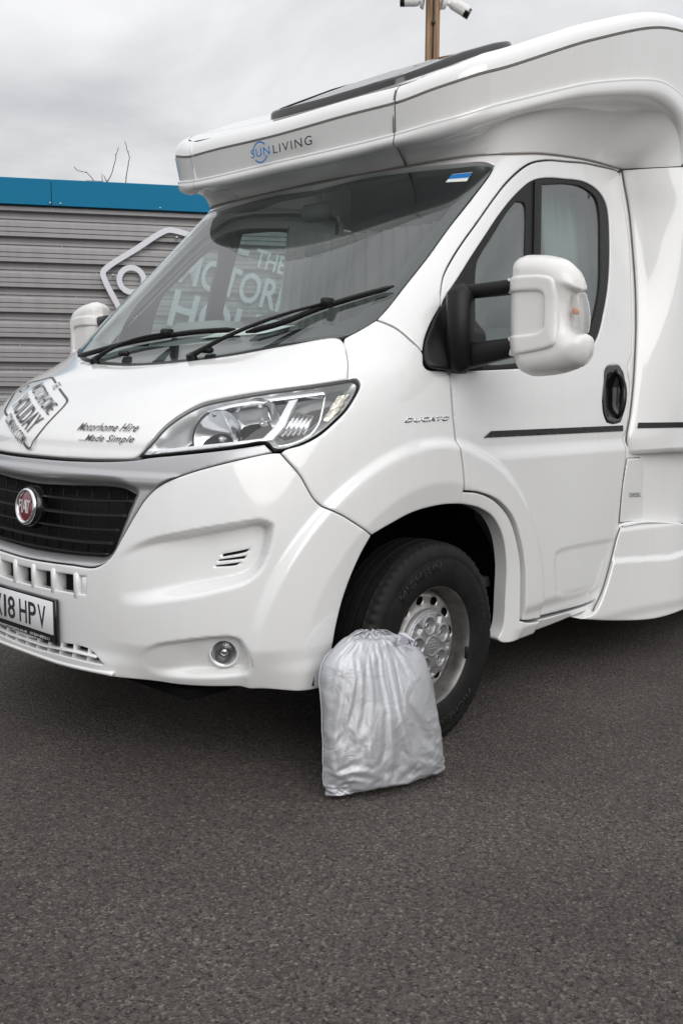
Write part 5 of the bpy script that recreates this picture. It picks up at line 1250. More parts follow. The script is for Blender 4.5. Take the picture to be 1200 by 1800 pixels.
# ================================================================ silver drawstring bag
def bagmat():
    m=mat('silver_coated_fabric',(.52,.53,.555),.37,.5); t=m.node_tree; b=t.nodes['Principled BSDF']; c=N(t,'ShaderNodeTexCoord')
    n=N(t,'ShaderNodeTexNoise'); n.inputs['Scale'].default_value=26; n.inputs['Detail'].default_value=7; n.inputs['Roughness'].default_value=.62; L(t,c.outputs['Object'],n.inputs['Vector'])
    w=N(t,'ShaderNodeTexWave'); w.inputs['Scale'].default_value=210; w.bands_direction='Z'; w.inputs['Distortion'].default_value=1.5; L(t,c.outputs['Object'],w.inputs['Vector'])
    n5=N(t,'ShaderNodeTexNoise'); n5.inputs['Scale'].default_value=9; n5.inputs['Detail'].default_value=3; n5.inputs['Distortion'].default_value=1.2; L(t,c.outputs['Object'],n5.inputs['Vector'])
    a=N(t,'ShaderNodeMath',operation='MULTIPLY_ADD'); a.inputs[1].default_value=.10; L(t,w.outputs['Fac'],a.inputs[0]); L(t,n.outputs['Fac'],a.inputs[2])
    bp=N(t,'ShaderNodeBump'); bp.inputs['Strength'].default_value=.30; bp.inputs['Distance'].default_value=.006; L(t,a.outputs[0],bp.inputs['Height'])
    b2=N(t,'ShaderNodeBump'); b2.inputs['Strength'].default_value=.35; b2.inputs['Distance'].default_value=.02; L(t,n5.outputs['Fac'],b2.inputs['Height']); L(t,bp.outputs[0],b2.inputs['Normal']); L(t,b2.outputs[0],b.inputs['Normal'])
    return m
e1=np.array([.323,.947,0]);e1/=np.linalg.norm(e1); e2=np.array([e1[1],-e1[0],0]); BO=np.array([1.06,-.583,0])+e2*.050-e1*.006
BAG=tag(empty('drawstring_bag',(1.12,-.38,0)),'stuffed silver fabric drawstring bag standing on the tarmac against the front tyre','bag'); bgo=np.array([1.12,-.38,0])
# the sack's draped shape: front and back sheets as grids of points, second differences in steps of 0.4 mm
nA,nB=60,66
SACK_FRONT=[[23,11,5,-15,0,1,-12,-11,1,0,4,-4,1,0,5,-2,4,-6,-3,1,3,5,7,-8,-1,-1,0,6,-8,-2,0,4,-3,0,4,-3,-1,2,-2,2,-3,-2,1,-5,0,-4,-1,0,1,2,4,4,6,8,10,14,10,16,23,16,19,23,29,31,43,44,53,22,15,-17,6,9,-9,-3,20,-4,-7,-3,2,-1,-5,-7,5,-10,1,6,-3,-4,0,-9,9,4,1,-7,-9,8,2,5,-7,3,2,-9,2,2,-5,3,-7,2,1,-2,4,1,10,2,-1,-3,-1,-2,0,2,-5,-1,-4,6,0,-12,3,5,5,-2,2,-11,4,0,4,3,4,6,-3,-7,20,-6,-7,4,-3,6,-10,-1,7,-10,7,5,-7,1,1,-6,4,-5,-5,4,7,3,1,1,-5,6,1,-4,7,0,-6,2,-5,4,1,-1,-1,-1,1,-9,1,2,0,1,0,1,-4,2,4,0,-8,3,1,1,-2,-2,2,-4,4,-5,-2,13,4,-5,3,-12,18,-10,3,5,0,1,-5,-2,1,-6,5,3,1,4,2,0,0,-3,1,-1,-8,2,-3,2,1,0,-5,-1,3,2,2,4,-2,3,-1,-1,0,0,0,-4,5,-4,0,2,-1,-2,0,2,0,-8,0,6,-8,4,1,-1,-3,-3,2,-8,7,-1,-2,8,8,-5,7,0,1,-10,5,5,1,-7,2,8,-1,-2,-2,0,0,-3,-1,1,0,2,5,2,-5,2,-1,0,-1,0,-2,-3,-5,0,2,5,1,4,0,-3,0,1,0,-5,1,-2,2,2,4,-6,-3,1,5,-2,-7,6,-3,0,1,1,-6,-6,6,-1,-2,7,2,2,3,5,-7,5,0,-3,1,0,-2,4,-3,6,0,-6,-4,-1,2,3,1,1,2,-2,2,2,0,-2,-1,2,1,-1,0,-2,-2,-2,-2,0,-3,6,4,-1,-1,1,1,-1,-1,-4,-1,0,6,-3,1,-1,-3,5,-7,4,-3,0,-4,5,-2,-2,-2,-1,19,-8,-4,6,3,-1,1,0,0,0,-4,6,-1,-1,2,1,0,0,0,-2,-4,-1,2,1,2,0,2,1,0,-2,0,-1,1,-1,2,-1,0,-2,-2,0,-7,3,1,4,0,1,1,0,0,-4,-2,-1,6,-5,-1,5,-4,5,-4,0,-4,3,-3,0,-2,-1,-1,38,-31,4,6,-6,4,-1,3,-2,-1,2,0,1,0,-1,3,0,-1,0,1,0,-1,-2,-2,-1,1,0,2,1,0,-3,2,1,2,-1,0,-1,1,0,-1,-1,-3,1,-3,1,2,1,1,1,1,-2,-3,-3,4,-2,-2,2,0,3,-3,0,-5,2,0,-5,1,-1,22,-11,5,1,-3,3,1,-1,0,-5,4,-1,2,-1,1,0,1,0,0,0,0,1,0,0,-2,-2,-1,-2,1,3,2,-2,-1,0,0,2,1,0,0,0,1,-1,0,-1,-2,-2,-1,0,1,4,1,0,-2,-1,1,-1,-1,-4,-1,4,-2,1,-3,-1,2,-4,-2,21,-16,5,-4,8,4,-5,4,-2,0,1,0,2,-2,-3,5,0,1,-1,0,1,-1,0,0,1,0,-1,-1,-3,-3,1,6,0,0,0,-2,-1,0,2,1,0,0,-1,1,0,-1,-1,0,-1,-3,1,2,3,-3,0,2,-1,0,-4,-4,4,-2,0,0,-3,-1,-1,22,-2,-5,-3,2,-4,-1,7,1,0,-4,6,-1,0,-2,-2,5,-1,-1,0,1,0,0,0,1,-1,0,1,0,-1,-4,-1,4,0,1,0,0,-1,-1,-1,1,1,0,0,0,1,0,0,0,-1,-1,-2,0,2,-1,-1,1,0,1,-3,-5,5,-7,0,-1,1,-2,24,-3,-2,-7,-3,-5,13,-9,8,0,2,0,0,0,-1,1,-3,4,0,-2,-1,1,0,1,-2,2,0,-1,0,0,1,-5,0,2,2,2,0,0,-1,0,-2,-1,0,0,0,2,0,0,0,1,0,0,-1,0,0,-1,-2,0,0,1,-2,-6,4,-2,0,-3,-1,8,5,2,3,-7,5,-5,4,-2,3,2,0,-1,1,0,-2,2,-3,0,3,1,-1,-1,-2,2,-3,0,0,0,1,2,2,-4,0,-1,1,3,0,0,0,1,-1,0,-2,1,-3,1,1,1,-1,0,0,0,2,-1,0,-1,-2,0,-1,1,-2,-2,1,-1,-4,-2,10,8,0,2,-2,0,0,0,0,1,0,-1,0,1,-1,-1,1,1,0,-2,0,1,0,0,-2,3,0,0,0,1,-1,-1,1,-2,-1,-1,-1,2,2,1,-1,1,-1,1,-1,0,-1,-1,1,2,-1,1,-1,-3,1,-1,1,-1,-3,2,-1,-1,0,-2,-1,-2,-2,23,-4,0,-1,1,0,0,-2,1,1,0,-1,1,0,0,-1,-4,3,2,0,-1,1,0,0,1,-2,0,0,1,-1,1,0,0,0,0,-1,-1,0,-2,0,3,0,1,0,-1,0,1,-1,-2,-1,1,0,1,1,0,-1,0,0,-1,-4,0,1,-1,-1,-2,-2,-2,18,0,1,-1,2,-1,-1,1,0,0,0,-1,1,0,0,0,0,-4,1,1,0,0,2,0,0,1,-1,-1,-1,3,-1,1,0,0,0,0,-1,-1,1,-2,-2,1,0,2,2,-1,-1,0,2,-1,0,-1,0,0,-1,1,-2,-1,0,1,-2,-1,0,-3,1,-5,-1,20,2,-1,-1,-1,1,-1,-1,2,0,-1,0,0,0,-1,1,-2,1,-1,-1,0,-2,1,2,0,1,1,1,-1,-3,2,0,1,0,0,0,1,-1,0,1,0,-2,0,-3,0,1,1,2,0,0,0,-1,0,0,-1,-1,1,-1,-1,0,-1,-1,-1,-1,-4,0,-2,8,15,-3,1,0,0,-1,0,-2,2,-1,0,-1,1,1,-2,1,0,-1,0,0,-1,-2,0,0,1,1,0,2,0,-2,0,0,1,1,1,0,0,-1,0,0,1,0,0,-1,0,-1,-1,-2,1,0,2,0,-1,0,0,-1,0,0,-3,1,0,-3,0,-2,-2,-2,25,-1,-1,-1,-1,-1,-1,-1,2,-4,3,-2,3,-1,1,-3,2,0,1,1,-1,1,-1,-2,0,0,0,2,0,0,0,-1,-1,-1,0,-1,-1,2,1,0,0,-1,0,0,1,1,1,0,0,0,0,-1,-1,0,0,0,0,-2,0,0,-1,-2,-1,-4,2,-3,-1,22,4,-5,-1,2,-1,0,0,-2,1,-4,4,0,0,-1,1,0,0,0,-1,1,0,0,0,-1,-2,-1,-1,1,1,2,1,0,0,0,-1,1,-2,-1,0,1,1,1,1,-1,-1,-1,0,-1,0,1,1,-2,-1,-1,-1,0,1,1,0,-2,0,0,-2,-2,-2,-3,16,5,0,2,-1,-1,1,0,0,-1,0,0,-1,0,0,0,0,1,0,0,0,0,0,0,0,0,0,-1,-2,-1,-2,-1,1,0,0,1,1,1,1,1,-1,0,-1,1,1,-1,-1,0,2,-1,-1,-2,1,0,1,1,-1,0,-3,0,0,-1,0,-2,-4,-1,-2,34,-17,6,-1,0,0,0,-1,0,0,0,-3,1,1,-2,2,0,1,0,0,-1,0,1,-1,0,0,0,1,0,0,0,0,-1,0,-2,0,-2,0,1,0,1,1,2,-1,-1,1,1,-1,-1,0,-2,1,1,0,-1,-2,0,0,1,-1,-2,1,-2,0,-3,-3,-1,18,9,-5,1,-1,0,0,0,0,0,-2,1,-3,3,0,0,-1,-1,1,1,1,-1,-2,0,0,0,0,0,1,1,0,-1,-1,0,1,0,0,1,-1,-1,-2,-1,-2,1,1,1,0,1,1,1,0,0,-1,0,-1,0,-1,1,0,-4,2,-2,0,-2,-1,-3,-3,23,-10,10,0,0,0,-1,0,0,-2,0,0,2,-2,1,-2,2,1,-2,0,0,0,1,0,0,0,0,-1,0,-1,0,1,0,-1,-1,-1,1,-2,-1,0,2,2,1,0,-1,-1,0,0,-1,-1,1,0,0,-1,1,0,1,-4,0,3,-1,-1,-3,-1,0,-3,-2,9,17,-3,-1,0,0,0,-1,-1,1,1,0,0,-2,0,1,-2,-1,3,1,0,0,-1,0,0,0,0,0,-1,0,0,0,0,1,0,0,0,0,1,0,-2,-2,-1,-1,0,0,2,0,0,1,1,0,0,-1,-2,0,-1,3,-2,-1,-1,-1,-4,1,-1,-3,-1,23,-1,1,1,-1,0,-1,1,-1,0,0,0,-1,1,0,0,0,0,-3,-2,0,1,2,2,0,0,-1,0,-1,-1,0,-1,1,0,1,2,-1,1,-1,0,1,0,-1,0,0,-1,-2,0,-1,0,-1,-1,1,1,2,0,0,-3,-1,0,-1,-4,3,0,-5,0,-3,35,-12,-1,1,0,-1,1,-1,0,0,0,1,0,-1,0,0,0,0,0,0,-1,-1,-2,-2,0,1,2,0,1,0,-1,1,-1,1,1,-1,1,-1,0,-1,0,-1,0,0,-1,1,0,-1,1,0,0,1,-1,1,0,-1,-2,1,1,-1,-4,1,-1,-4,0,-1,-2,21,1,0,2,-1,0,0,0,0,0,-1,-1,0,1,0,0,0,-1,0,0,1,0,0,0,0,-2,-2,-1,0,1,1,1,1,0,-1,-1,-1,0,0,1,-1,1,0,0,1,0,0,1,0,0,0,0,0,-1,-1,-1,-1,-1,-1,-2,2,1,-3,0,-3,-2,-2,23,-1,1,0,0,1,-3,0,1,-3,1,1,1,0,0,-1,0,0,1,0,-1,0,0,0,-2,0,0,0,0,0,-1,-1,1,-1,-1,1,0,1,0,0,1,1,0,0,-2,0,0,-1,0,-1,0,-1,0,0,-1,1,3,-1,-1,0,0,-2,-1,-2,0,-3,-2,28,-4,-1,0,0,0,-1,0,-2,1,1,0,0,-1,-1,1,-1,0,0,-1,0,-1,0,0,2,0,1,1,-1,0,1,0,-1,-1,1,-1,0,-1,0,0,0,-2,1,-1,2,0,0,1,-1,0,0,0,-1,0,0,1,-2,0,-1,0,-1,-1,-1,-2,-1,-3,-1,24,8,-7,-2,0,-1,0,-1,-1,2,0,-1,0,0,0,-1,1,-1,-1,1,0,1,0,0,0,0,-1,0,1,0,-1,1,1,-1,0,0,0,1,0,0,-1,1,0,0,0,0,0,-1,0,0,0,-1,0,0,-1,-1,0,-1,0,-1,-1,-1,0,-1,-3,-2,-2,19,6,0,-3,0,-1,2,-1,1,0,-1,0,0,0,0,0,-1,1,0,0,0,0,0,0,-1,0,0,1,0,0,0,0,-1,0,0,0,0,0,0,0,0,0,-1,1,-1,0,-1,0,0,0,-1,1,0,0,-1,0,0,0,-1,-2,0,0,-2,0,-3,-2,-3,23,-1,3,-2,0,0,-1,1,-1,0,-1,1,-2,0,0,1,1,0,1,-1,0,-1,0,0,0,0,1,-2,-1,0,0,-1,0,1,-1,0,0,-1,0,0,0,-1,1,-1,0,0,1,0,1,0,1,0,0,-2,2,-2,-2,-1,-1,2,-2,-2,2,0,-4,-1,-2,25,-8,7,0,0,-1,-2,-1,2,-1,0,-1,2,-1,1,0,0,0,-4,1,0,0,0,1,0,0,0,0,1,0,2,-1,-1,0,-1,-1,-1,0,1,0,1,0,0,1,0,0,0,0,-1,-1,-1,0,-1,1,-1,-1,0,0,0,-2,-1,-2,2,-2,0,-3,-2,15,9,3,-8,4,0,-1,-2,2,0,0,-1,-1,0,0,0,-1,0,3,0,0,1,0,-1,0,0,-2,0,-3,-3,-2,0,-1,0,1,1,0,-3,-1,1,0,2,1,1,3,1,1,1,1,1,-1,-1,-1,-2,-2,0,1,0,0,0,-1,0,-7,-1,4,-3,-2,27,-10,-2,6,-2,2,0,0,-1,2,0,0,-1,1,-1,0,1,0,-1,-1,1,-1,0,-3,-2,-1,0,-1,2,1,0,0,0,-2,0,0,1,5,-1,-1,0,-1,-1,-2,-2,-1,0,-1,0,0,2,1,1,2,3,0,-2,-2,-1,0,1,-3,1,-3,-1,-1,-2,28,-8,-4,6,-2,1,1,0,-3,-1,0,0,4,0,0,-2,0,-2,0,0,-2,0,-2,2,0,0,0,0,0,1,0,0,2,2,0,1,0,-2,1,-1,0,-1,0,0,0,0,-1,1,-1,0,0,-1,0,0,-2,0,0,2,1,-2,-2,-1,1,-2,0,-5,-2,9,21,-8,-1,1,0,-2,0,-1,1,0,-2,-2,-1,3,2,-2,1,-1,-1,0,-1,2,0,1,0,1,1,0,0,0,1,-1,1,0,-2,1,0,-2,1,-2,0,0,1,0,0,0,0,1,0,-1,1,1,-2,0,-1,-1,-2,-1,0,-2,3,-3,0,0,-4,-2,21,3,1,0,-3,-3,2,0,0,0,0,-1,-1,2,-5,-1,-1,1,0,1,1,1,0,0,1,1,0,0,1,0,0,-1,0,-1,-2,0,-1,0,3,1,1,1,-1,0,0,0,0,0,0,0,-1,-1,-1,1,-2,0,1,0,-2,-2,2,-1,-2,0,-3,-2,-2,16,4,4,-3,0,0,0,0,1,-3,1,1,0,-6,4,-2,2,0,1,0,0,1,-1,1,0,0,0,0,-1,0,-1,-2,0,0,3,1,0,0,0,-1,1,0,0,0,0,0,0,-1,0,-1,0,0,-1,-1,0,-2,-1,0,1,1,-1,-1,0,-2,-1,-4,-2,18,5,0,-1,0,-1,0,1,-1,0,-1,1,-2,1,-3,3,0,0,1,1,-1,0,0,0,-1,0,-1,0,-2,0,0,3,0,1,-1,0,1,0,0,0,-1,0,1,-1,0,0,0,-1,-1,0,0,-1,0,-1,1,1,0,0,-3,-1,0,0,-1,-1,0,-4,-2,20,1,-1,2,-1,0,0,0,0,-1,0,0,0,0,1,0,1,-2,0,0,1,-1,0,-2,1,-2,0,0,1,0,2,-1,0,0,1,1,-1,0,0,0,1,-1,0,1,-1,-1,-1,1,0,0,0,0,0,1,-1,-1,-2,-1,1,1,-2,-2,-2,0,-6,2,-2,17,10,-5,-1,0,0,0,0,0,0,-1,-2,1,1,1,-1,0,1,0,0,-2,-1,-1,1,-2,2,0,0,2,0,-1,1,1,0,-1,0,1,0,-1,0,0,1,-1,-1,0,0,0,0,0,0,0,0,0,-1,-2,-1,2,0,-1,-1,0,-2,0,-2,-4,0,-1,7,2,15,-2,-2,1,0,0,-1,1,-2,1,-1,0,0,1,0,1,-1,-2,0,-1,1,0,2,-1,2,0,-2,1,1,-1,0,0,0,0,0,0,0,0,-1,0,0,0,0,0,1,-1,0,0,0,0,-2,-1,2,0,-1,0,0,-3,-1,1,-1,-2,-2,-2,-2,27,-21,12,-1,3,0,0,0,0,-1,1,0,-3,3,0,0,0,-1,-1,1,-2,2,0,1,0,1,-2,0,2,-1,0,0,0,0,0,0,-1,0,0,-1,1,0,0,0,1,0,-1,0,-1,0,-1,0,1,1,-1,0,-1,-2,0,1,-1,-1,-1,-3,-3,1,-3,37,-9,-7,0,-3,1,1,0,0,-1,0,-3,4,0,0,0,-1,-1,1,-3,3,1,0,0,0,-1,1,0,-1,1,-1,1,-1,0,0,-1,0,0,1,1,0,-1,1,0,-1,-1,-1,1,1,-1,0,0,0,0,-1,0,0,0,-1,-1,0,-1,-3,0,-5,0,-1,14,11,-8,3,-2,1,1,-1,1,0,-5,4,0,0,0,0,-1,1,-3,4,0,0,0,0,0,0,-1,0,1,-1,0,-1,0,0,1,0,0,1,-1,0,0,0,-1,-3,0,2,2,0,-1,1,0,0,0,-2,0,0,0,-1,0,-1,-1,-2,-3,-5,4,-1,-2,-7,8,16,1,0,-2,3,0,-2,-3,4,1,-1,-1,1,0,1,-3,4,-1,1,-1,1,-1,0,0,0,1,-2,0,0,1,0,-1,0,1,0,0,-1,-2,-1,1,-1,4,0,0,0,-1,0,0,0,0,-1,1,0,-1,-1,0,-1,-1,-1,-1,-1,-1,-1,-2,-2,14,-4,6,2,0,1,-1,-2,-2,5,-2,1,1,0,-2,0,-1,3,0,0,0,1,-1,0,-1,1,0,-2,1,0,1,-1,0,1,0,-1,-1,-3,1,2,0,0,2,0,0,-1,-1,1,0,0,0,-1,1,-1,-1,0,0,0,-3,0,-1,1,-1,-1,-2,-3,-1,27,-9,-4,3,0,0,-2,-2,4,-1,1,-1,1,1,-1,-2,2,2,0,-1,0,0,0,0,1,-1,-1,1,0,1,-1,0,0,-1,-1,-3,1,3,1,-1,2,-1,-1,-1,0,1,1,0,0,0,0,0,-1,-1,1,0,-1,-3,2,-1,0,-4,1,0,-1,-3,-2,10,15,-14,2,3,1,-4,1,-5,7,1,0,0,-3,3,0,0,2,-1,-1,1,0,-1,1,0,-2,1,0,2,-2,0,-1,0,-2,-1,4,0,0,0,0,-2,1,1,1,1,-1,0,-1,0,0,0,-1,0,1,-1,-2,-1,2,-2,1,-1,0,-2,-2,1,-4,-2,18,-1,-2,-4,4,0,-4,-1,6,-2,4,1,-2,-1,-1,3,0,0,-2,1,0,-1,1,2,-3,1,1,0,0,-1,-2,-1,0,2,1,0,1,-1,-2,1,2,0,0,0,-2,1,0,0,0,-1,0,0,0,0,-2,0,2,-3,2,-2,-1,-1,0,-3,-3,1,-1,-7,22,-1,3,-8,-1,3,8,-4,1,-3,3,-2,1,1,0,3,-5,3,1,-3,2,1,-3,2,0,-1,2,-3,-3,1,3,0,1,1,0,-2,0,1,1,-1,-2,-2,0,3,0,-1,1,0,0,-1,1,-1,-2,3,0,-4,2,-2,0,0,0,-2,0,-3,-1,-2,5,2,10,-1,0,-7,10,-12,9,-1,-1,0,-1,4,-2,1,-4,4,1,0,1,-2,-1,1,1,1,-2,-2,-2,4,2,-1,1,0,-1,-2,2,0,-1,-2,-4,3,3,1,-2,0,0,0,0,0,0,-1,0,2,-2,-2,2,-2,-1,1,0,-1,-3,-1,2,-4,-1,14,-10,4,-6,-5,22,-8,4,1,-1,-2,-3,7,-3,0,0,-2,3,0,-1,2,-1,2,0,-3,-2,0,1,5,0,-1,0,-2,-2,3,2,-3,-3,-4,1,7,0,0,-2,-1,1,1,-1,0,0,1,-1,1,-2,-1,2,-3,0,2,0,-4,-5,2,-1,1,0,-2,38,-12,-11,1,4,-17,10,-1,0,1,-5,7,-6,4,-2,1,1,0,-1,0,0,4,-2,-1,-3,5,2,1,-2,-1,-1,-3,0,5,-1,-4,-4,1,7,2,-2,-2,-2,1,4,-2,0,0,-1,0,-2,1,-1,2,1,-3,0,2,-1,-5,0,4,-3,0,-6,3,-1,4,18,-10,-9,0,8,6,-3,-3,-3,4,-5,-1,4,3,-1,2,-4,1,2,-2,-1,-1,2,3,-2,-2,-6,5,3,-2,3,4,-5,-10,4,7,4,-1,-3,-4,2,4,1,-3,-1,-2,-1,2,-2,2,0,0,-1,-2,1,2,-1,-3,5,-1,-2,1,-1,-3,-1,-1,1,-19,16,7,11,-9,0,11,0,-12,1,4,0,-4,-2,5,0,1,-4,1,-1,-5,2,-3,5,-5,3,8,-2,-5,7,1,-6,-6,9,7,2,-5,-3,-1,5,2,-3,-4,-2,-2,0,2,0,1,-2,-1,3,-3,4,0,1,-3,3,-3,0,-1,1,-2,0,-1,-2,-16,-3,1,9,7,7,-7,-3,8,12,0,-4,2,-8,2,-9,3,0,6,-5,1,4,0,-2,3,3,4,-5,-3,5,-4,-6,1,12,2,-10,6,-2,0,5,0,-5,-5,-1,0,2,4,0,-3,1,0,3,-8,4,-2,4,-3,3,-3,-3,1,2,-3,-1,1,1,-1,-2,-6,-10,10,-9,0,10,10,-15,4,5,1,-2,9,3,4,-7,4,0,6,1,-2,0,-1,1,3,-3,1,1,-1,-6,8,3,-5,-3,2,-15,14,1,-5,-8,3,4,3,2,0,-4,-3,-1,2,1,-3,7,-2,0,-2,0,-3,0,0,0,0,-2,2,-6,5,-1,-8,-12,-9,-12,21,2,-24,-6,12,-1,1,-2,6,-2,-2,-2,12,-5,-2,-2,-3,6,-4,9,-7,-2,-2,-2,-5,4,7,-3,-3,1,1,0,17,-10,-9,12,7,0,1,1,-2,4,2,3,3,-2,0,2,-2,1,-2,-6,1,2,2,2,1,-2,12,2,15,-12,-1],
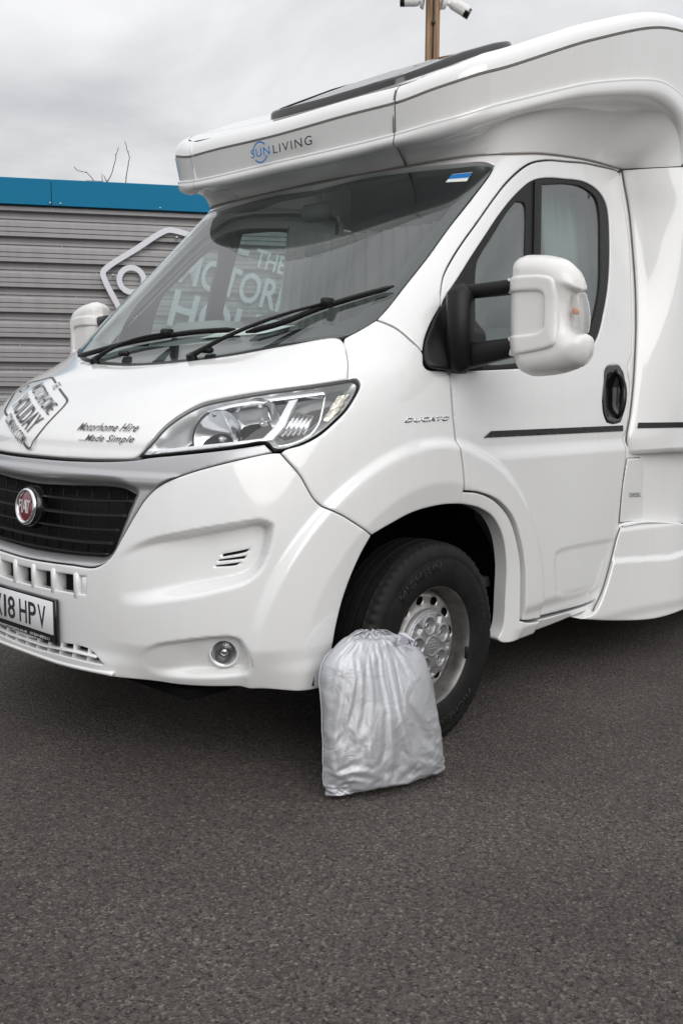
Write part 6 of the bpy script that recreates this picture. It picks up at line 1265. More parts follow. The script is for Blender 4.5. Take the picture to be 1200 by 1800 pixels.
[12,14,9,4,19,-2,-5,5,4,4,5,2,3,4,2,3,4,2,2,3,3,3,4,3,3,3,3,2,3,4,3,3,4,4,3,4,4,4,4,4,4,4,5,4,4,5,4,5,4,5,4,5,4,5,4,4,5,5,3,4,5,4,4,4,-11,-7,2,-14,-6,-7,0,-4,-7,-3,8,-3,-7,-4,-1,-2,-6,-2,1,-4,-1,3,-3,-1,1,-3,0,0,0,-2,0,0,0,2,-1,0,-1,0,0,0,0,0,0,0,0,0,0,1,2,1,0,0,0,1,0,2,-1,1,2,2,2,2,3,2,3,2,6,16,32,3,-8,-10,10,13,-25,8,14,-9,-10,4,-7,4,-9,-1,4,-3,2,3,-6,1,-1,-2,4,-3,-2,0,3,0,2,0,-1,1,1,0,3,0,-3,-1,-2,1,2,-1,-1,-1,2,-5,1,1,0,1,0,1,-1,1,2,0,-1,1,2,2,0,0,4,-2,15,2,1,2,-5,-2,2,1,-2,-13,2,7,-2,0,-7,0,-1,-3,2,4,-1,4,3,3,0,-6,-1,-1,-6,-1,-1,0,1,0,-1,-1,1,1,1,4,0,2,-1,-2,1,0,0,-3,3,-1,0,2,0,-4,1,2,0,-4,1,2,-2,2,1,0,4,-1,4,2,-16,1,2,11,0,-25,5,-3,6,-13,5,1,3,-9,2,14,0,-9,-4,2,1,-1,-1,1,3,2,2,3,-7,-1,-1,-2,-1,-1,-2,-1,-3,0,0,3,2,4,1,-3,-1,1,0,-2,0,-2,2,1,6,-7,-2,1,6,-2,-3,3,-2,2,4,-1,3,0,0,-23,1,-20,14,1,-8,11,-5,4,-3,-5,1,0,-1,1,-2,11,1,-10,-6,-1,0,2,1,1,3,1,3,10,-1,-7,1,-2,0,-2,-3,-3,-1,0,-1,-1,-3,4,4,2,1,-1,-1,-2,0,-4,0,0,7,-4,1,-1,-2,7,-5,3,-1,0,0,8,2,-4,-10,0,-10,14,-9,-4,6,-5,6,-4,-5,0,-1,6,-2,-2,2,2,2,1,-3,-5,-3,-1,2,1,3,4,-1,3,3,-6,3,1,1,-1,-2,-3,-2,-2,-2,-1,-5,3,0,2,3,3,0,-1,-1,-4,-1,0,6,-5,0,5,-4,10,-6,-1,2,2,0,8,4,3,1,-9,5,-10,24,-21,3,-1,11,-10,-4,2,2,5,-7,1,7,-1,-1,1,2,-5,1,-2,-3,1,-2,0,3,1,0,-6,2,2,4,5,0,-2,-2,-2,-2,-2,-4,1,1,0,0,2,3,2,0,-5,-3,-2,4,-2,0,2,0,10,-1,-5,2,-3,3,8,21,0,13,-22,-2,4,4,-1,3,-5,-2,-5,7,3,-5,-1,0,3,3,-4,3,2,1,-2,0,0,-5,-2,-1,-3,4,6,2,-7,-2,-1,-1,4,4,2,2,0,-2,0,-3,-4,-1,0,-1,-1,1,4,5,0,-5,3,1,-3,-1,-2,-1,6,8,-7,2,-2,1,21,1,22,-38,23,-19,6,7,-10,1,0,0,3,-1,5,-6,-6,5,5,-2,-2,0,4,0,0,2,-1,-2,-3,-2,-4,1,6,5,1,-3,-2,-4,-3,2,2,3,3,1,0,-2,-2,-2,0,-1,-2,-2,0,2,6,-6,2,6,3,-6,-3,1,0,5,-3,4,-4,0,0,9,-15,-3,8,-11,8,-11,8,9,-7,-3,7,-6,0,-2,-1,6,4,-8,2,1,-1,1,0,3,0,-2,1,-1,-4,-5,5,5,5,0,0,-3,-6,-3,-1,2,1,2,3,2,-1,-2,0,-1,-1,-3,-1,0,3,-1,-1,4,7,-2,-7,3,-1,9,-1,-9,-19,1,4,-5,1,-13,7,-10,9,-5,3,9,-2,-5,-1,1,-2,2,-3,4,5,-7,1,0,-2,2,-2,1,1,1,2,-1,0,-8,0,3,6,1,2,2,-2,-4,-3,-3,0,0,-1,6,4,1,0,0,1,-1,-2,-2,1,-1,-3,3,7,-1,-7,3,-3,2,0,-22,0,-13,15,-1,4,-19,6,-3,1,0,1,3,0,-1,1,-2,-2,5,-6,0,5,-1,0,0,-5,4,-5,0,-1,0,2,2,5,-6,0,0,5,2,4,3,0,-2,-3,-4,-3,0,-3,1,2,2,-1,0,0,1,6,0,-1,-3,-3,3,8,-4,-2,3,-2,0,-5,0,13,-15,-3,0,1,-4,0,1,0,3,0,-3,0,1,2,-2,-2,6,-2,-3,0,1,-2,0,-2,6,2,2,-1,1,-4,-3,2,-4,-2,-1,4,0,3,4,4,1,-1,-3,-3,-3,-3,-1,2,3,2,1,0,-6,0,3,3,0,-5,2,9,0,-6,2,5,12,0,-11,3,5,-4,1,0,3,-3,1,1,-2,-2,1,3,-2,-2,-6,6,3,-1,0,2,1,1,-2,-3,-1,0,4,-1,7,1,-2,-2,-4,-2,-2,1,-1,1,2,3,5,3,-1,-2,-4,-4,-3,-1,0,1,2,5,1,1,2,0,-3,-5,0,4,1,1,3,23,0,-7,2,0,-2,1,-1,-2,4,1,-2,0,-1,2,-2,1,2,-2,-7,5,2,-5,1,4,1,1,1,-2,-3,-2,5,-1,3,3,3,0,-3,-3,-2,-1,-3,-3,1,0,3,6,4,4,0,-5,0,1,1,2,-2,1,-2,-6,0,6,-2,-4,-1,3,-1,2,14,0,-5,3,-5,0,2,0,-2,-2,3,3,-3,-1,3,0,2,-1,-2,-1,-4,-2,3,-5,1,2,1,3,2,1,-2,-4,2,1,2,3,3,2,0,-2,-2,-1,-2,-3,-2,-2,-1,0,2,4,9,0,-2,-3,-2,3,-4,0,3,1,-2,3,-2,0,2,-3,2,-11,1,7,-9,0,-1,-2,2,-3,0,-1,3,-3,1,1,8,-2,-12,2,0,0,0,-1,0,-4,0,0,1,3,1,1,1,-3,1,0,0,2,3,3,3,1,1,0,-1,-1,-1,-3,-1,-4,-1,-3,0,2,2,1,-2,4,1,2,0,-3,-3,3,3,-3,3,-1,-25,0,-6,10,-8,2,-2,-1,4,2,-4,-5,3,-3,2,-2,2,-4,3,1,1,1,1,1,0,-4,0,0,0,2,2,-1,-1,-4,-1,-1,0,-1,-1,0,3,3,4,2,2,1,2,-2,0,-2,-1,0,-1,3,2,1,-1,-1,-2,-5,0,3,1,-4,1,1,-1,-18,0,-1,6,-10,4,1,-3,0,0,6,-6,-6,4,2,-4,-1,10,-4,3,0,2,1,1,0,1,-3,-2,0,0,0,0,-1,0,-1,-3,-2,-1,1,0,-1,1,0,2,1,0,-1,6,3,3,3,-1,-2,-4,-2,-1,-1,-1,-1,3,2,-2,-4,5,-3,0,1,1,1,-10,6,1,1,1,-2,1,0,1,0,-1,1,0,5,-1,3,0,-4,-1,2,1,-1,-1,0,0,-3,-2,-2,1,1,3,0,-1,1,-2,-1,-1,-2,0,0,0,1,0,1,5,-3,1,0,1,5,4,1,-2,-3,-3,-1,-1,-2,-3,1,7,-6,2,1,1,22,-1,9,-19,8,1,-1,0,0,1,0,2,0,8,-1,-2,3,-2,0,-1,-4,-3,0,0,4,-1,2,1,-1,0,-5,-1,0,1,1,0,2,1,0,-1,-3,-3,0,-1,1,1,-2,2,0,1,-1,-4,-2,1,1,4,3,1,0,1,-2,2,-7,6,0,0,0,23,1,0,10,-14,2,0,0,0,1,0,0,8,-1,4,-4,-6,3,4,2,0,-4,-4,2,-4,0,-1,0,1,0,4,-1,-2,-1,1,-1,-1,-1,-1,5,4,1,-1,-1,-2,0,-3,-1,0,-1,-1,2,-2,0,-1,-1,0,0,2,3,3,-5,2,-1,3,-1,0,7,0,-4,4,5,-4,-3,0,1,0,0,7,1,1,-6,5,-2,-9,3,3,4,4,-2,-2,-1,0,-2,0,-2,-1,-3,0,0,-1,-1,4,1,1,0,-2,-1,1,1,4,1,1,2,0,0,-1,-1,-1,3,0,3,0,-1,-1,-3,-9,-2,5,1,-2,2,-3,0,-15,0,-3,-3,8,-3,1,-2,1,-3,0,1,3,0,-2,-3,1,2,-4,-1,3,3,6,0,1,-3,3,0,0,-2,0,0,-2,1,-2,-5,-3,1,3,1,0,0,2,-2,1,-1,1,1,1,1,1,-1,-1,-1,-3,-2,-3,-1,0,8,3,-4,-2,5,-5,3,-4,-22,-1,3,-3,-1,0,1,-1,0,3,2,0,-2,-3,0,-1,-2,2,-1,-2,-3,-1,-1,0,0,7,0,2,1,4,0,-1,1,-1,0,1,1,-4,0,1,1,1,-2,0,-1,1,-1,0,-1,-1,0,1,0,0,0,0,1,-1,1,-1,2,2,3,-8,0,0,-3,-12,1,-12,11,-2,2,0,-1,1,3,0,1,-4,0,1,-3,1,-4,1,2,-1,-2,-2,0,-1,-4,-1,1,2,0,2,2,1,2,1,4,4,4,-3,-1,0,-1,1,0,1,0,1,0,-1,1,0,0,0,0,0,-2,-2,3,3,-2,-6,-1,-2,-1,3,-4,5,9,0,-2,2,-8,8,0,0,0,2,-1,-1,2,2,-2,2,-6,4,-4,-3,0,1,0,-1,1,0,-1,-3,0,-1,0,0,0,1,2,-2,0,1,2,0,0,2,0,0,1,0,0,0,1,0,1,1,0,1,0,3,2,-3,-9,-4,5,3,-1,3,2,-1,0,24,0,-3,-1,-3,6,1,0,5,-5,0,-3,1,-1,4,-4,7,0,3,2,-2,0,1,1,0,0,1,1,-2,0,-2,-1,-1,-3,-5,0,-1,0,0,0,0,-1,0,0,-1,-1,-2,0,0,-1,-1,-1,0,-1,0,-1,0,2,6,8,1,-7,2,4,-2,4,0,17,0,-10,11,-1,0,-1,3,3,-3,-4,3,1,-6,7,4,1,0,2,0,1,1,0,1,-1,1,-2,-2,-2,-2,-4,-1,0,-1,7,1,0,0,0,-1,-1,-1,0,-1,0,0,3,1,0,1,1,0,0,0,0,-2,3,-4,3,-1,-6,5,-2,-5,0,1,1,-3,0,9,-9,4,-5,0,6,2,0,3,-8,-5,6,2,2,2,1,-2,-2,5,-1,0,-2,0,-2,-2,-2,0,-1,3,4,1,0,-7,1,0,0,0,0,0,0,-1,-1,-2,0,-1,-2,0,0,-1,-1,1,-2,1,3,2,9,-2,-5,5,0,1,-4,-2,-1,-1,-21,0,3,-8,16,-15,1,12,-7,3,-1,-3,-1,3,-4,5,-3,-4,1,4,-1,-1,-1,-1,1,-3,1,1,1,1,0,-4,-1,6,6,-5,0,0,1,0,1,0,1,1,2,0,-1,1,-1,-1,0,-1,-1,1,2,0,-5,-8,0,4,-1,-3,1,6,0,-1,-2,-23,0,-3,1,6,-6,8,-3,1,-5,5,1,0,-4,4,-4,-2,1,0,-1,-2,0,-1,0,-1,3,1,0,0,0,1,-1,-2,-8,-2,2,0,-1,-1,0,-1,1,-1,0,0,0,0,0,1,0,0,2,1,2,-2,0,7,5,0,0,0,4,1,0,-7,1,-3,-7,0,20,-17,-3,1,0,-1,-7,16,-3,3,-3,-2,-7,-4,2,2,-1,-2,-6,0,0,0,0,0,0,2,0,2,0,3,3,6,1,1,3,1,1,0,0,-2,-1,0,-2,-1,0,0,-1,2,-1,0,-2,0,0,2,-5,0,-1,-1,-1,-4,-1,0,8,2,2,12,0,2,19,-35,21,-8,1,1,-5,5,-2,2,-8,-4,5,0,-3,-2,0,4,0,2,2,1,1,3,2,3,2,3,4,2,-1,0,-1,-4,-4,-4,-4,-1,0,0,0,0,1,-1,-1,1,-2,1,1,2,1,2,0,1,-1,1,0,0,1,-5,0,2,-4,5,24,0,7,3,-10,8,2,-14,9,-5,-8,10,-3,-1,1,-3,-3,2,3,2,4,4,-1,1,1,5,2,0,1,-1,0,-5,-3,-2,-3,-4,-2,1,0,4,2,2,2,0,2,1,1,1,0,1,0,0,0,-1,-2,-3,-4,-1,-2,-1,0,0,5,1,-8,4,-1,15,0,-6,-12,27,-13,11,1,-7,2,-2,0,2,-1,-4,1,5,4,2,2,1,-1,2,1,1,-4,-4,-5,-2,-2,-2,0,0,-1,-1,3,0,-1,1,2,-3,-2,-2,-1,-1,-2,2,0,1,0,1,0,0,-1,-2,5,3,1,2,1,0,1,0,-9,6,0,-1,-7,0,-14,20,12,-11,-1,0,4,0,0,-18,-1,20,2,3,-4,-1,1,-2,-2,-1,0,-1,-2,0,0,3,-2,0,-3,-3,-1,1,2,0,0,4,0,-4,-1,0,3,1,-1,1,-1,0,-1,1,-1,0,-2,0,2,-3,0,2,3,-2,-1,-3,-8,7,3,1,-3,-24,0,2,6,-9,4,4,2,-9,-2,5,2,-1,-2,8,-7,5,-2,-6,2,-1,-1,-1,0,0,-1,0,-1,1,0,2,3,2,2,1,1,3,-5,-1,-1,1,-1,-5,-3,1,1,0,0,-1,-1,0,0,4,2,2,1,2,-1,-6,-2,-5,-3,10,0,0,-2,-5,-16,0,0,7,-2,4,-9,-1,4,-2,1,6,0,-5,-8,4,-3,2,5,-3,1,0,0,1,-1,-1,1,1,2,2,1,1,2,1,-1,-1,-6,-2,-5,0,0,0,2,3,0,-1,-1,0,1,1,3,1,0,0,-2,-2,-5,-6,-2,1,5,9,-4,2,-1,0,-2,2,0,3,-3,-3,7,-3,4,1,-4,-1,-1,6,-8,1,7,3,-4,1,-3,-1,0,0,-3,2,2,2,3,1,0,2,1,-2,-5,-3,-5,-3,-1,6,1,1,1,0,-2,-1,1,-1,0,2,2,-2,-1,-3,-2,-4,-2,1,4,5,4,5,-3,0,-6,1,1,0,21,0,-3,5,-1,1,0,1,-1,-1,0,5,-10,4,7,-1,-4,1,-3,5,-1,-1,-2,3,2,5,-1,-1,-1,0,-2,-4,-4,-3,-4,1,4,5,0,1,-1,-1,-2,0,-1,-1,3,2,0,-3,-1,-1,-2,-1,4,2,2,3,4,0,-4,-3,-5,5,-2,0,7,20,0,-3,7,-4,1,1,2,-3,3,-6,3,2,7,-3,-6,2,1,0,-2,-2,2,6,1,3,-5,-1,-1,-1,-3,-3,-3,-3,2,4,4,3,-1,-1,-2,-2,0,1,1,2,4,-1,-2,-3,-1,-1,-1,2,2,0,2,4,1,-6,-5,-3,1,4,2,-3,2,3,6,0,23,-36,28,-16,1,2,1,-2,5,-8,10,-6,0,7,-2,-3,-1,-3,5,2,1,4,-6,0,-2,-1,-3,-3,-2,1,3,1,3,-1,-2,-1,0,1,2,1,3,1,1,-7,-1,-2,0,0,1,2,1,2,4,1,-4,-9,-1,3,4,4,1,-8,3,-3,-1,-12,-1,15,-7,-5,-1,8,-8,1,0,-2,6,-4,0,7,-7,-3,-2,2,6,2,0,3,-7,0,-2,-1,-3,-2,1,2,1,1,2,-2,0,1,1,3,0,1,1,-5,-2,-3,1,0,1,1,3,3,-1,3,-1,-5,-5,-3,4,4,3,0,-4,-1,1,-2,-3,-3,-20,0,2,10,-11,-1,9,-1,-4,-1,-3,3,1,8,-7,-7,0,5,2,4,-1,4,-7,-2,-3,-1,-2,0,2,2,1,-1,2,0,2,1,1,2,-4,0,-2,-5,2,1,0,2,2,2,3,-1,-5,1,-3,-3,-1,1,3,4,0,-4,-1,1,-1,2,0,-1,-3,-16,0,8,-2,-11,9,3,-1,0,-1,-3,-1,9,-10,-1,4,1,1,3,-3,3,-7,2,-2,-1,-2,1,2,2,0,-3,5,1,1,0,-1,-1,-2,2,-3,-1,3,2,0,2,4,-1,-2,-6,-5,4,0,-2,1,1,3,1,-3,-3,3,0,-2,2,1,0,-1,2,3,0,-12,6,14,2,-2,2,-5,-1,5,3,-10,2,-2,7,-1,-2,-1,2,-6,2,-5,2,-3,4,2,2,-2,-3,6,1,0,-1,-1,0,0,0,-3,3,4,2,-1,1,0,-8,-4,-1,1,7,-1,-3,1,1,2,-2,-2,0,3,-1,-2,4,-1,1,-4,1,1,22,0,29,-27,3,4,-1,-3,2,2,4,-12,8,-4,0,-3,7,0,-2,-5,-4,-2,0,5,3,0,2,-3,0,7,-2,-2,-2,1,0,1,-1,0,5,2,-1,-2,-2,-3,-5,2,3,2,4,-5,-3,2,1,0,-1,0,2,1,-4,0,5,-2,1,-4,2,-1,0,21,-1,15,-3,-1,-6,3,1,-1,4,-8,5,0,1,-2,-2,2,4,-5,-6,3,1,2,-2,1,1,-3,0,6,-3,-1,-1,1,0,1,0,2,4,0,-3,-5,0,-2,0,6,2,-1,-1,-6,1,2,0,0,0,0,1,-1,-3,4,2,-5,2,-4,5,-2,0,-1,-1,0,21,-3,-25,19,-3,-7,9,-2,6,-6,-5,3,-1,3,-4,1,1,-3,-1,6,-3,-2,4,-3,-1,7,-2,-1,-3,1,2,2,0,1,3,-4,-4,-1,3,-3,4,2,-3,-3,-2,-1,3,2,0,0,0,0,0,-1,-1,4,1,-6,3,-5,3,-2,-1,-2,3,-22,-1,8,17,-14,4,-13,7,5,0,-6,4,-7,-1,3,3,1,-7,2,-2,7,-3,1,1,-2,-3,5,-1,-3,0,1,3,2,-1,1,0,-5,-1,0,2,-1,2,-2,-3,0,2,2,1,0,-1,0,0,0,0,0,0,3,-2,-6,5,-6,2,0,-3,-3,-3,-2,-18,0,-1,12,5,-26,18,8,-4,-12,11,-2,1,-4,7,-3,-2,1,-7,11,-6,-1,5,-2,-2,4,-1,-2,1,-1,3,3,-1,-2,-2,-3,0,1,2,-2,1,-1,1,4,1,0,-3,-1,1,-1,1,0,0,-1,1,1,-5,-1,5,-4,3,-1,-3,0,2,-7,-5,-4,0,23,-29,7,13,-12,4,-10,22,-12,2,3,2,-2,-4,1,1,4,-3,0,-2,-3,4,1,0,-2,-1,4,1,3,-5,-2,0,0,-1,1,2,-3,1,1,4,3,-2,-3,-3,3,1,-1,1,-1,0,-1,2,-1,-3,2,2,-4,2,0,-1,-1,0,-3,2,-4,13,-1,19,8,-11,-8,7,-10,8,-3,0,0,3,2,-8,5,1,-3,5,-3,-1,2,-1,0,-2,0,4,1,0,-1,-6,1,0,1,1,3,-4,-3,5,3,3,-1,-7,0,1,3,0,-1,0,-1,0,0,0,-1,-1,3,0,-3,2,-1,-2,-2,4,-4,0,0,1,21,0,-4,11,3,-10,3,12,0,-2,1,0,3,-6,5,-4,3,0,-1,1,1,-1,-1,-4,4,1,2,-4,-2,-1,3,-1,2,1,0,-5,3,3,2,0,-6,-3,5,0,1,-1,-1,0,0,1,0,0,1,-1,1,-2,-1,2,-2,-2,0,2,-1,-2,0,-1,-3,16,-1,1,9,1,8,-8,-4,-1,3,5,2,-2,4,0,-2,-4,3,-1,2,1,-2,3,0,0,0,-2,1,-1,4,-2,-1,-2,-1,-2,5,4,-1,-4,-5,3,3,-1,0,-1,-1,1,2,1,0,-1,0,-1,0,-1,1,0,-1,-2,1,-1,-3,-3,3,-9,-2,2,-4,-1,7,11,16,-9,-14,8,-7,-4,0,10,0,-1,1,2,-2,0,-1,1,2,0,-1,2,0,1,-3,3,0,-3,1,2,-2,-2,3,1,-3,-6,-2,6,1,0,-1,-2,2,3,1,0,0,-2,1,-1,1,0,-1,0,-2,-1,-1,-1,-1,2,-1,-3,0,-8,0,-25,0,-4,0,25,0,10,-9,1,-2,3,-8,1,2,-1,2,3,0,-1,1,-1,1,1,0,-1,0,0,-1,-3,3,2,-2,1,1,0,-5,-1,6,-3,-1,1,-3,1,3,1,1,0,-1,-2,1,0,0,-1,-1,2,-2,2,-4,1,-1,1,-2,0,-2,1,-10,-4,-22,-1,-5,23,-15,26,-7,1,-1,4,-1,-1,-3,5,0,0,-1,0,2,1,-1,-1,-1,0,1,0,0,-1,2,0,-1,0,-1,1,-2,3,0,0,1,1,-2,2,0,1,-1,-1,-1,0,1,0,-1,1,-1,0,-2,0,-2,2,0,-1,-1,0,-2,-1,-7,6,-10,-7,-1,13,1,10,-2,18,3,-11,-6,3,8,5,0,3,2,0,1,4,0,0,1,-1,3,-1,2,-2,0,0,-2,-2,2,1,-1,-2,3,1,1,9,-4,-6,6,2,0,1,0,0,1,0,0,0,-2,0,0,-1,-1,-1,-5,-1,-1,-2,-3,-3,-5,1,-5,-35,40,-3],
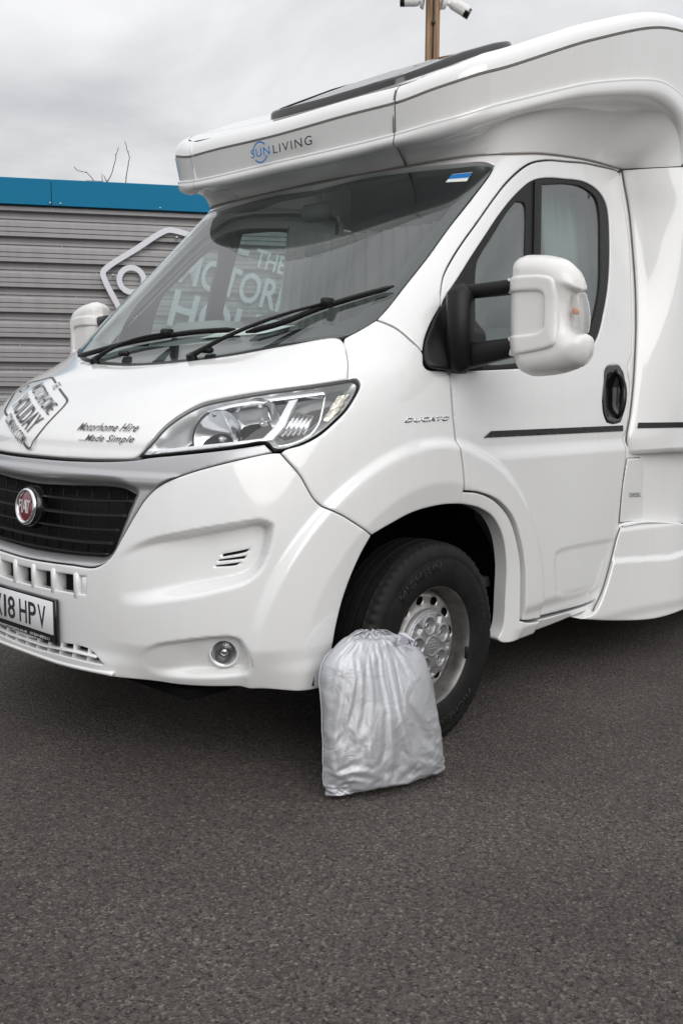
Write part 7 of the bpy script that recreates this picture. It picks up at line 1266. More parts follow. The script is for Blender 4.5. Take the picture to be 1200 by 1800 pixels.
[69,10,-17,15,14,3,5,9,18,19,19,19,20,20,19,19,18,16,19,20,20,19,17,18,20,20,20,19,18,20,20,19,19,20,19,19,20,20,20,19,19,20,20,19,20,19,20,20,20,20,20,20,20,20,20,18,21,20,14,23,23,24,19,21,-4,34,31,11,-23,36,-19,-18,12,1,9,-1,-2,-1,-3,0,-4,0,0,0,3,0,0,0,0,1,1,0,-1,-1,0,2,0,-1,1,0,0,0,1,-1,0,0,0,1,0,0,1,0,-1,-1,0,0,0,0,0,-1,1,1,2,-4,0,10,-2,-4,-10,3,-7,35,-29,0,-17,28,-29,8,15,-3,4,-1,-3,1,-2,3,-5,0,0,0,2,-2,1,0,0,1,1,0,0,0,0,0,-1,0,1,-2,1,0,0,0,1,-1,0,0,0,0,0,0,-1,2,0,0,0,0,0,-1,2,0,-4,0,6,-3,-1,-3,1,2,-4,8,-16,15,0,-14,3,11,8,7,-22,8,1,0,1,-4,1,-3,2,2,1,-5,3,0,0,-1,0,1,1,0,-1,1,1,-1,-1,0,2,0,-1,0,0,0,1,-1,0,-1,0,0,0,1,-1,1,0,0,0,0,0,-1,0,4,0,-4,5,-2,-3,1,4,1,-2,7,-11,1,10,-19,8,-1,0,4,1,-3,6,-6,4,-5,2,-1,-1,-2,4,-1,-1,0,0,0,0,0,0,2,-1,0,1,0,-1,1,0,1,0,0,0,-1,1,-1,0,0,0,0,0,1,0,0,-1,0,-1,2,1,-1,-3,2,4,-4,2,-1,-2,-3,7,4,-11,1,-1,-11,12,0,-2,-8,14,-1,0,0,-5,3,-3,5,1,-5,2,-3,1,1,0,1,-1,-1,0,0,0,-1,0,1,0,0,-1,1,0,1,0,0,1,-1,2,-1,-1,0,0,0,0,0,0,2,-1,0,-1,0,-1,1,1,-5,6,-4,5,-2,5,-13,0,9,-8,1,-7,-5,5,5,4,2,1,-2,-2,-2,0,5,-1,1,-4,0,1,-1,0,0,0,1,1,-1,-1,-2,2,0,0,0,0,0,0,0,0,0,0,0,1,0,2,0,-1,-1,0,0,0,0,-1,2,1,0,-2,3,1,-4,4,-8,4,1,2,-6,3,-9,-1,4,-1,-3,18,-19,2,1,4,-1,4,-9,5,0,1,-2,-1,1,0,1,-1,0,-1,0,-1,0,1,0,2,-1,-1,0,0,1,0,-1,0,0,0,0,0,0,0,1,1,0,0,-1,0,-1,1,0,0,0,1,2,-2,1,1,-1,-1,-5,2,2,4,-1,-3,-10,4,0,-19,18,-4,4,3,-1,-1,1,-4,4,0,-3,2,0,1,-1,-1,1,0,1,0,0,-1,-1,1,0,1,1,-1,0,-1,0,0,0,1,-1,0,0,0,0,0,-1,1,1,1,0,1,-1,0,-2,0,0,1,-1,-1,2,0,6,-1,-6,-2,1,4,4,-8,-1,0,1,-12,18,-6,-1,0,1,-1,-3,4,-2,3,1,-5,4,-3,2,-1,0,0,0,1,0,0,-1,0,0,0,1,1,1,-3,0,0,0,1,0,0,0,0,-1,0,0,0,0,0,0,1,0,2,0,-1,-2,2,-1,-3,-1,2,5,3,-7,1,-1,-6,13,-7,1,-6,-3,1,5,-3,5,-3,-1,11,-6,0,1,-2,1,1,0,0,1,-1,-1,0,0,0,1,0,0,0,0,0,0,0,2,-2,0,-1,0,0,0,1,0,-1,1,0,-1,0,0,1,-1,1,0,0,1,1,-1,1,0,-3,-4,0,5,6,-7,-3,-2,10,-1,0,0,1,2,-12,6,-3,2,3,-3,2,2,0,0,0,0,0,-1,1,1,1,-2,0,1,-2,1,0,0,0,0,0,1,1,0,-1,-1,0,0,0,0,0,1,0,0,1,0,-1,-1,0,0,-1,1,0,-1,1,0,1,3,-2,-4,-1,4,7,-5,-1,-2,6,-1,16,-15,-2,9,-18,7,1,0,4,0,-2,0,-1,1,1,1,-1,-1,0,-1,1,0,0,2,-1,-1,1,0,0,0,-1,0,2,0,0,-1,0,-1,-1,1,0,0,1,0,0,1,0,0,-1,1,-1,0,1,-3,0,0,2,3,-2,-5,0,2,3,-4,0,7,0,-3,9,-5,0,-3,-2,1,-1,1,0,2,1,-1,1,-2,1,1,1,-1,1,0,-1,0,0,0,1,-1,0,0,0,0,0,0,1,1,1,-2,1,-1,-1,0,0,0,0,0,1,1,0,0,-2,1,-1,0,3,0,-2,-1,0,5,-3,-3,-2,5,-4,-3,9,0,-7,11,-5,-3,3,-1,-1,-2,2,1,1,-1,0,3,-1,1,1,-1,1,-1,1,-1,0,-1,1,0,0,0,-1,0,-1,0,1,0,0,0,2,-1,1,0,-1,0,-1,0,0,0,0,1,0,2,-1,1,-1,-2,-1,0,-1,0,1,6,-2,-2,0,3,-6,2,1,11,-10,-1,-7,4,0,1,0,-2,3,0,0,1,-1,2,-1,1,1,-1,1,-1,0,-1,1,0,0,0,0,1,-2,1,0,-1,-1,1,0,0,1,0,0,1,0,-1,0,0,-1,-1,0,1,0,-1,-1,-1,1,-1,2,2,0,-3,1,4,0,-4,6,-4,-3,-1,-6,-1,7,-5,4,-1,0,1,-1,0,1,0,2,-2,1,0,0,0,1,-1,1,2,-1,-1,0,-1,0,0,0,2,-1,0,-1,0,-1,0,1,0,0,0,0,1,1,0,0,0,0,-1,-1,-1,1,1,1,-2,2,0,-1,0,0,-1,1,0,-3,5,-10,2,1,0,0,3,-2,-3,1,-1,0,3,-2,-1,1,-4,4,1,1,-2,1,0,0,0,0,2,0,-1,1,-1,0,0,0,1,-1,1,0,-1,0,-1,-1,1,0,0,0,0,0,0,1,1,0,1,0,0,-1,0,2,-1,-1,-2,0,3,1,-1,-4,6,-6,-5,0,0,8,-11,6,1,-5,1,-4,-1,2,3,-1,-4,6,0,-1,-1,1,-1,0,1,0,0,0,1,1,-1,0,0,-1,0,0,2,-1,1,1,-1,0,1,-2,0,-1,-1,1,0,0,-1,0,1,-1,1,0,-1,-1,-1,0,0,3,3,-1,-1,-2,5,-1,-12,12,-7,-1,6,-8,1,6,-4,-2,0,0,0,-3,1,4,0,0,-1,1,-1,-1,0,0,0,0,0,0,0,1,1,0,0,0,0,-1,1,0,0,0,0,0,1,0,0,0,-2,0,0,0,-1,-1,0,-1,1,1,1,0,1,1,-1,-1,-1,0,4,-7,4,-3,0,1,0,-15,16,0,1,-1,-2,0,-1,0,2,-1,0,1,0,1,-2,2,0,0,-1,0,0,0,0,0,0,0,0,1,0,0,0,0,0,0,1,0,0,-1,0,1,-1,1,0,-2,1,0,0,-1,-1,-2,1,0,1,0,1,1,0,2,0,-7,8,-6,3,-9,8,1,4,-4,1,-1,1,-2,0,0,0,1,0,0,-1,0,-2,3,0,0,0,1,-1,0,0,0,0,0,0,0,0,0,0,0,0,0,0,0,0,0,1,0,0,1,-1,-1,2,-1,0,0,1,1,1,-1,0,-1,-1,-1,0,-1,1,-2,6,-7,2,3,4,-2,0,2,8,-13,4,0,-2,0,0,0,0,1,0,0,-2,3,-2,0,1,0,-1,2,-1,0,0,0,0,0,0,0,0,0,0,0,0,0,0,0,-1,0,0,0,0,1,1,0,0,0,0,0,0,1,0,0,1,1,-1,0,-2,-2,3,-2,3,-6,3,7,-1,-1,6,-19,12,3,-2,-1,-2,2,0,1,0,0,-1,2,0,0,-1,0,0,1,-1,1,0,-1,0,0,0,1,0,0,0,0,0,-1,0,0,0,1,-1,0,0,-1,-1,0,0,0,0,1,0,0,-1,0,-1,0,-1,1,1,4,1,-2,-1,0,-7,12,-6,6,0,-10,10,2,-2,0,-1,-1,3,1,-1,0,0,-2,0,-1,2,1,0,-1,0,0,0,0,1,-1,0,0,-1,0,0,1,0,0,2,0,-1,0,-1,1,0,-1,1,0,0,-1,0,0,-1,1,0,0,0,2,0,2,0,0,-3,-2,2,2,-6,12,-15,11,-1,0,13,-17,5,-2,0,-1,2,-1,0,0,1,0,2,-2,1,-1,0,0,1,0,0,0,-1,0,1,0,0,-1,0,0,0,0,0,-1,0,2,-1,0,0,-1,1,-1,1,0,1,0,0,0,-1,1,0,0,0,0,-1,1,-2,1,0,-2,-2,7,-4,2,5,-6,1,-17,18,-5,4,-1,0,2,-1,0,0,0,0,1,0,0,0,0,0,0,0,0,0,1,0,0,-1,0,1,0,0,-1,0,0,-1,-1,-1,1,0,0,0,0,0,0,0,-1,0,0,0,1,-1,0,0,0,0,1,-1,-2,1,3,0,-1,3,-8,14,-14,4,-1,6,5,-13,1,-2,2,3,-2,0,1,-1,1,-1,1,-1,0,0,0,0,0,0,1,0,0,0,1,0,0,0,0,0,-1,0,1,0,0,-1,1,-1,1,-1,0,0,-1,1,0,0,0,-1,0,0,0,-1,0,-1,1,4,2,-3,-2,2,-4,-1,3,-6,1,1,-3,-3,-1,1,4,1,-2,5,-1,0,0,0,0,-2,1,1,0,-1,0,0,1,-1,0,0,-1,0,0,0,1,0,0,1,0,0,1,-1,1,-1,1,0,0,0,0,1,-1,1,0,0,0,1,0,0,0,1,0,-1,-1,-5,-1,5,0,-6,8,-9,7,-8,0,-9,23,-20,1,2,4,0,0,1,-1,-1,-1,0,1,0,0,0,1,-1,0,-1,0,0,0,1,0,1,0,-2,1,0,0,-1,0,-1,1,0,0,0,0,1,0,0,-1,0,-1,0,0,0,-1,1,0,0,-1,-1,1,-2,1,3,-2,1,7,0,-10,-1,2,-1,13,-13,-5,3,0,3,0,-1,0,-1,1,0,-1,2,-1,0,0,0,0,0,0,0,0,0,0,0,-1,0,2,-2,0,0,2,-2,1,-1,0,1,0,-1,0,1,0,1,1,0,0,0,0,1,-1,0,0,0,-2,-4,1,2,-2,-1,0,2,-1,1,-7,7,0,23,-22,-2,-3,5,-1,2,0,0,-2,0,0,1,0,1,-1,0,0,0,0,0,0,0,0,0,0,0,0,-1,1,0,-1,-1,1,-1,1,0,-1,0,1,-1,0,0,-1,0,0,1,0,0,0,0,0,-1,0,3,3,0,-1,1,1,-1,-2,4,-10,12,-8,1,-1,7,-5,-9,8,2,1,-1,-1,0,-1,0,0,0,-1,1,0,-1,1,0,0,0,0,0,0,1,0,0,0,0,0,1,0,1,1,0,-1,1,0,-1,1,0,0,0,0,0,-1,1,0,-1,0,0,1,0,-3,-1,0,0,-1,-3,-1,-1,9,-1,5,-3,0,-1,-2,2,2,2,0,0,-4,1,1,-2,1,0,0,1,-1,0,1,-1,0,0,0,0,1,0,-1,0,0,0,0,0,0,0,-1,-1,-1,1,-1,0,1,0,0,0,1,0,0,0,-1,0,0,1,-1,0,0,2,1,0,1,1,4,0,1,-11,8,-6,7,-1,17,-14,1,5,-5,-2,-3,2,-1,-1,2,-3,2,-1,0,1,0,0,1,0,0,0,0,-1,0,0,-1,0,-1,-2,0,0,-1,1,1,1,0,1,0,0,0,0,0,0,0,1,0,1,0,0,-1,0,-1,-1,0,0,0,0,0,-1,4,-1,-3,14,-9,3,1,-14,7,16,-5,3,-7,1,0,-1,1,0,0,-1,1,-1,0,0,0,0,0,0,0,-1,-1,-1,0,0,-1,1,2,0,0,1,-1,0,1,0,-1,0,-1,0,-1,0,0,-1,-1,1,-1,0,0,0,1,1,1,1,0,1,-1,0,0,-2,-3,13,-10,12,-5,-1,-4,14,-15,2,8,-2,-1,-1,2,0,1,-2,-2,0,1,-1,0,-1,0,-1,0,-1,1,0,1,-1,0,1,0,0,0,0,1,1,0,-1,1,-1,0,2,0,1,0,-1,1,0,-1,0,0,0,0,0,0,-2,0,-1,0,0,0,0,-3,7,-6,-1,3,1,1,-31,33,0,-2,1,1,1,0,0,-4,-1,1,2,-1,-1,0,0,0,-1,1,-1,1,-1,1,0,1,0,0,0,0,1,0,-1,0,1,-1,-1,2,0,-2,-1,0,0,1,0,0,0,0,0,0,0,1,0,1,0,-1,-3,1,1,1,4,-3,-10,4,4,-1,-1,14,-13,-2,1,1,5,-7,3,-2,0,-1,1,0,0,-2,1,-2,1,0,0,1,0,1,-1,0,0,1,1,0,0,-1,0,-1,0,-2,1,0,0,0,1,2,0,-1,0,0,0,0,0,1,0,-1,-2,-1,0,-2,2,3,1,1,1,-4,0,0,0,6,-10,0,-10,6,2,4,-6,2,3,1,-4,1,1,2,-1,-4,3,-2,2,-1,1,0,0,0,-1,1,1,0,-1,-1,0,0,-1,0,0,0,1,1,0,0,0,1,-1,0,0,0,0,0,0,0,-2,-1,0,1,0,1,3,1,1,-1,-1,-4,2,-2,3,-1,2,-8,1,3,-2,2,0,-3,0,1,0,-2,1,0,-2,0,2,-2,2,0,0,0,0,0,0,1,0,-2,0,0,0,-1,0,1,0,1,0,0,0,0,0,0,-1,0,0,1,0,0,0,0,-1,0,1,1,0,2,1,-1,-1,-1,-2,-3,1,1,5,-5,0,1,-3,-1,-1,2,3,-2,-1,-1,1,0,-1,0,-1,1,0,0,1,0,0,0,0,0,-1,0,0,-2,1,-1,1,-1,1,0,0,1,0,0,0,0,0,0,0,0,1,0,0,0,0,-2,0,1,1,1,0,0,0,-1,-1,-2,-3,0,3,2,2,-4,6,1,-13,6,0,-9,4,6,2,-3,-1,2,0,0,0,0,-2,1,-1,1,0,0,1,-1,0,0,-1,-2,2,-1,1,0,1,0,0,0,-1,1,0,0,-1,1,0,0,1,-1,0,0,-1,-1,2,0,0,1,-1,1,0,-2,-1,-2,0,3,3,0,0,-1,-4,7,0,-7,4,0,11,-23,19,-6,-3,2,2,-2,-2,2,1,-2,-1,2,0,0,0,-1,1,-1,0,-1,1,0,1,0,0,0,0,0,0,0,0,0,0,1,-1,0,1,-1,-1,0,-1,1,1,1,0,1,-1,0,-2,-1,-1,-1,3,3,1,-2,-1,-3,-2,9,-6,6,-9,8,1,6,-15,5,-4,13,-3,-1,-1,1,0,-1,0,-1,2,0,-1,0,1,-2,1,-2,1,1,0,0,0,0,0,0,0,0,0,0,0,0,0,0,0,-1,-1,2,0,1,0,0,0,0,-2,-1,0,-1,0,2,3,0,-1,-2,-1,-1,3,1,-1,5,3,-5,3,-1,11,0,-10,-1,0,0,1,-1,1,0,-2,2,1,-2,0,1,-1,-2,2,-3,3,0,0,0,0,0,0,0,0,0,0,0,0,0,0,-1,0,0,0,2,-1,0,1,0,-1,-2,-1,1,1,0,1,2,0,-1,0,-2,-1,2,1,-1,0,-1,-3,2,10,-3,1,-11,20,-23,16,-3,3,-1,-4,4,2,0,-4,0,1,0,0,0,1,-3,3,0,0,0,-1,1,-1,0,0,0,0,0,0,-1,0,1,0,0,0,1,-1,0,0,-1,-2,0,1,2,1,-1,0,1,-1,1,-1,-2,2,2,-2,0,1,-1,-2,-4,-5,12,3,-1,-14,-6,21,1,1,-2,-1,-1,2,-3,-3,6,1,0,0,-2,0,-2,2,0,0,1,-1,1,-1,1,-1,0,0,0,0,0,0,0,-1,1,0,0,-1,-1,0,0,-1,3,1,1,-1,-2,1,0,1,0,-2,0,3,-1,-2,1,1,-3,0,-1,6,-1,-5,3,1,11,-25,18,-2,0,-3,0,0,-1,1,2,1,-1,1,-1,-1,-2,3,1,-1,0,0,-1,0,0,0,0,0,0,0,0,0,0,0,0,-1,0,-1,0,2,-1,1,1,-1,0,-1,0,1,1,0,-1,-1,1,1,-2,0,2,0,-5,2,-1,5,-3,1,3,-5,-1,8,-10,7,-8,2,0,-4,2,3,2,-1,0,0,-1,0,0,2,-1,0,-1,0,0,1,-1,0,0,0,0,0,0,0,0,0,0,0,-1,0,1,0,-1,1,0,-1,0,0,0,1,1,-1,0,0,0,0,-1,1,1,-2,-3,5,-2,2,-8,5,1,1,-5,0,9,-4,-16,10,2,-6,3,5,-1,-5,6,-3,1,-1,1,1,0,-1,-1,0,-1,0,1,1,0,-1,0,0,0,0,0,-1,0,-1,0,1,0,1,0,0,-1,-1,2,0,1,0,-1,-1,1,-1,0,1,-1,1,0,-2,-1,4,-3,2,-1,1,0,2,-2,-6,1,-1,16,-14,-3,1,4,-2,-1,1,0,-1,0,0,1,-3,2,1,-1,-1,1,1,0,0,-1,0,0,1,0,0,-1,-1,0,0,1,0,0,1,-1,-1,0,1,1,-1,0,-1,1,0,0,-1,1,0,-1,1,0,-3,2,3,-4,4,-1,0,4,3,-3,1,-10,-1,-24,12,22,-8,-14,13,1,-3,1,0,0,2,-2,0,2,-2,-2,1,2,0,-1,0,0,0,0,0,0,0,0,-2,1,1,0,0,0,0,-1,0,1,0,0,-1,0,0,1,-1,0,0,0,0,0,1,-1,-1,3,0,-3,3,-3,1,2,-1,-3,10,1,-11,1,6,-19,-6,18,19,-16,-2,3,-3,1,-1,-1,0,0,-2,2,-2,3,0,1,0,0,-1,1,0,0,-1,-1,-1,2,0,0,0,0,0,0,0,0,0,0,-2,1,0,1,-1,0,0,0,0,0,0,0,0,1,0,-2,2,-2,0,1,1,0,-3,-2,9,-2,-1,-16,30,-15,4,-8,6,2,-1,-4,2,0,-3,1,-1,2,-1,3,-1,0,-1,1,-1,1,0,-1,0,0,0,2,0,0,0,-1,0,0,1,-1,-1,-2,0,3,-1,1,-1,-1,1,0,0,0,0,0,0,1,-1,-1,1,-2,1,2,1,-5,-5,3,-2,5,6,1,8,-18,12,-6,4,6,-4,-2,1,-1,-3,2,-1,2,0,0,0,0,-1,0,0,1,0,0,-1,1,0,1,-1,1,-1,-1,1,0,1,-2,-2,1,1,1,-1,0,-1,0,2,-1,0,0,0,0,-1,0,0,1,1,-2,1,2,-1,-6,1,6,-4,2,-6,13,-1,24,-11,7,-10,-3,-7,-1,-3,2,0,1,0,0,-1,1,1,-1,-1,2,0,0,0,-1,1,0,0,0,-1,0,0,0,1,1,-1,-3,0,3,-1,1,-1,-1,0,1,0,-1,0,0,-1,1,-1,1,0,0,-1,-1,2,0,0,-2,6,-2,-1,10,0,-13,9,1,12,0,0,-3,-10,5,-19,12,4,-2,0,1,0,0,-1,-1,1,1,-2,1,0,-1,1,-1,2,-3,1,1,0,-1,2,0,-2,-1,2,0,0,0,-1,-1,2,0,0,-1,0,-1,-1,2,-1,0,0,-1,1,-1,2,0,2,-3,3,-2,2,1,0,1,-6,8,-1,-5,8,-3,-10,11,1,-4,0,-3,4,0,1,2,-3,1,0,1,-1,0,-1,0,1,0,-2,0,2,0,-1,0,2,-1,-3,0,2,1,0,0,-2,0,2,-1,0,-3,1,-1,1,1,0,-1,1,-1,1,-3,2,0,2,-2,2,-1,-2,2,1,-3,-3,17,-10,1,-9,12,8,-10,-10,1,14,-3,-1,-5,3,1,-7,4,0,1,0,-1,2,1,0,0,0,-1,-1,1,0,1,1,-1,-4,3,1,1,-2,1,-2,0,1,-1,-2,-1,2,0,1,-1,0,-1,0,-1,1,0,2,0,-1,0,0,-1,0,1,0,2,-5,6,-14,11,-1,7,-26,7,19,-20,-1,9,0,-5,5,0,0,7,0,0,0,-6,2,-1,0,0,-1,-1,2,1,1,0,0,-3,-2,4,0,0,-1,1,0,-6,3,-3,-4,2,0,0,0,0,0,0,0,1,1,0,0,0,0,-1,-5,0,0,0,1,-1,-3,16,2,2,-16,1],
]
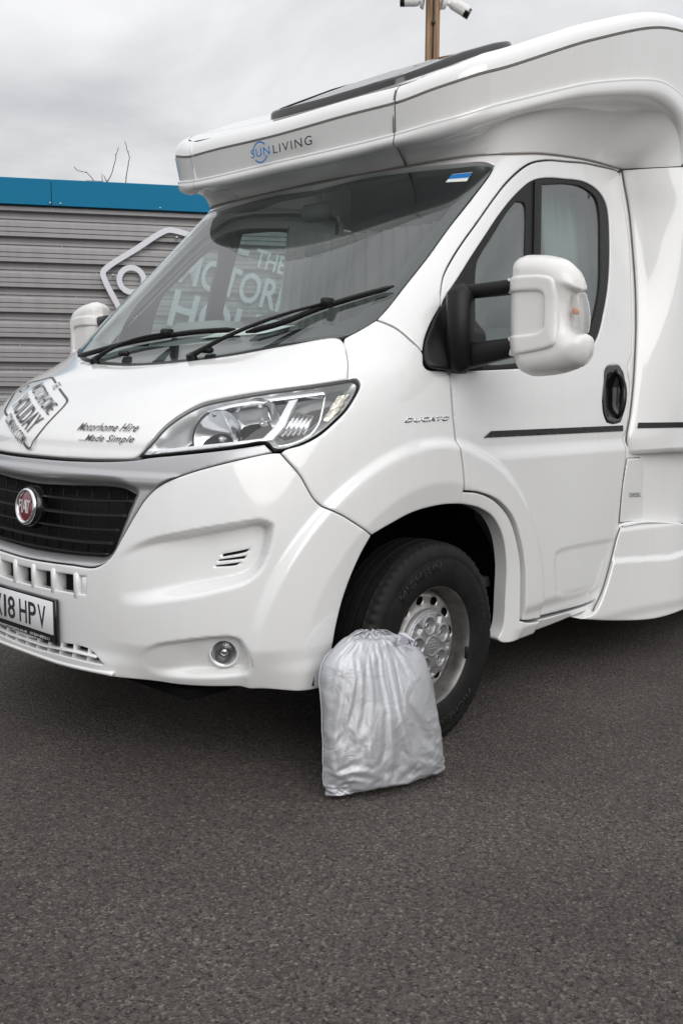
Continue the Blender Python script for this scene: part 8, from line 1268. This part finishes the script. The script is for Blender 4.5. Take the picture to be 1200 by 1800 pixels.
SACK_BACK=[[23,16,-15,-11,-10,4,-3,5,2,-9,4,12,-9,-1,-2,-2,1,4,-4,0,-1,-1,-5,-5,1,6,10,18,24,39,35,52,74,97,26,-41,34,-22,12,-1,8,-1,-7,7,-2,-14,11,6,5,8,-1,-10,4,-1,-4,1,1,8,-1,0,3,-2,6,-7,8,-5,-23,1,11,0,-11,20,5,-3,-1,-6,6,4,0,-1,3,-4,0,-2,-4,5,0,2,3,-5,5,-4,5,2,-5,-2,-2,0,-4,5,-3,-12,26,-49,38,15,-1,2,-5,4,0,0,-6,6,-4,-2,2,-2,1,-1,0,0,0,5,-3,4,-2,-5,5,0,-3,-3,-1,-7,-9,3,60,-9,-34,11,3,0,1,-4,2,-5,5,0,-1,1,-3,-1,2,2,-1,-2,4,-2,0,-5,1,5,-3,2,-2,-5,-1,-12,6,-7,43,-10,-17,-4,6,10,5,-1,-5,4,3,-1,1,0,-1,0,0,-1,0,1,-4,3,-1,0,0,-1,2,-1,-4,2,-6,-2,-4,-8,32,-5,6,-6,-10,-6,7,14,2,-1,-3,0,1,2,0,1,1,1,0,-1,0,-3,2,0,-2,0,-4,-4,0,-3,-3,-3,3,-9,33,6,-6,1,0,-6,-10,-5,10,8,5,-1,-1,-1,0,-3,1,0,1,1,2,1,0,1,-1,-4,-1,-1,-3,-3,-3,-1,-9,-1,38,0,2,-2,-4,0,2,-7,-10,-2,-2,10,6,2,1,2,0,-2,-2,-1,-1,0,2,2,2,0,0,-2,-4,-3,-4,-2,-8,-3,33,6,4,-2,-2,0,-5,1,3,-10,-4,-7,1,4,4,4,2,4,3,-1,-2,-2,-3,-2,-2,0,-2,0,0,-1,1,-4,-2,-8,38,7,-3,0,0,0,0,-2,-4,4,1,-4,-8,-5,0,1,1,1,2,4,4,2,-1,-1,-2,-1,-1,0,-2,-1,-3,-2,-6,-9,52,-10,1,-3,2,0,-1,-1,0,0,0,1,1,-2,-5,-5,-2,1,0,0,0,1,5,3,2,-1,0,-2,-1,-3,-4,-3,-6,-9,32,11,1,0,-1,-2,1,1,0,-1,-1,0,-1,1,0,1,-2,-4,-3,-2,0,1,-1,-1,0,1,0,0,-1,0,0,-3,-4,-11,58,-17,4,-1,-2,-1,-1,3,-2,-2,0,-1,1,-1,-1,-1,1,1,0,-1,-3,-3,-2,0,1,2,1,-1,-2,-2,1,-6,-7,-5,44,0,-4,-1,-1,3,1,-3,2,2,-2,-1,0,0,1,0,-1,-1,1,0,2,0,-1,-1,-3,-2,-2,0,0,-2,-6,0,-6,-7,52,-16,-8,8,0,-1,1,7,0,0,1,0,-3,-1,-2,-1,1,0,-2,-1,0,3,2,1,0,-1,-1,-1,-2,0,-5,-6,-5,-8,42,-4,5,-10,1,1,1,-2,2,3,1,1,2,0,1,0,-1,-1,0,1,-2,-4,-2,0,2,1,1,-2,-3,-5,-2,0,-8,-8,40,5,-6,4,1,-3,0,-3,-1,-3,-1,0,0,2,0,1,1,1,2,1,0,1,0,-2,-3,-2,-3,-1,2,-2,-4,-1,-5,-9,55,-20,11,-3,-2,2,-4,2,1,1,0,0,-1,-1,-1,-1,-1,-1,-2,-1,0,0,-1,1,2,1,0,-2,-2,-2,-5,-5,-2,-8,30,21,-4,-7,3,-3,3,-2,-1,-1,1,-1,1,-1,1,0,0,1,0,0,1,-1,1,-2,-2,-3,-1,-1,-4,-3,3,-8,1,-10,34,-6,13,0,-3,4,-3,2,0,1,-1,-2,-6,-2,-2,-1,-2,-1,0,-1,0,2,1,2,2,2,1,1,0,-4,-3,-7,-7,-3,37,3,-6,4,0,-7,4,5,0,-2,0,-2,4,0,1,-1,1,-1,-1,-1,-1,-2,-2,-2,-3,-2,-1,-2,-2,5,-4,6,-10,-7,34,4,-8,4,3,1,-5,-6,10,1,-2,1,0,0,-1,1,0,0,1,0,-2,-2,0,-1,-1,-1,-1,1,-4,-3,1,-7,0,-8,51,-9,-16,10,-1,2,0,-2,-11,5,8,2,0,0,-1,-2,-2,-1,-1,0,2,3,-1,-2,-1,1,-1,-4,3,-4,-2,-2,-6,-8,7,16,11,-5,1,7,1,-3,0,-8,-5,11,4,0,-2,0,2,0,-2,-1,-3,-2,-2,1,2,2,-2,0,-5,-1,-2,-4,1,-9,37,-2,0,-5,4,-3,3,0,1,0,-4,-12,8,7,1,-3,-2,1,3,0,1,-1,1,-1,-2,-5,2,-2,-3,1,-6,0,-5,-5,11,19,2,3,-4,-2,3,2,-2,3,0,-3,-12,-2,15,0,-1,-1,-3,2,0,1,2,0,-2,0,-2,2,-2,-8,-8,5,3,-12,19,16,1,-2,-4,2,-2,2,-1,1,1,0,-2,-7,-9,17,-3,1,1,-4,0,3,-2,-2,4,1,-7,0,-2,0,4,-5,-16,3,42,-20,9,1,0,-3,3,-1,1,-3,3,0,-2,1,-4,-13,16,-2,0,0,2,-6,-1,5,-8,-4,11,-8,1,-2,2,-11,5,-6,-15,42,0,1,5,-1,-6,5,1,0,-1,1,0,-2,0,-2,-14,13,-5,8,-5,3,2,-4,6,0,-12,8,-7,-7,1,-5,8,-11,-10,42,16,-6,3,4,0,-6,5,1,-6,1,5,0,-8,5,-1,-11,15,-17,14,1,-3,5,0,1,5,-9,0,4,-12,-2,-23,-6],
[12,23,23,-7,9,9,5,6,7,4,6,7,6,6,5,7,7,7,8,8,8,9,8,9,9,9,9,9,9,8,9,8,-7,-5,-22,64,-7,9,3,-3,2,-3,4,1,-1,1,0,-3,-1,-4,3,5,-2,1,3,-3,1,-2,2,1,-4,3,-4,-4,-4,-8,-19,0,4,11,0,12,-13,7,-2,9,-8,-1,0,3,-8,6,2,1,4,-4,2,-4,-2,5,-4,3,-6,-5,8,4,-3,-2,-5,-4,-8,-25,-30,9,37,-20,9,0,12,-8,3,0,5,-6,6,4,-2,3,-2,2,0,-1,-1,-6,4,-6,2,6,-7,0,-4,0,-9,1,6,42,4,32,-38,6,-2,-2,-1,11,2,6,-5,-6,9,-2,5,0,-2,-3,0,3,-7,5,-1,7,-2,-11,8,-15,1,9,3,-7,-7,2,31,-26,14,4,2,-11,-17,1,7,-2,-4,5,-6,4,5,2,1,2,0,0,6,-8,4,-2,-4,2,-15,6,3,-5,-1,5,-7,-40,-9,15,3,9,-1,10,1,-19,-11,-9,7,0,-2,-7,1,6,3,3,3,3,2,6,-6,0,5,-4,5,-8,-3,-7,10,-15,17,22,2,6,-3,9,-1,0,13,2,-5,-5,-15,-4,-2,-4,-9,-5,1,1,3,4,5,5,5,0,0,8,0,2,0,-1,-14,11,6,16,-12,17,0,4,-1,1,-3,13,8,2,6,-8,-9,-5,-4,-6,-12,-6,-5,-3,0,1,4,4,5,3,2,3,2,2,5,-3,-19,-31,1,7,-4,-6,0,2,3,1,6,17,4,5,-1,-6,-6,-6,-2,-4,-6,-7,-8,-7,-5,-2,-1,1,2,1,1,-1,10,3,9,-2,-11,14,4,-14,7,1,-3,-4,0,0,9,12,12,6,0,-3,-5,-6,-4,-3,-4,-3,-4,-3,-1,-1,0,3,5,7,-1,-6,9,35,9,-4,-5,-8,-1,0,0,-2,-2,0,-1,3,7,11,12,8,3,0,-2,-4,-5,-5,-5,-4,-4,-3,-2,-1,1,2,-1,1,-8,-16,-7,14,-8,-5,4,-4,-2,4,-3,-2,0,-1,-2,0,2,7,9,8,6,4,3,-1,-3,-5,-6,-4,-1,-1,-2,-2,-3,-6,0,-24,-9,5,0,10,-8,-4,0,-5,0,-1,-6,-3,0,0,-2,-2,2,4,6,6,6,7,6,3,4,-2,-4,-5,-7,-7,-1,17,2,33,-5,7,-16,6,-1,7,6,4,0,-7,-1,-2,-4,-1,1,0,-5,-2,1,3,4,2,0,0,0,3,3,3,3,3,4,-21,7,2,-1,10,-17,-1,10,1,-3,-6,-2,5,4,1,2,-1,-1,0,4,0,-5,-4,-2,1,3,5,2,-1,-1,-2,-1,2,-8,11,-16,-36,0,0,9,13,3,-3,-3,2,-2,-5,-4,-2,-3,-2,-1,-2,-4,-2,1,-2,-2,-1,0,1,3,5,4,3,0,-7,-6,0,20,11,22,-40,25,-17,9,0,7,7,6,4,0,-1,-1,-2,-3,-2,-1,-1,-3,0,-3,-6,-8,-6,-3,-1,-6,0,6,9,11,5,-1,27,1,36,-36,0,-6,-4,-10,1,5,3,6,5,5,4,3,2,2,1,1,0,1,2,3,-2,-7,-7,0,-4,-10,-6,5,3,-13,-28,-12,6,6,16,-10,-5,-4,-7,-5,0,1,1,0,0,-1,1,0,1,2,2,3,3,3,5,6,4,1,0,3,0,-8,-3,-5,-11,3,-21,13,-1,-2,9,5,0,-3,-4,-6,-7,-9,-4,-2,-2,-1,-1,0,0,0,2,3,3,4,4,5,6,6,0,5,-2,-4,48,-6,1,13,-5,-15,-8,5,16,3,-6,4,-4,6,-3,1,-3,-2,-1,-1,0,-3,-4,-5,-5,-4,-1,-1,1,1,14,-3,15,-9,-14,38,-56,0,10,19,-11,-20,-5,14,10,-6,9,6,4,2,1,-1,-2,-3,-4,1,3,5,5,3,-2,-2,-5,-3,-19,20,-15,6,-37,10,-2,-1,-16,-1,15,4,-22,-13,6,13,3,2,6,3,4,3,2,1,0,-4,-10,-10,-7,-3,8,5,8,3,-3,-14,16,0,36,17,-16,-1,-5,-6,13,-5,11,-10,-20,-1,10,7,-2,-3,1,6,5,4,4,4,6,4,-2,-7,-17,-10,6,-9,23,-3,-15,10,8,36,-37,7,-9,3,-15,20,-14,9,7,-17,-9,0,10,1,-7,-4,2,5,4,3,6,3,3,0,6,2,-21,20,-27,12,12,-19,-41,7,-7,-6,4,-6,6,-6,4,-3,8,5,-16,-11,-3,14,2,-2,-4,-5,2,1,1,8,6,7,-2,-5,5,-10,8,-17,2,12,19,42,-43,-4,8,-10,0,7,-1,-11,4,5,2,-7,-11,-4,14,-4,2,2,-9,-1,6,-4,-2,8,9,1,8,-16,7,-4,5,2,32,-3,-1,-1,3,3,-15,9,5,3,-16,8,2,-2,0,-10,-7,11,-4,0,0,7,-12,-1,8,-12,-3,16,-2,7,-2,12,-10,-3,-35,3,-10,-1,-2,6,-3,-8,10,0,5,-11,7,-3,-4,1,-4,-7,8,-8,13,-13,7,-1,-5,12,3,-14,17,-9,-1,9,1,0,-12,8,-5,5,-26,-3,17,-7,-8,8,-1,-3,-3,5,1,-10,0,-3,-6,11,-17,12,-1,2,2,-2,1,10,-17,14,7,-10,-4,-1,36],
[69,-7,29,8,27,38,39,39,37,35,40,36,38,40,37,40,38,39,39,40,38,40,39,39,40,40,40,40,39,34,46,43,17,65,-6,14,-27,0,13,0,-1,1,-1,5,-3,3,0,-1,3,-2,-1,0,1,-1,0,0,1,1,-1,0,0,-3,-4,4,-7,-9,37,-14,-4,-14,8,13,-7,0,1,-2,3,-2,2,-2,2,0,-1,0,0,0,0,1,2,-2,1,-1,1,0,-2,2,0,2,1,4,-12,-2,-18,-19,22,11,2,0,-3,1,1,0,-1,2,-2,-1,0,2,0,0,1,-1,0,3,-2,1,0,-1,1,0,2,-2,-3,4,7,-17,-22,49,-15,-11,-2,1,0,-2,-2,1,1,-2,0,1,0,-2,3,1,-1,1,1,-2,1,-1,1,1,0,0,1,2,2,4,-14,6,-5,8,-16,15,-2,-2,4,0,-1,0,-3,2,1,-2,-1,1,-1,1,0,0,0,2,-2,1,0,0,1,0,1,-1,3,1,-8,13,16,-3,-10,-1,6,-4,-4,-1,1,1,3,0,-1,1,0,-1,-1,-2,0,0,-1,-1,3,0,-1,1,0,2,2,1,1,-9,5,5,-10,22,-2,-13,2,6,-2,1,-3,-3,1,1,2,1,2,2,0,-1,-1,-1,-2,0,-2,1,0,0,2,0,0,2,-4,4,5,-14,5,-11,8,-5,-1,0,5,0,2,2,-3,-2,-1,1,0,1,2,2,1,1,1,-2,0,-2,-1,0,-1,1,0,1,3,-1,-9,-8,8,-10,-3,6,-2,-1,-2,1,1,-2,4,2,-1,0,0,-1,0,0,1,0,2,2,1,1,1,0,-1,0,0,-2,-2,-6,3,-5,-9,5,1,6,-5,-1,2,0,0,1,-2,-1,3,0,0,0,0,1,0,0,-1,1,0,1,0,0,1,-2,0,0,1,3,-3,5,6,-10,-2,5,4,-1,-3,1,1,1,-1,0,-2,-1,0,1,1,-1,0,1,1,0,0,0,0,1,0,1,-1,-1,0,-1,-3,13,-4,-3,12,-5,1,2,2,-6,0,0,1,0,1,0,-1,-1,-1,0,0,1,0,0,1,0,2,-1,1,0,0,0,-2,-5,7,0,-4,10,-15,5,1,0,1,3,0,0,1,0,-1,1,1,-1,0,-1,-1,-1,0,0,0,0,-1,1,-1,0,1,-1,0,8,-6,-9,3,-12,11,2,-5,0,-4,2,0,1,1,1,1,-1,-1,1,1,1,0,-2,-1,0,0,0,0,0,0,0,0,1,1,-10,6,-6,4,-25,16,1,1,-2,4,1,1,-1,-1,0,-1,1,1,0,-1,0,1,1,0,-1,-1,-1,0,0,0,0,0,-1,0,6,-7,5,22,-24,17,-23,-2,3,0,1,0,2,0,1,1,0,0,1,0,1,0,0,1,0,1,0,0,-2,-1,0,0,2,-3,-6,8,10,16,-11,-12,14,-8,-1,-1,-1,-1,-1,1,-1,1,1,0,0,1,0,0,1,0,1,0,2,0,1,1,-1,-1,-2,0,7,1,1,-18,21,-7,4,5,-2,1,-2,-1,-1,-2,0,-1,-1,0,0,0,0,0,0,0,0,1,-1,1,0,1,1,1,1,3,-2,-9,3,-17,18,1,-8,7,-1,0,2,0,0,-1,-1,0,0,1,-1,0,-1,0,0,0,0,-1,0,0,0,0,0,1,0,0,5,5,-20,-7,-3,28,-17,0,0,0,-3,1,0,1,2,-1,1,-1,1,-1,1,0,0,-1,0,0,-1,-1,0,0,0,-1,1,1,0,-9,4,-10,18,-12,5,4,4,-4,-4,-1,1,0,-1,-1,0,0,-1,1,0,0,-1,1,0,0,2,0,1,-1,0,-1,-3,-2,5,-9,16,17,-10,-10,11,-6,0,4,4,-7,-3,1,-1,-1,-1,0,0,0,0,0,1,0,-1,-1,-1,-1,-1,0,1,-3,2,-1,-2,20,-1,0,-7,8,4,1,-2,-2,3,6,-3,-6,-1,-1,-1,-1,0,0,0,0,0,0,1,1,0,1,-1,-2,-2,2,-2,-1,3,0,4,-3,25,-24,9,-1,-5,-1,1,1,6,3,-7,-3,0,1,0,-2,-1,-1,0,-1,0,0,1,0,1,3,-4,-3,-1,4,-8,13,-12,17,-14,1,1,-2,2,0,-3,-1,0,2,7,-3,-5,0,0,1,-1,-1,-1,0,-1,0,-1,0,0,-2,3,-2,0,-4,11,-12,-1,-25,28,1,-8,6,2,-1,-2,2,-4,1,1,9,1,-9,-1,1,0,1,-1,0,-1,-2,0,0,0,1,-2,0,2,-6,0,10,-3,-10,3,7,-3,3,0,0,2,0,1,-2,0,1,4,5,-8,-2,0,0,1,0,-2,1,-1,-1,0,-1,-1,1,-3,10,-2,-6,14,32,-29,2,-3,-4,3,-2,1,1,1,-2,1,0,-1,3,8,-9,0,-1,0,-3,4,0,-1,-1,-1,0,-1,0,1,-3,-4,9,6,7,-15,19,-5,-9,1,4,-2,-2,2,2,-2,0,2,-1,0,10,-8,0,-5,3,-1,0,0,-1,0,-2,1,-2,-1,1,1,19,-21,-2,20,-34,10,4,-2,3,4,-4,0,2,0,-1,1,0,-1,0,9,-7,2,-4,-1,0,0,2,0,2,3,3,5,2,6,-34,2],
]
def sack(d,m,n): return np.cumsum(np.cumsum(np.array(d).reshape(3,m,n),axis=1),axis=2).transpose(1,2,0)*.0004
_f=sack(SACK_FRONT,61,67); _k=sack(SACK_BACK,31,34)
_back=np.empty_like(_f); _t=np.empty((61,34,3)); _t[::2]=_k; _t[1::2]=(_k[:-1]+_k[1:])/2
_back[:,::2]=_t; _back[:,1::2]=(_t[:,:-1]+_t[:,1:])/2; _back[0]=_f[0]; _back[-1]=_f[-1]; _back[:,0]=_f[:,0]
_g=np.stack([_f,_back])
_h=np.clip(_g[...,2]/.505,0,1); _g[...,0]=.016*_h+_g[...,0]*(1.045-.085*_h)-.004; _n=smooth01((_h-.80)/.2); _g[...,0]+=(.17-_g[...,0])*.16*_n; _g[...,2]-=.045*_h**4*(_g[...,0]/.42-.35); _g[...,1]=np.where(_g[...,1]>.03,.03+(_g[...,1]-.03)*.75,_g[...,1])
Q=BO+_g[...,0:1]*e1-(_g[...,1:2]+.02)*e2; Q[...,2]=_g[...,2]+.003
V=Q.reshape(-1,3)-bgo; F=[]
_id=lambda s,i,j:s*(nA+1)*(nB+1)+i*(nB+1)+j
for s_ in(0,1):
    for i in range(nA):
        for j in range(nB):
            f=(_id(s_,i,j),_id(s_,i+1,j),_id(s_,i+1,j+1),_id(s_,i,j+1)); F.append(f if s_==0 else tuple(reversed(f)))
topc=len(V); V=np.concatenate([V,[Q[:,:,nB].reshape(-1,3).mean(0)-bgo-np.array([0,0,.02])]])
for i in range(nA): F.append((_id(0,i,nB),_id(0,i+1,nB),topc)); F.append((_id(1,i+1,nB),_id(1,i,nB),topc))
bag=mesh('bag_body',V,F,bagmat(),BAG)
_bm=__import__('bmesh').new(); _bm.from_mesh(bag.data); __import__('bmesh').ops.remove_doubles(_bm,verts=_bm.verts,dist=.0002); _bm.to_mesh(bag.data); _bm.free(); bag.data.polygons.foreach_set('use_smooth',[True]*len(bag.data.polygons))
sb_=bag.modifiers.new('smooth','SUBSURF'); sb_.levels=1; sb_.render_levels=1
Qf=Q[0].transpose(1,0,2)
# side seam piping, drawcord, fabric tag
MB().tube([Qf[j,0]-bgo-e1*.001 for j in range(2,60,3)],.0022,6).build('side_seam',bag.data.materials[0],BAG)
tq=[(.245,.462),(.280,.447),(.317,.432),(.323,.457),(.297,.485),(.263,.492)]
tgm=[BO+e1*a+e2*(-.045+.02*math.sin(a*60))+np.array([0,0,b])-bgo for a,b in tq]; tl=MB(); tl.add(tgm+[p-e2*.003 for p in tgm],[tuple(range(6)),tuple(range(11,5,-1))]+[(i,6+i,6+(i+1)%6,(i+1)%6) for i in range(6)]); tgo=tl.build('fabric_label',mat('label_cloth',(.62,.62,.70),.6),BAG,smooth=False)
Vt,Ft=text2d('X L',size=.026,bold=.01); oc_=BO+e1*.287+np.array([0,0,.465])-e2*.012-bgo; flat_text('label_print',(Vt,Ft),oc_,e1*.95-np.array([0,0,.25]),np.array([0,0,.95])+e1*.25,M['decal'],BAG,.004)
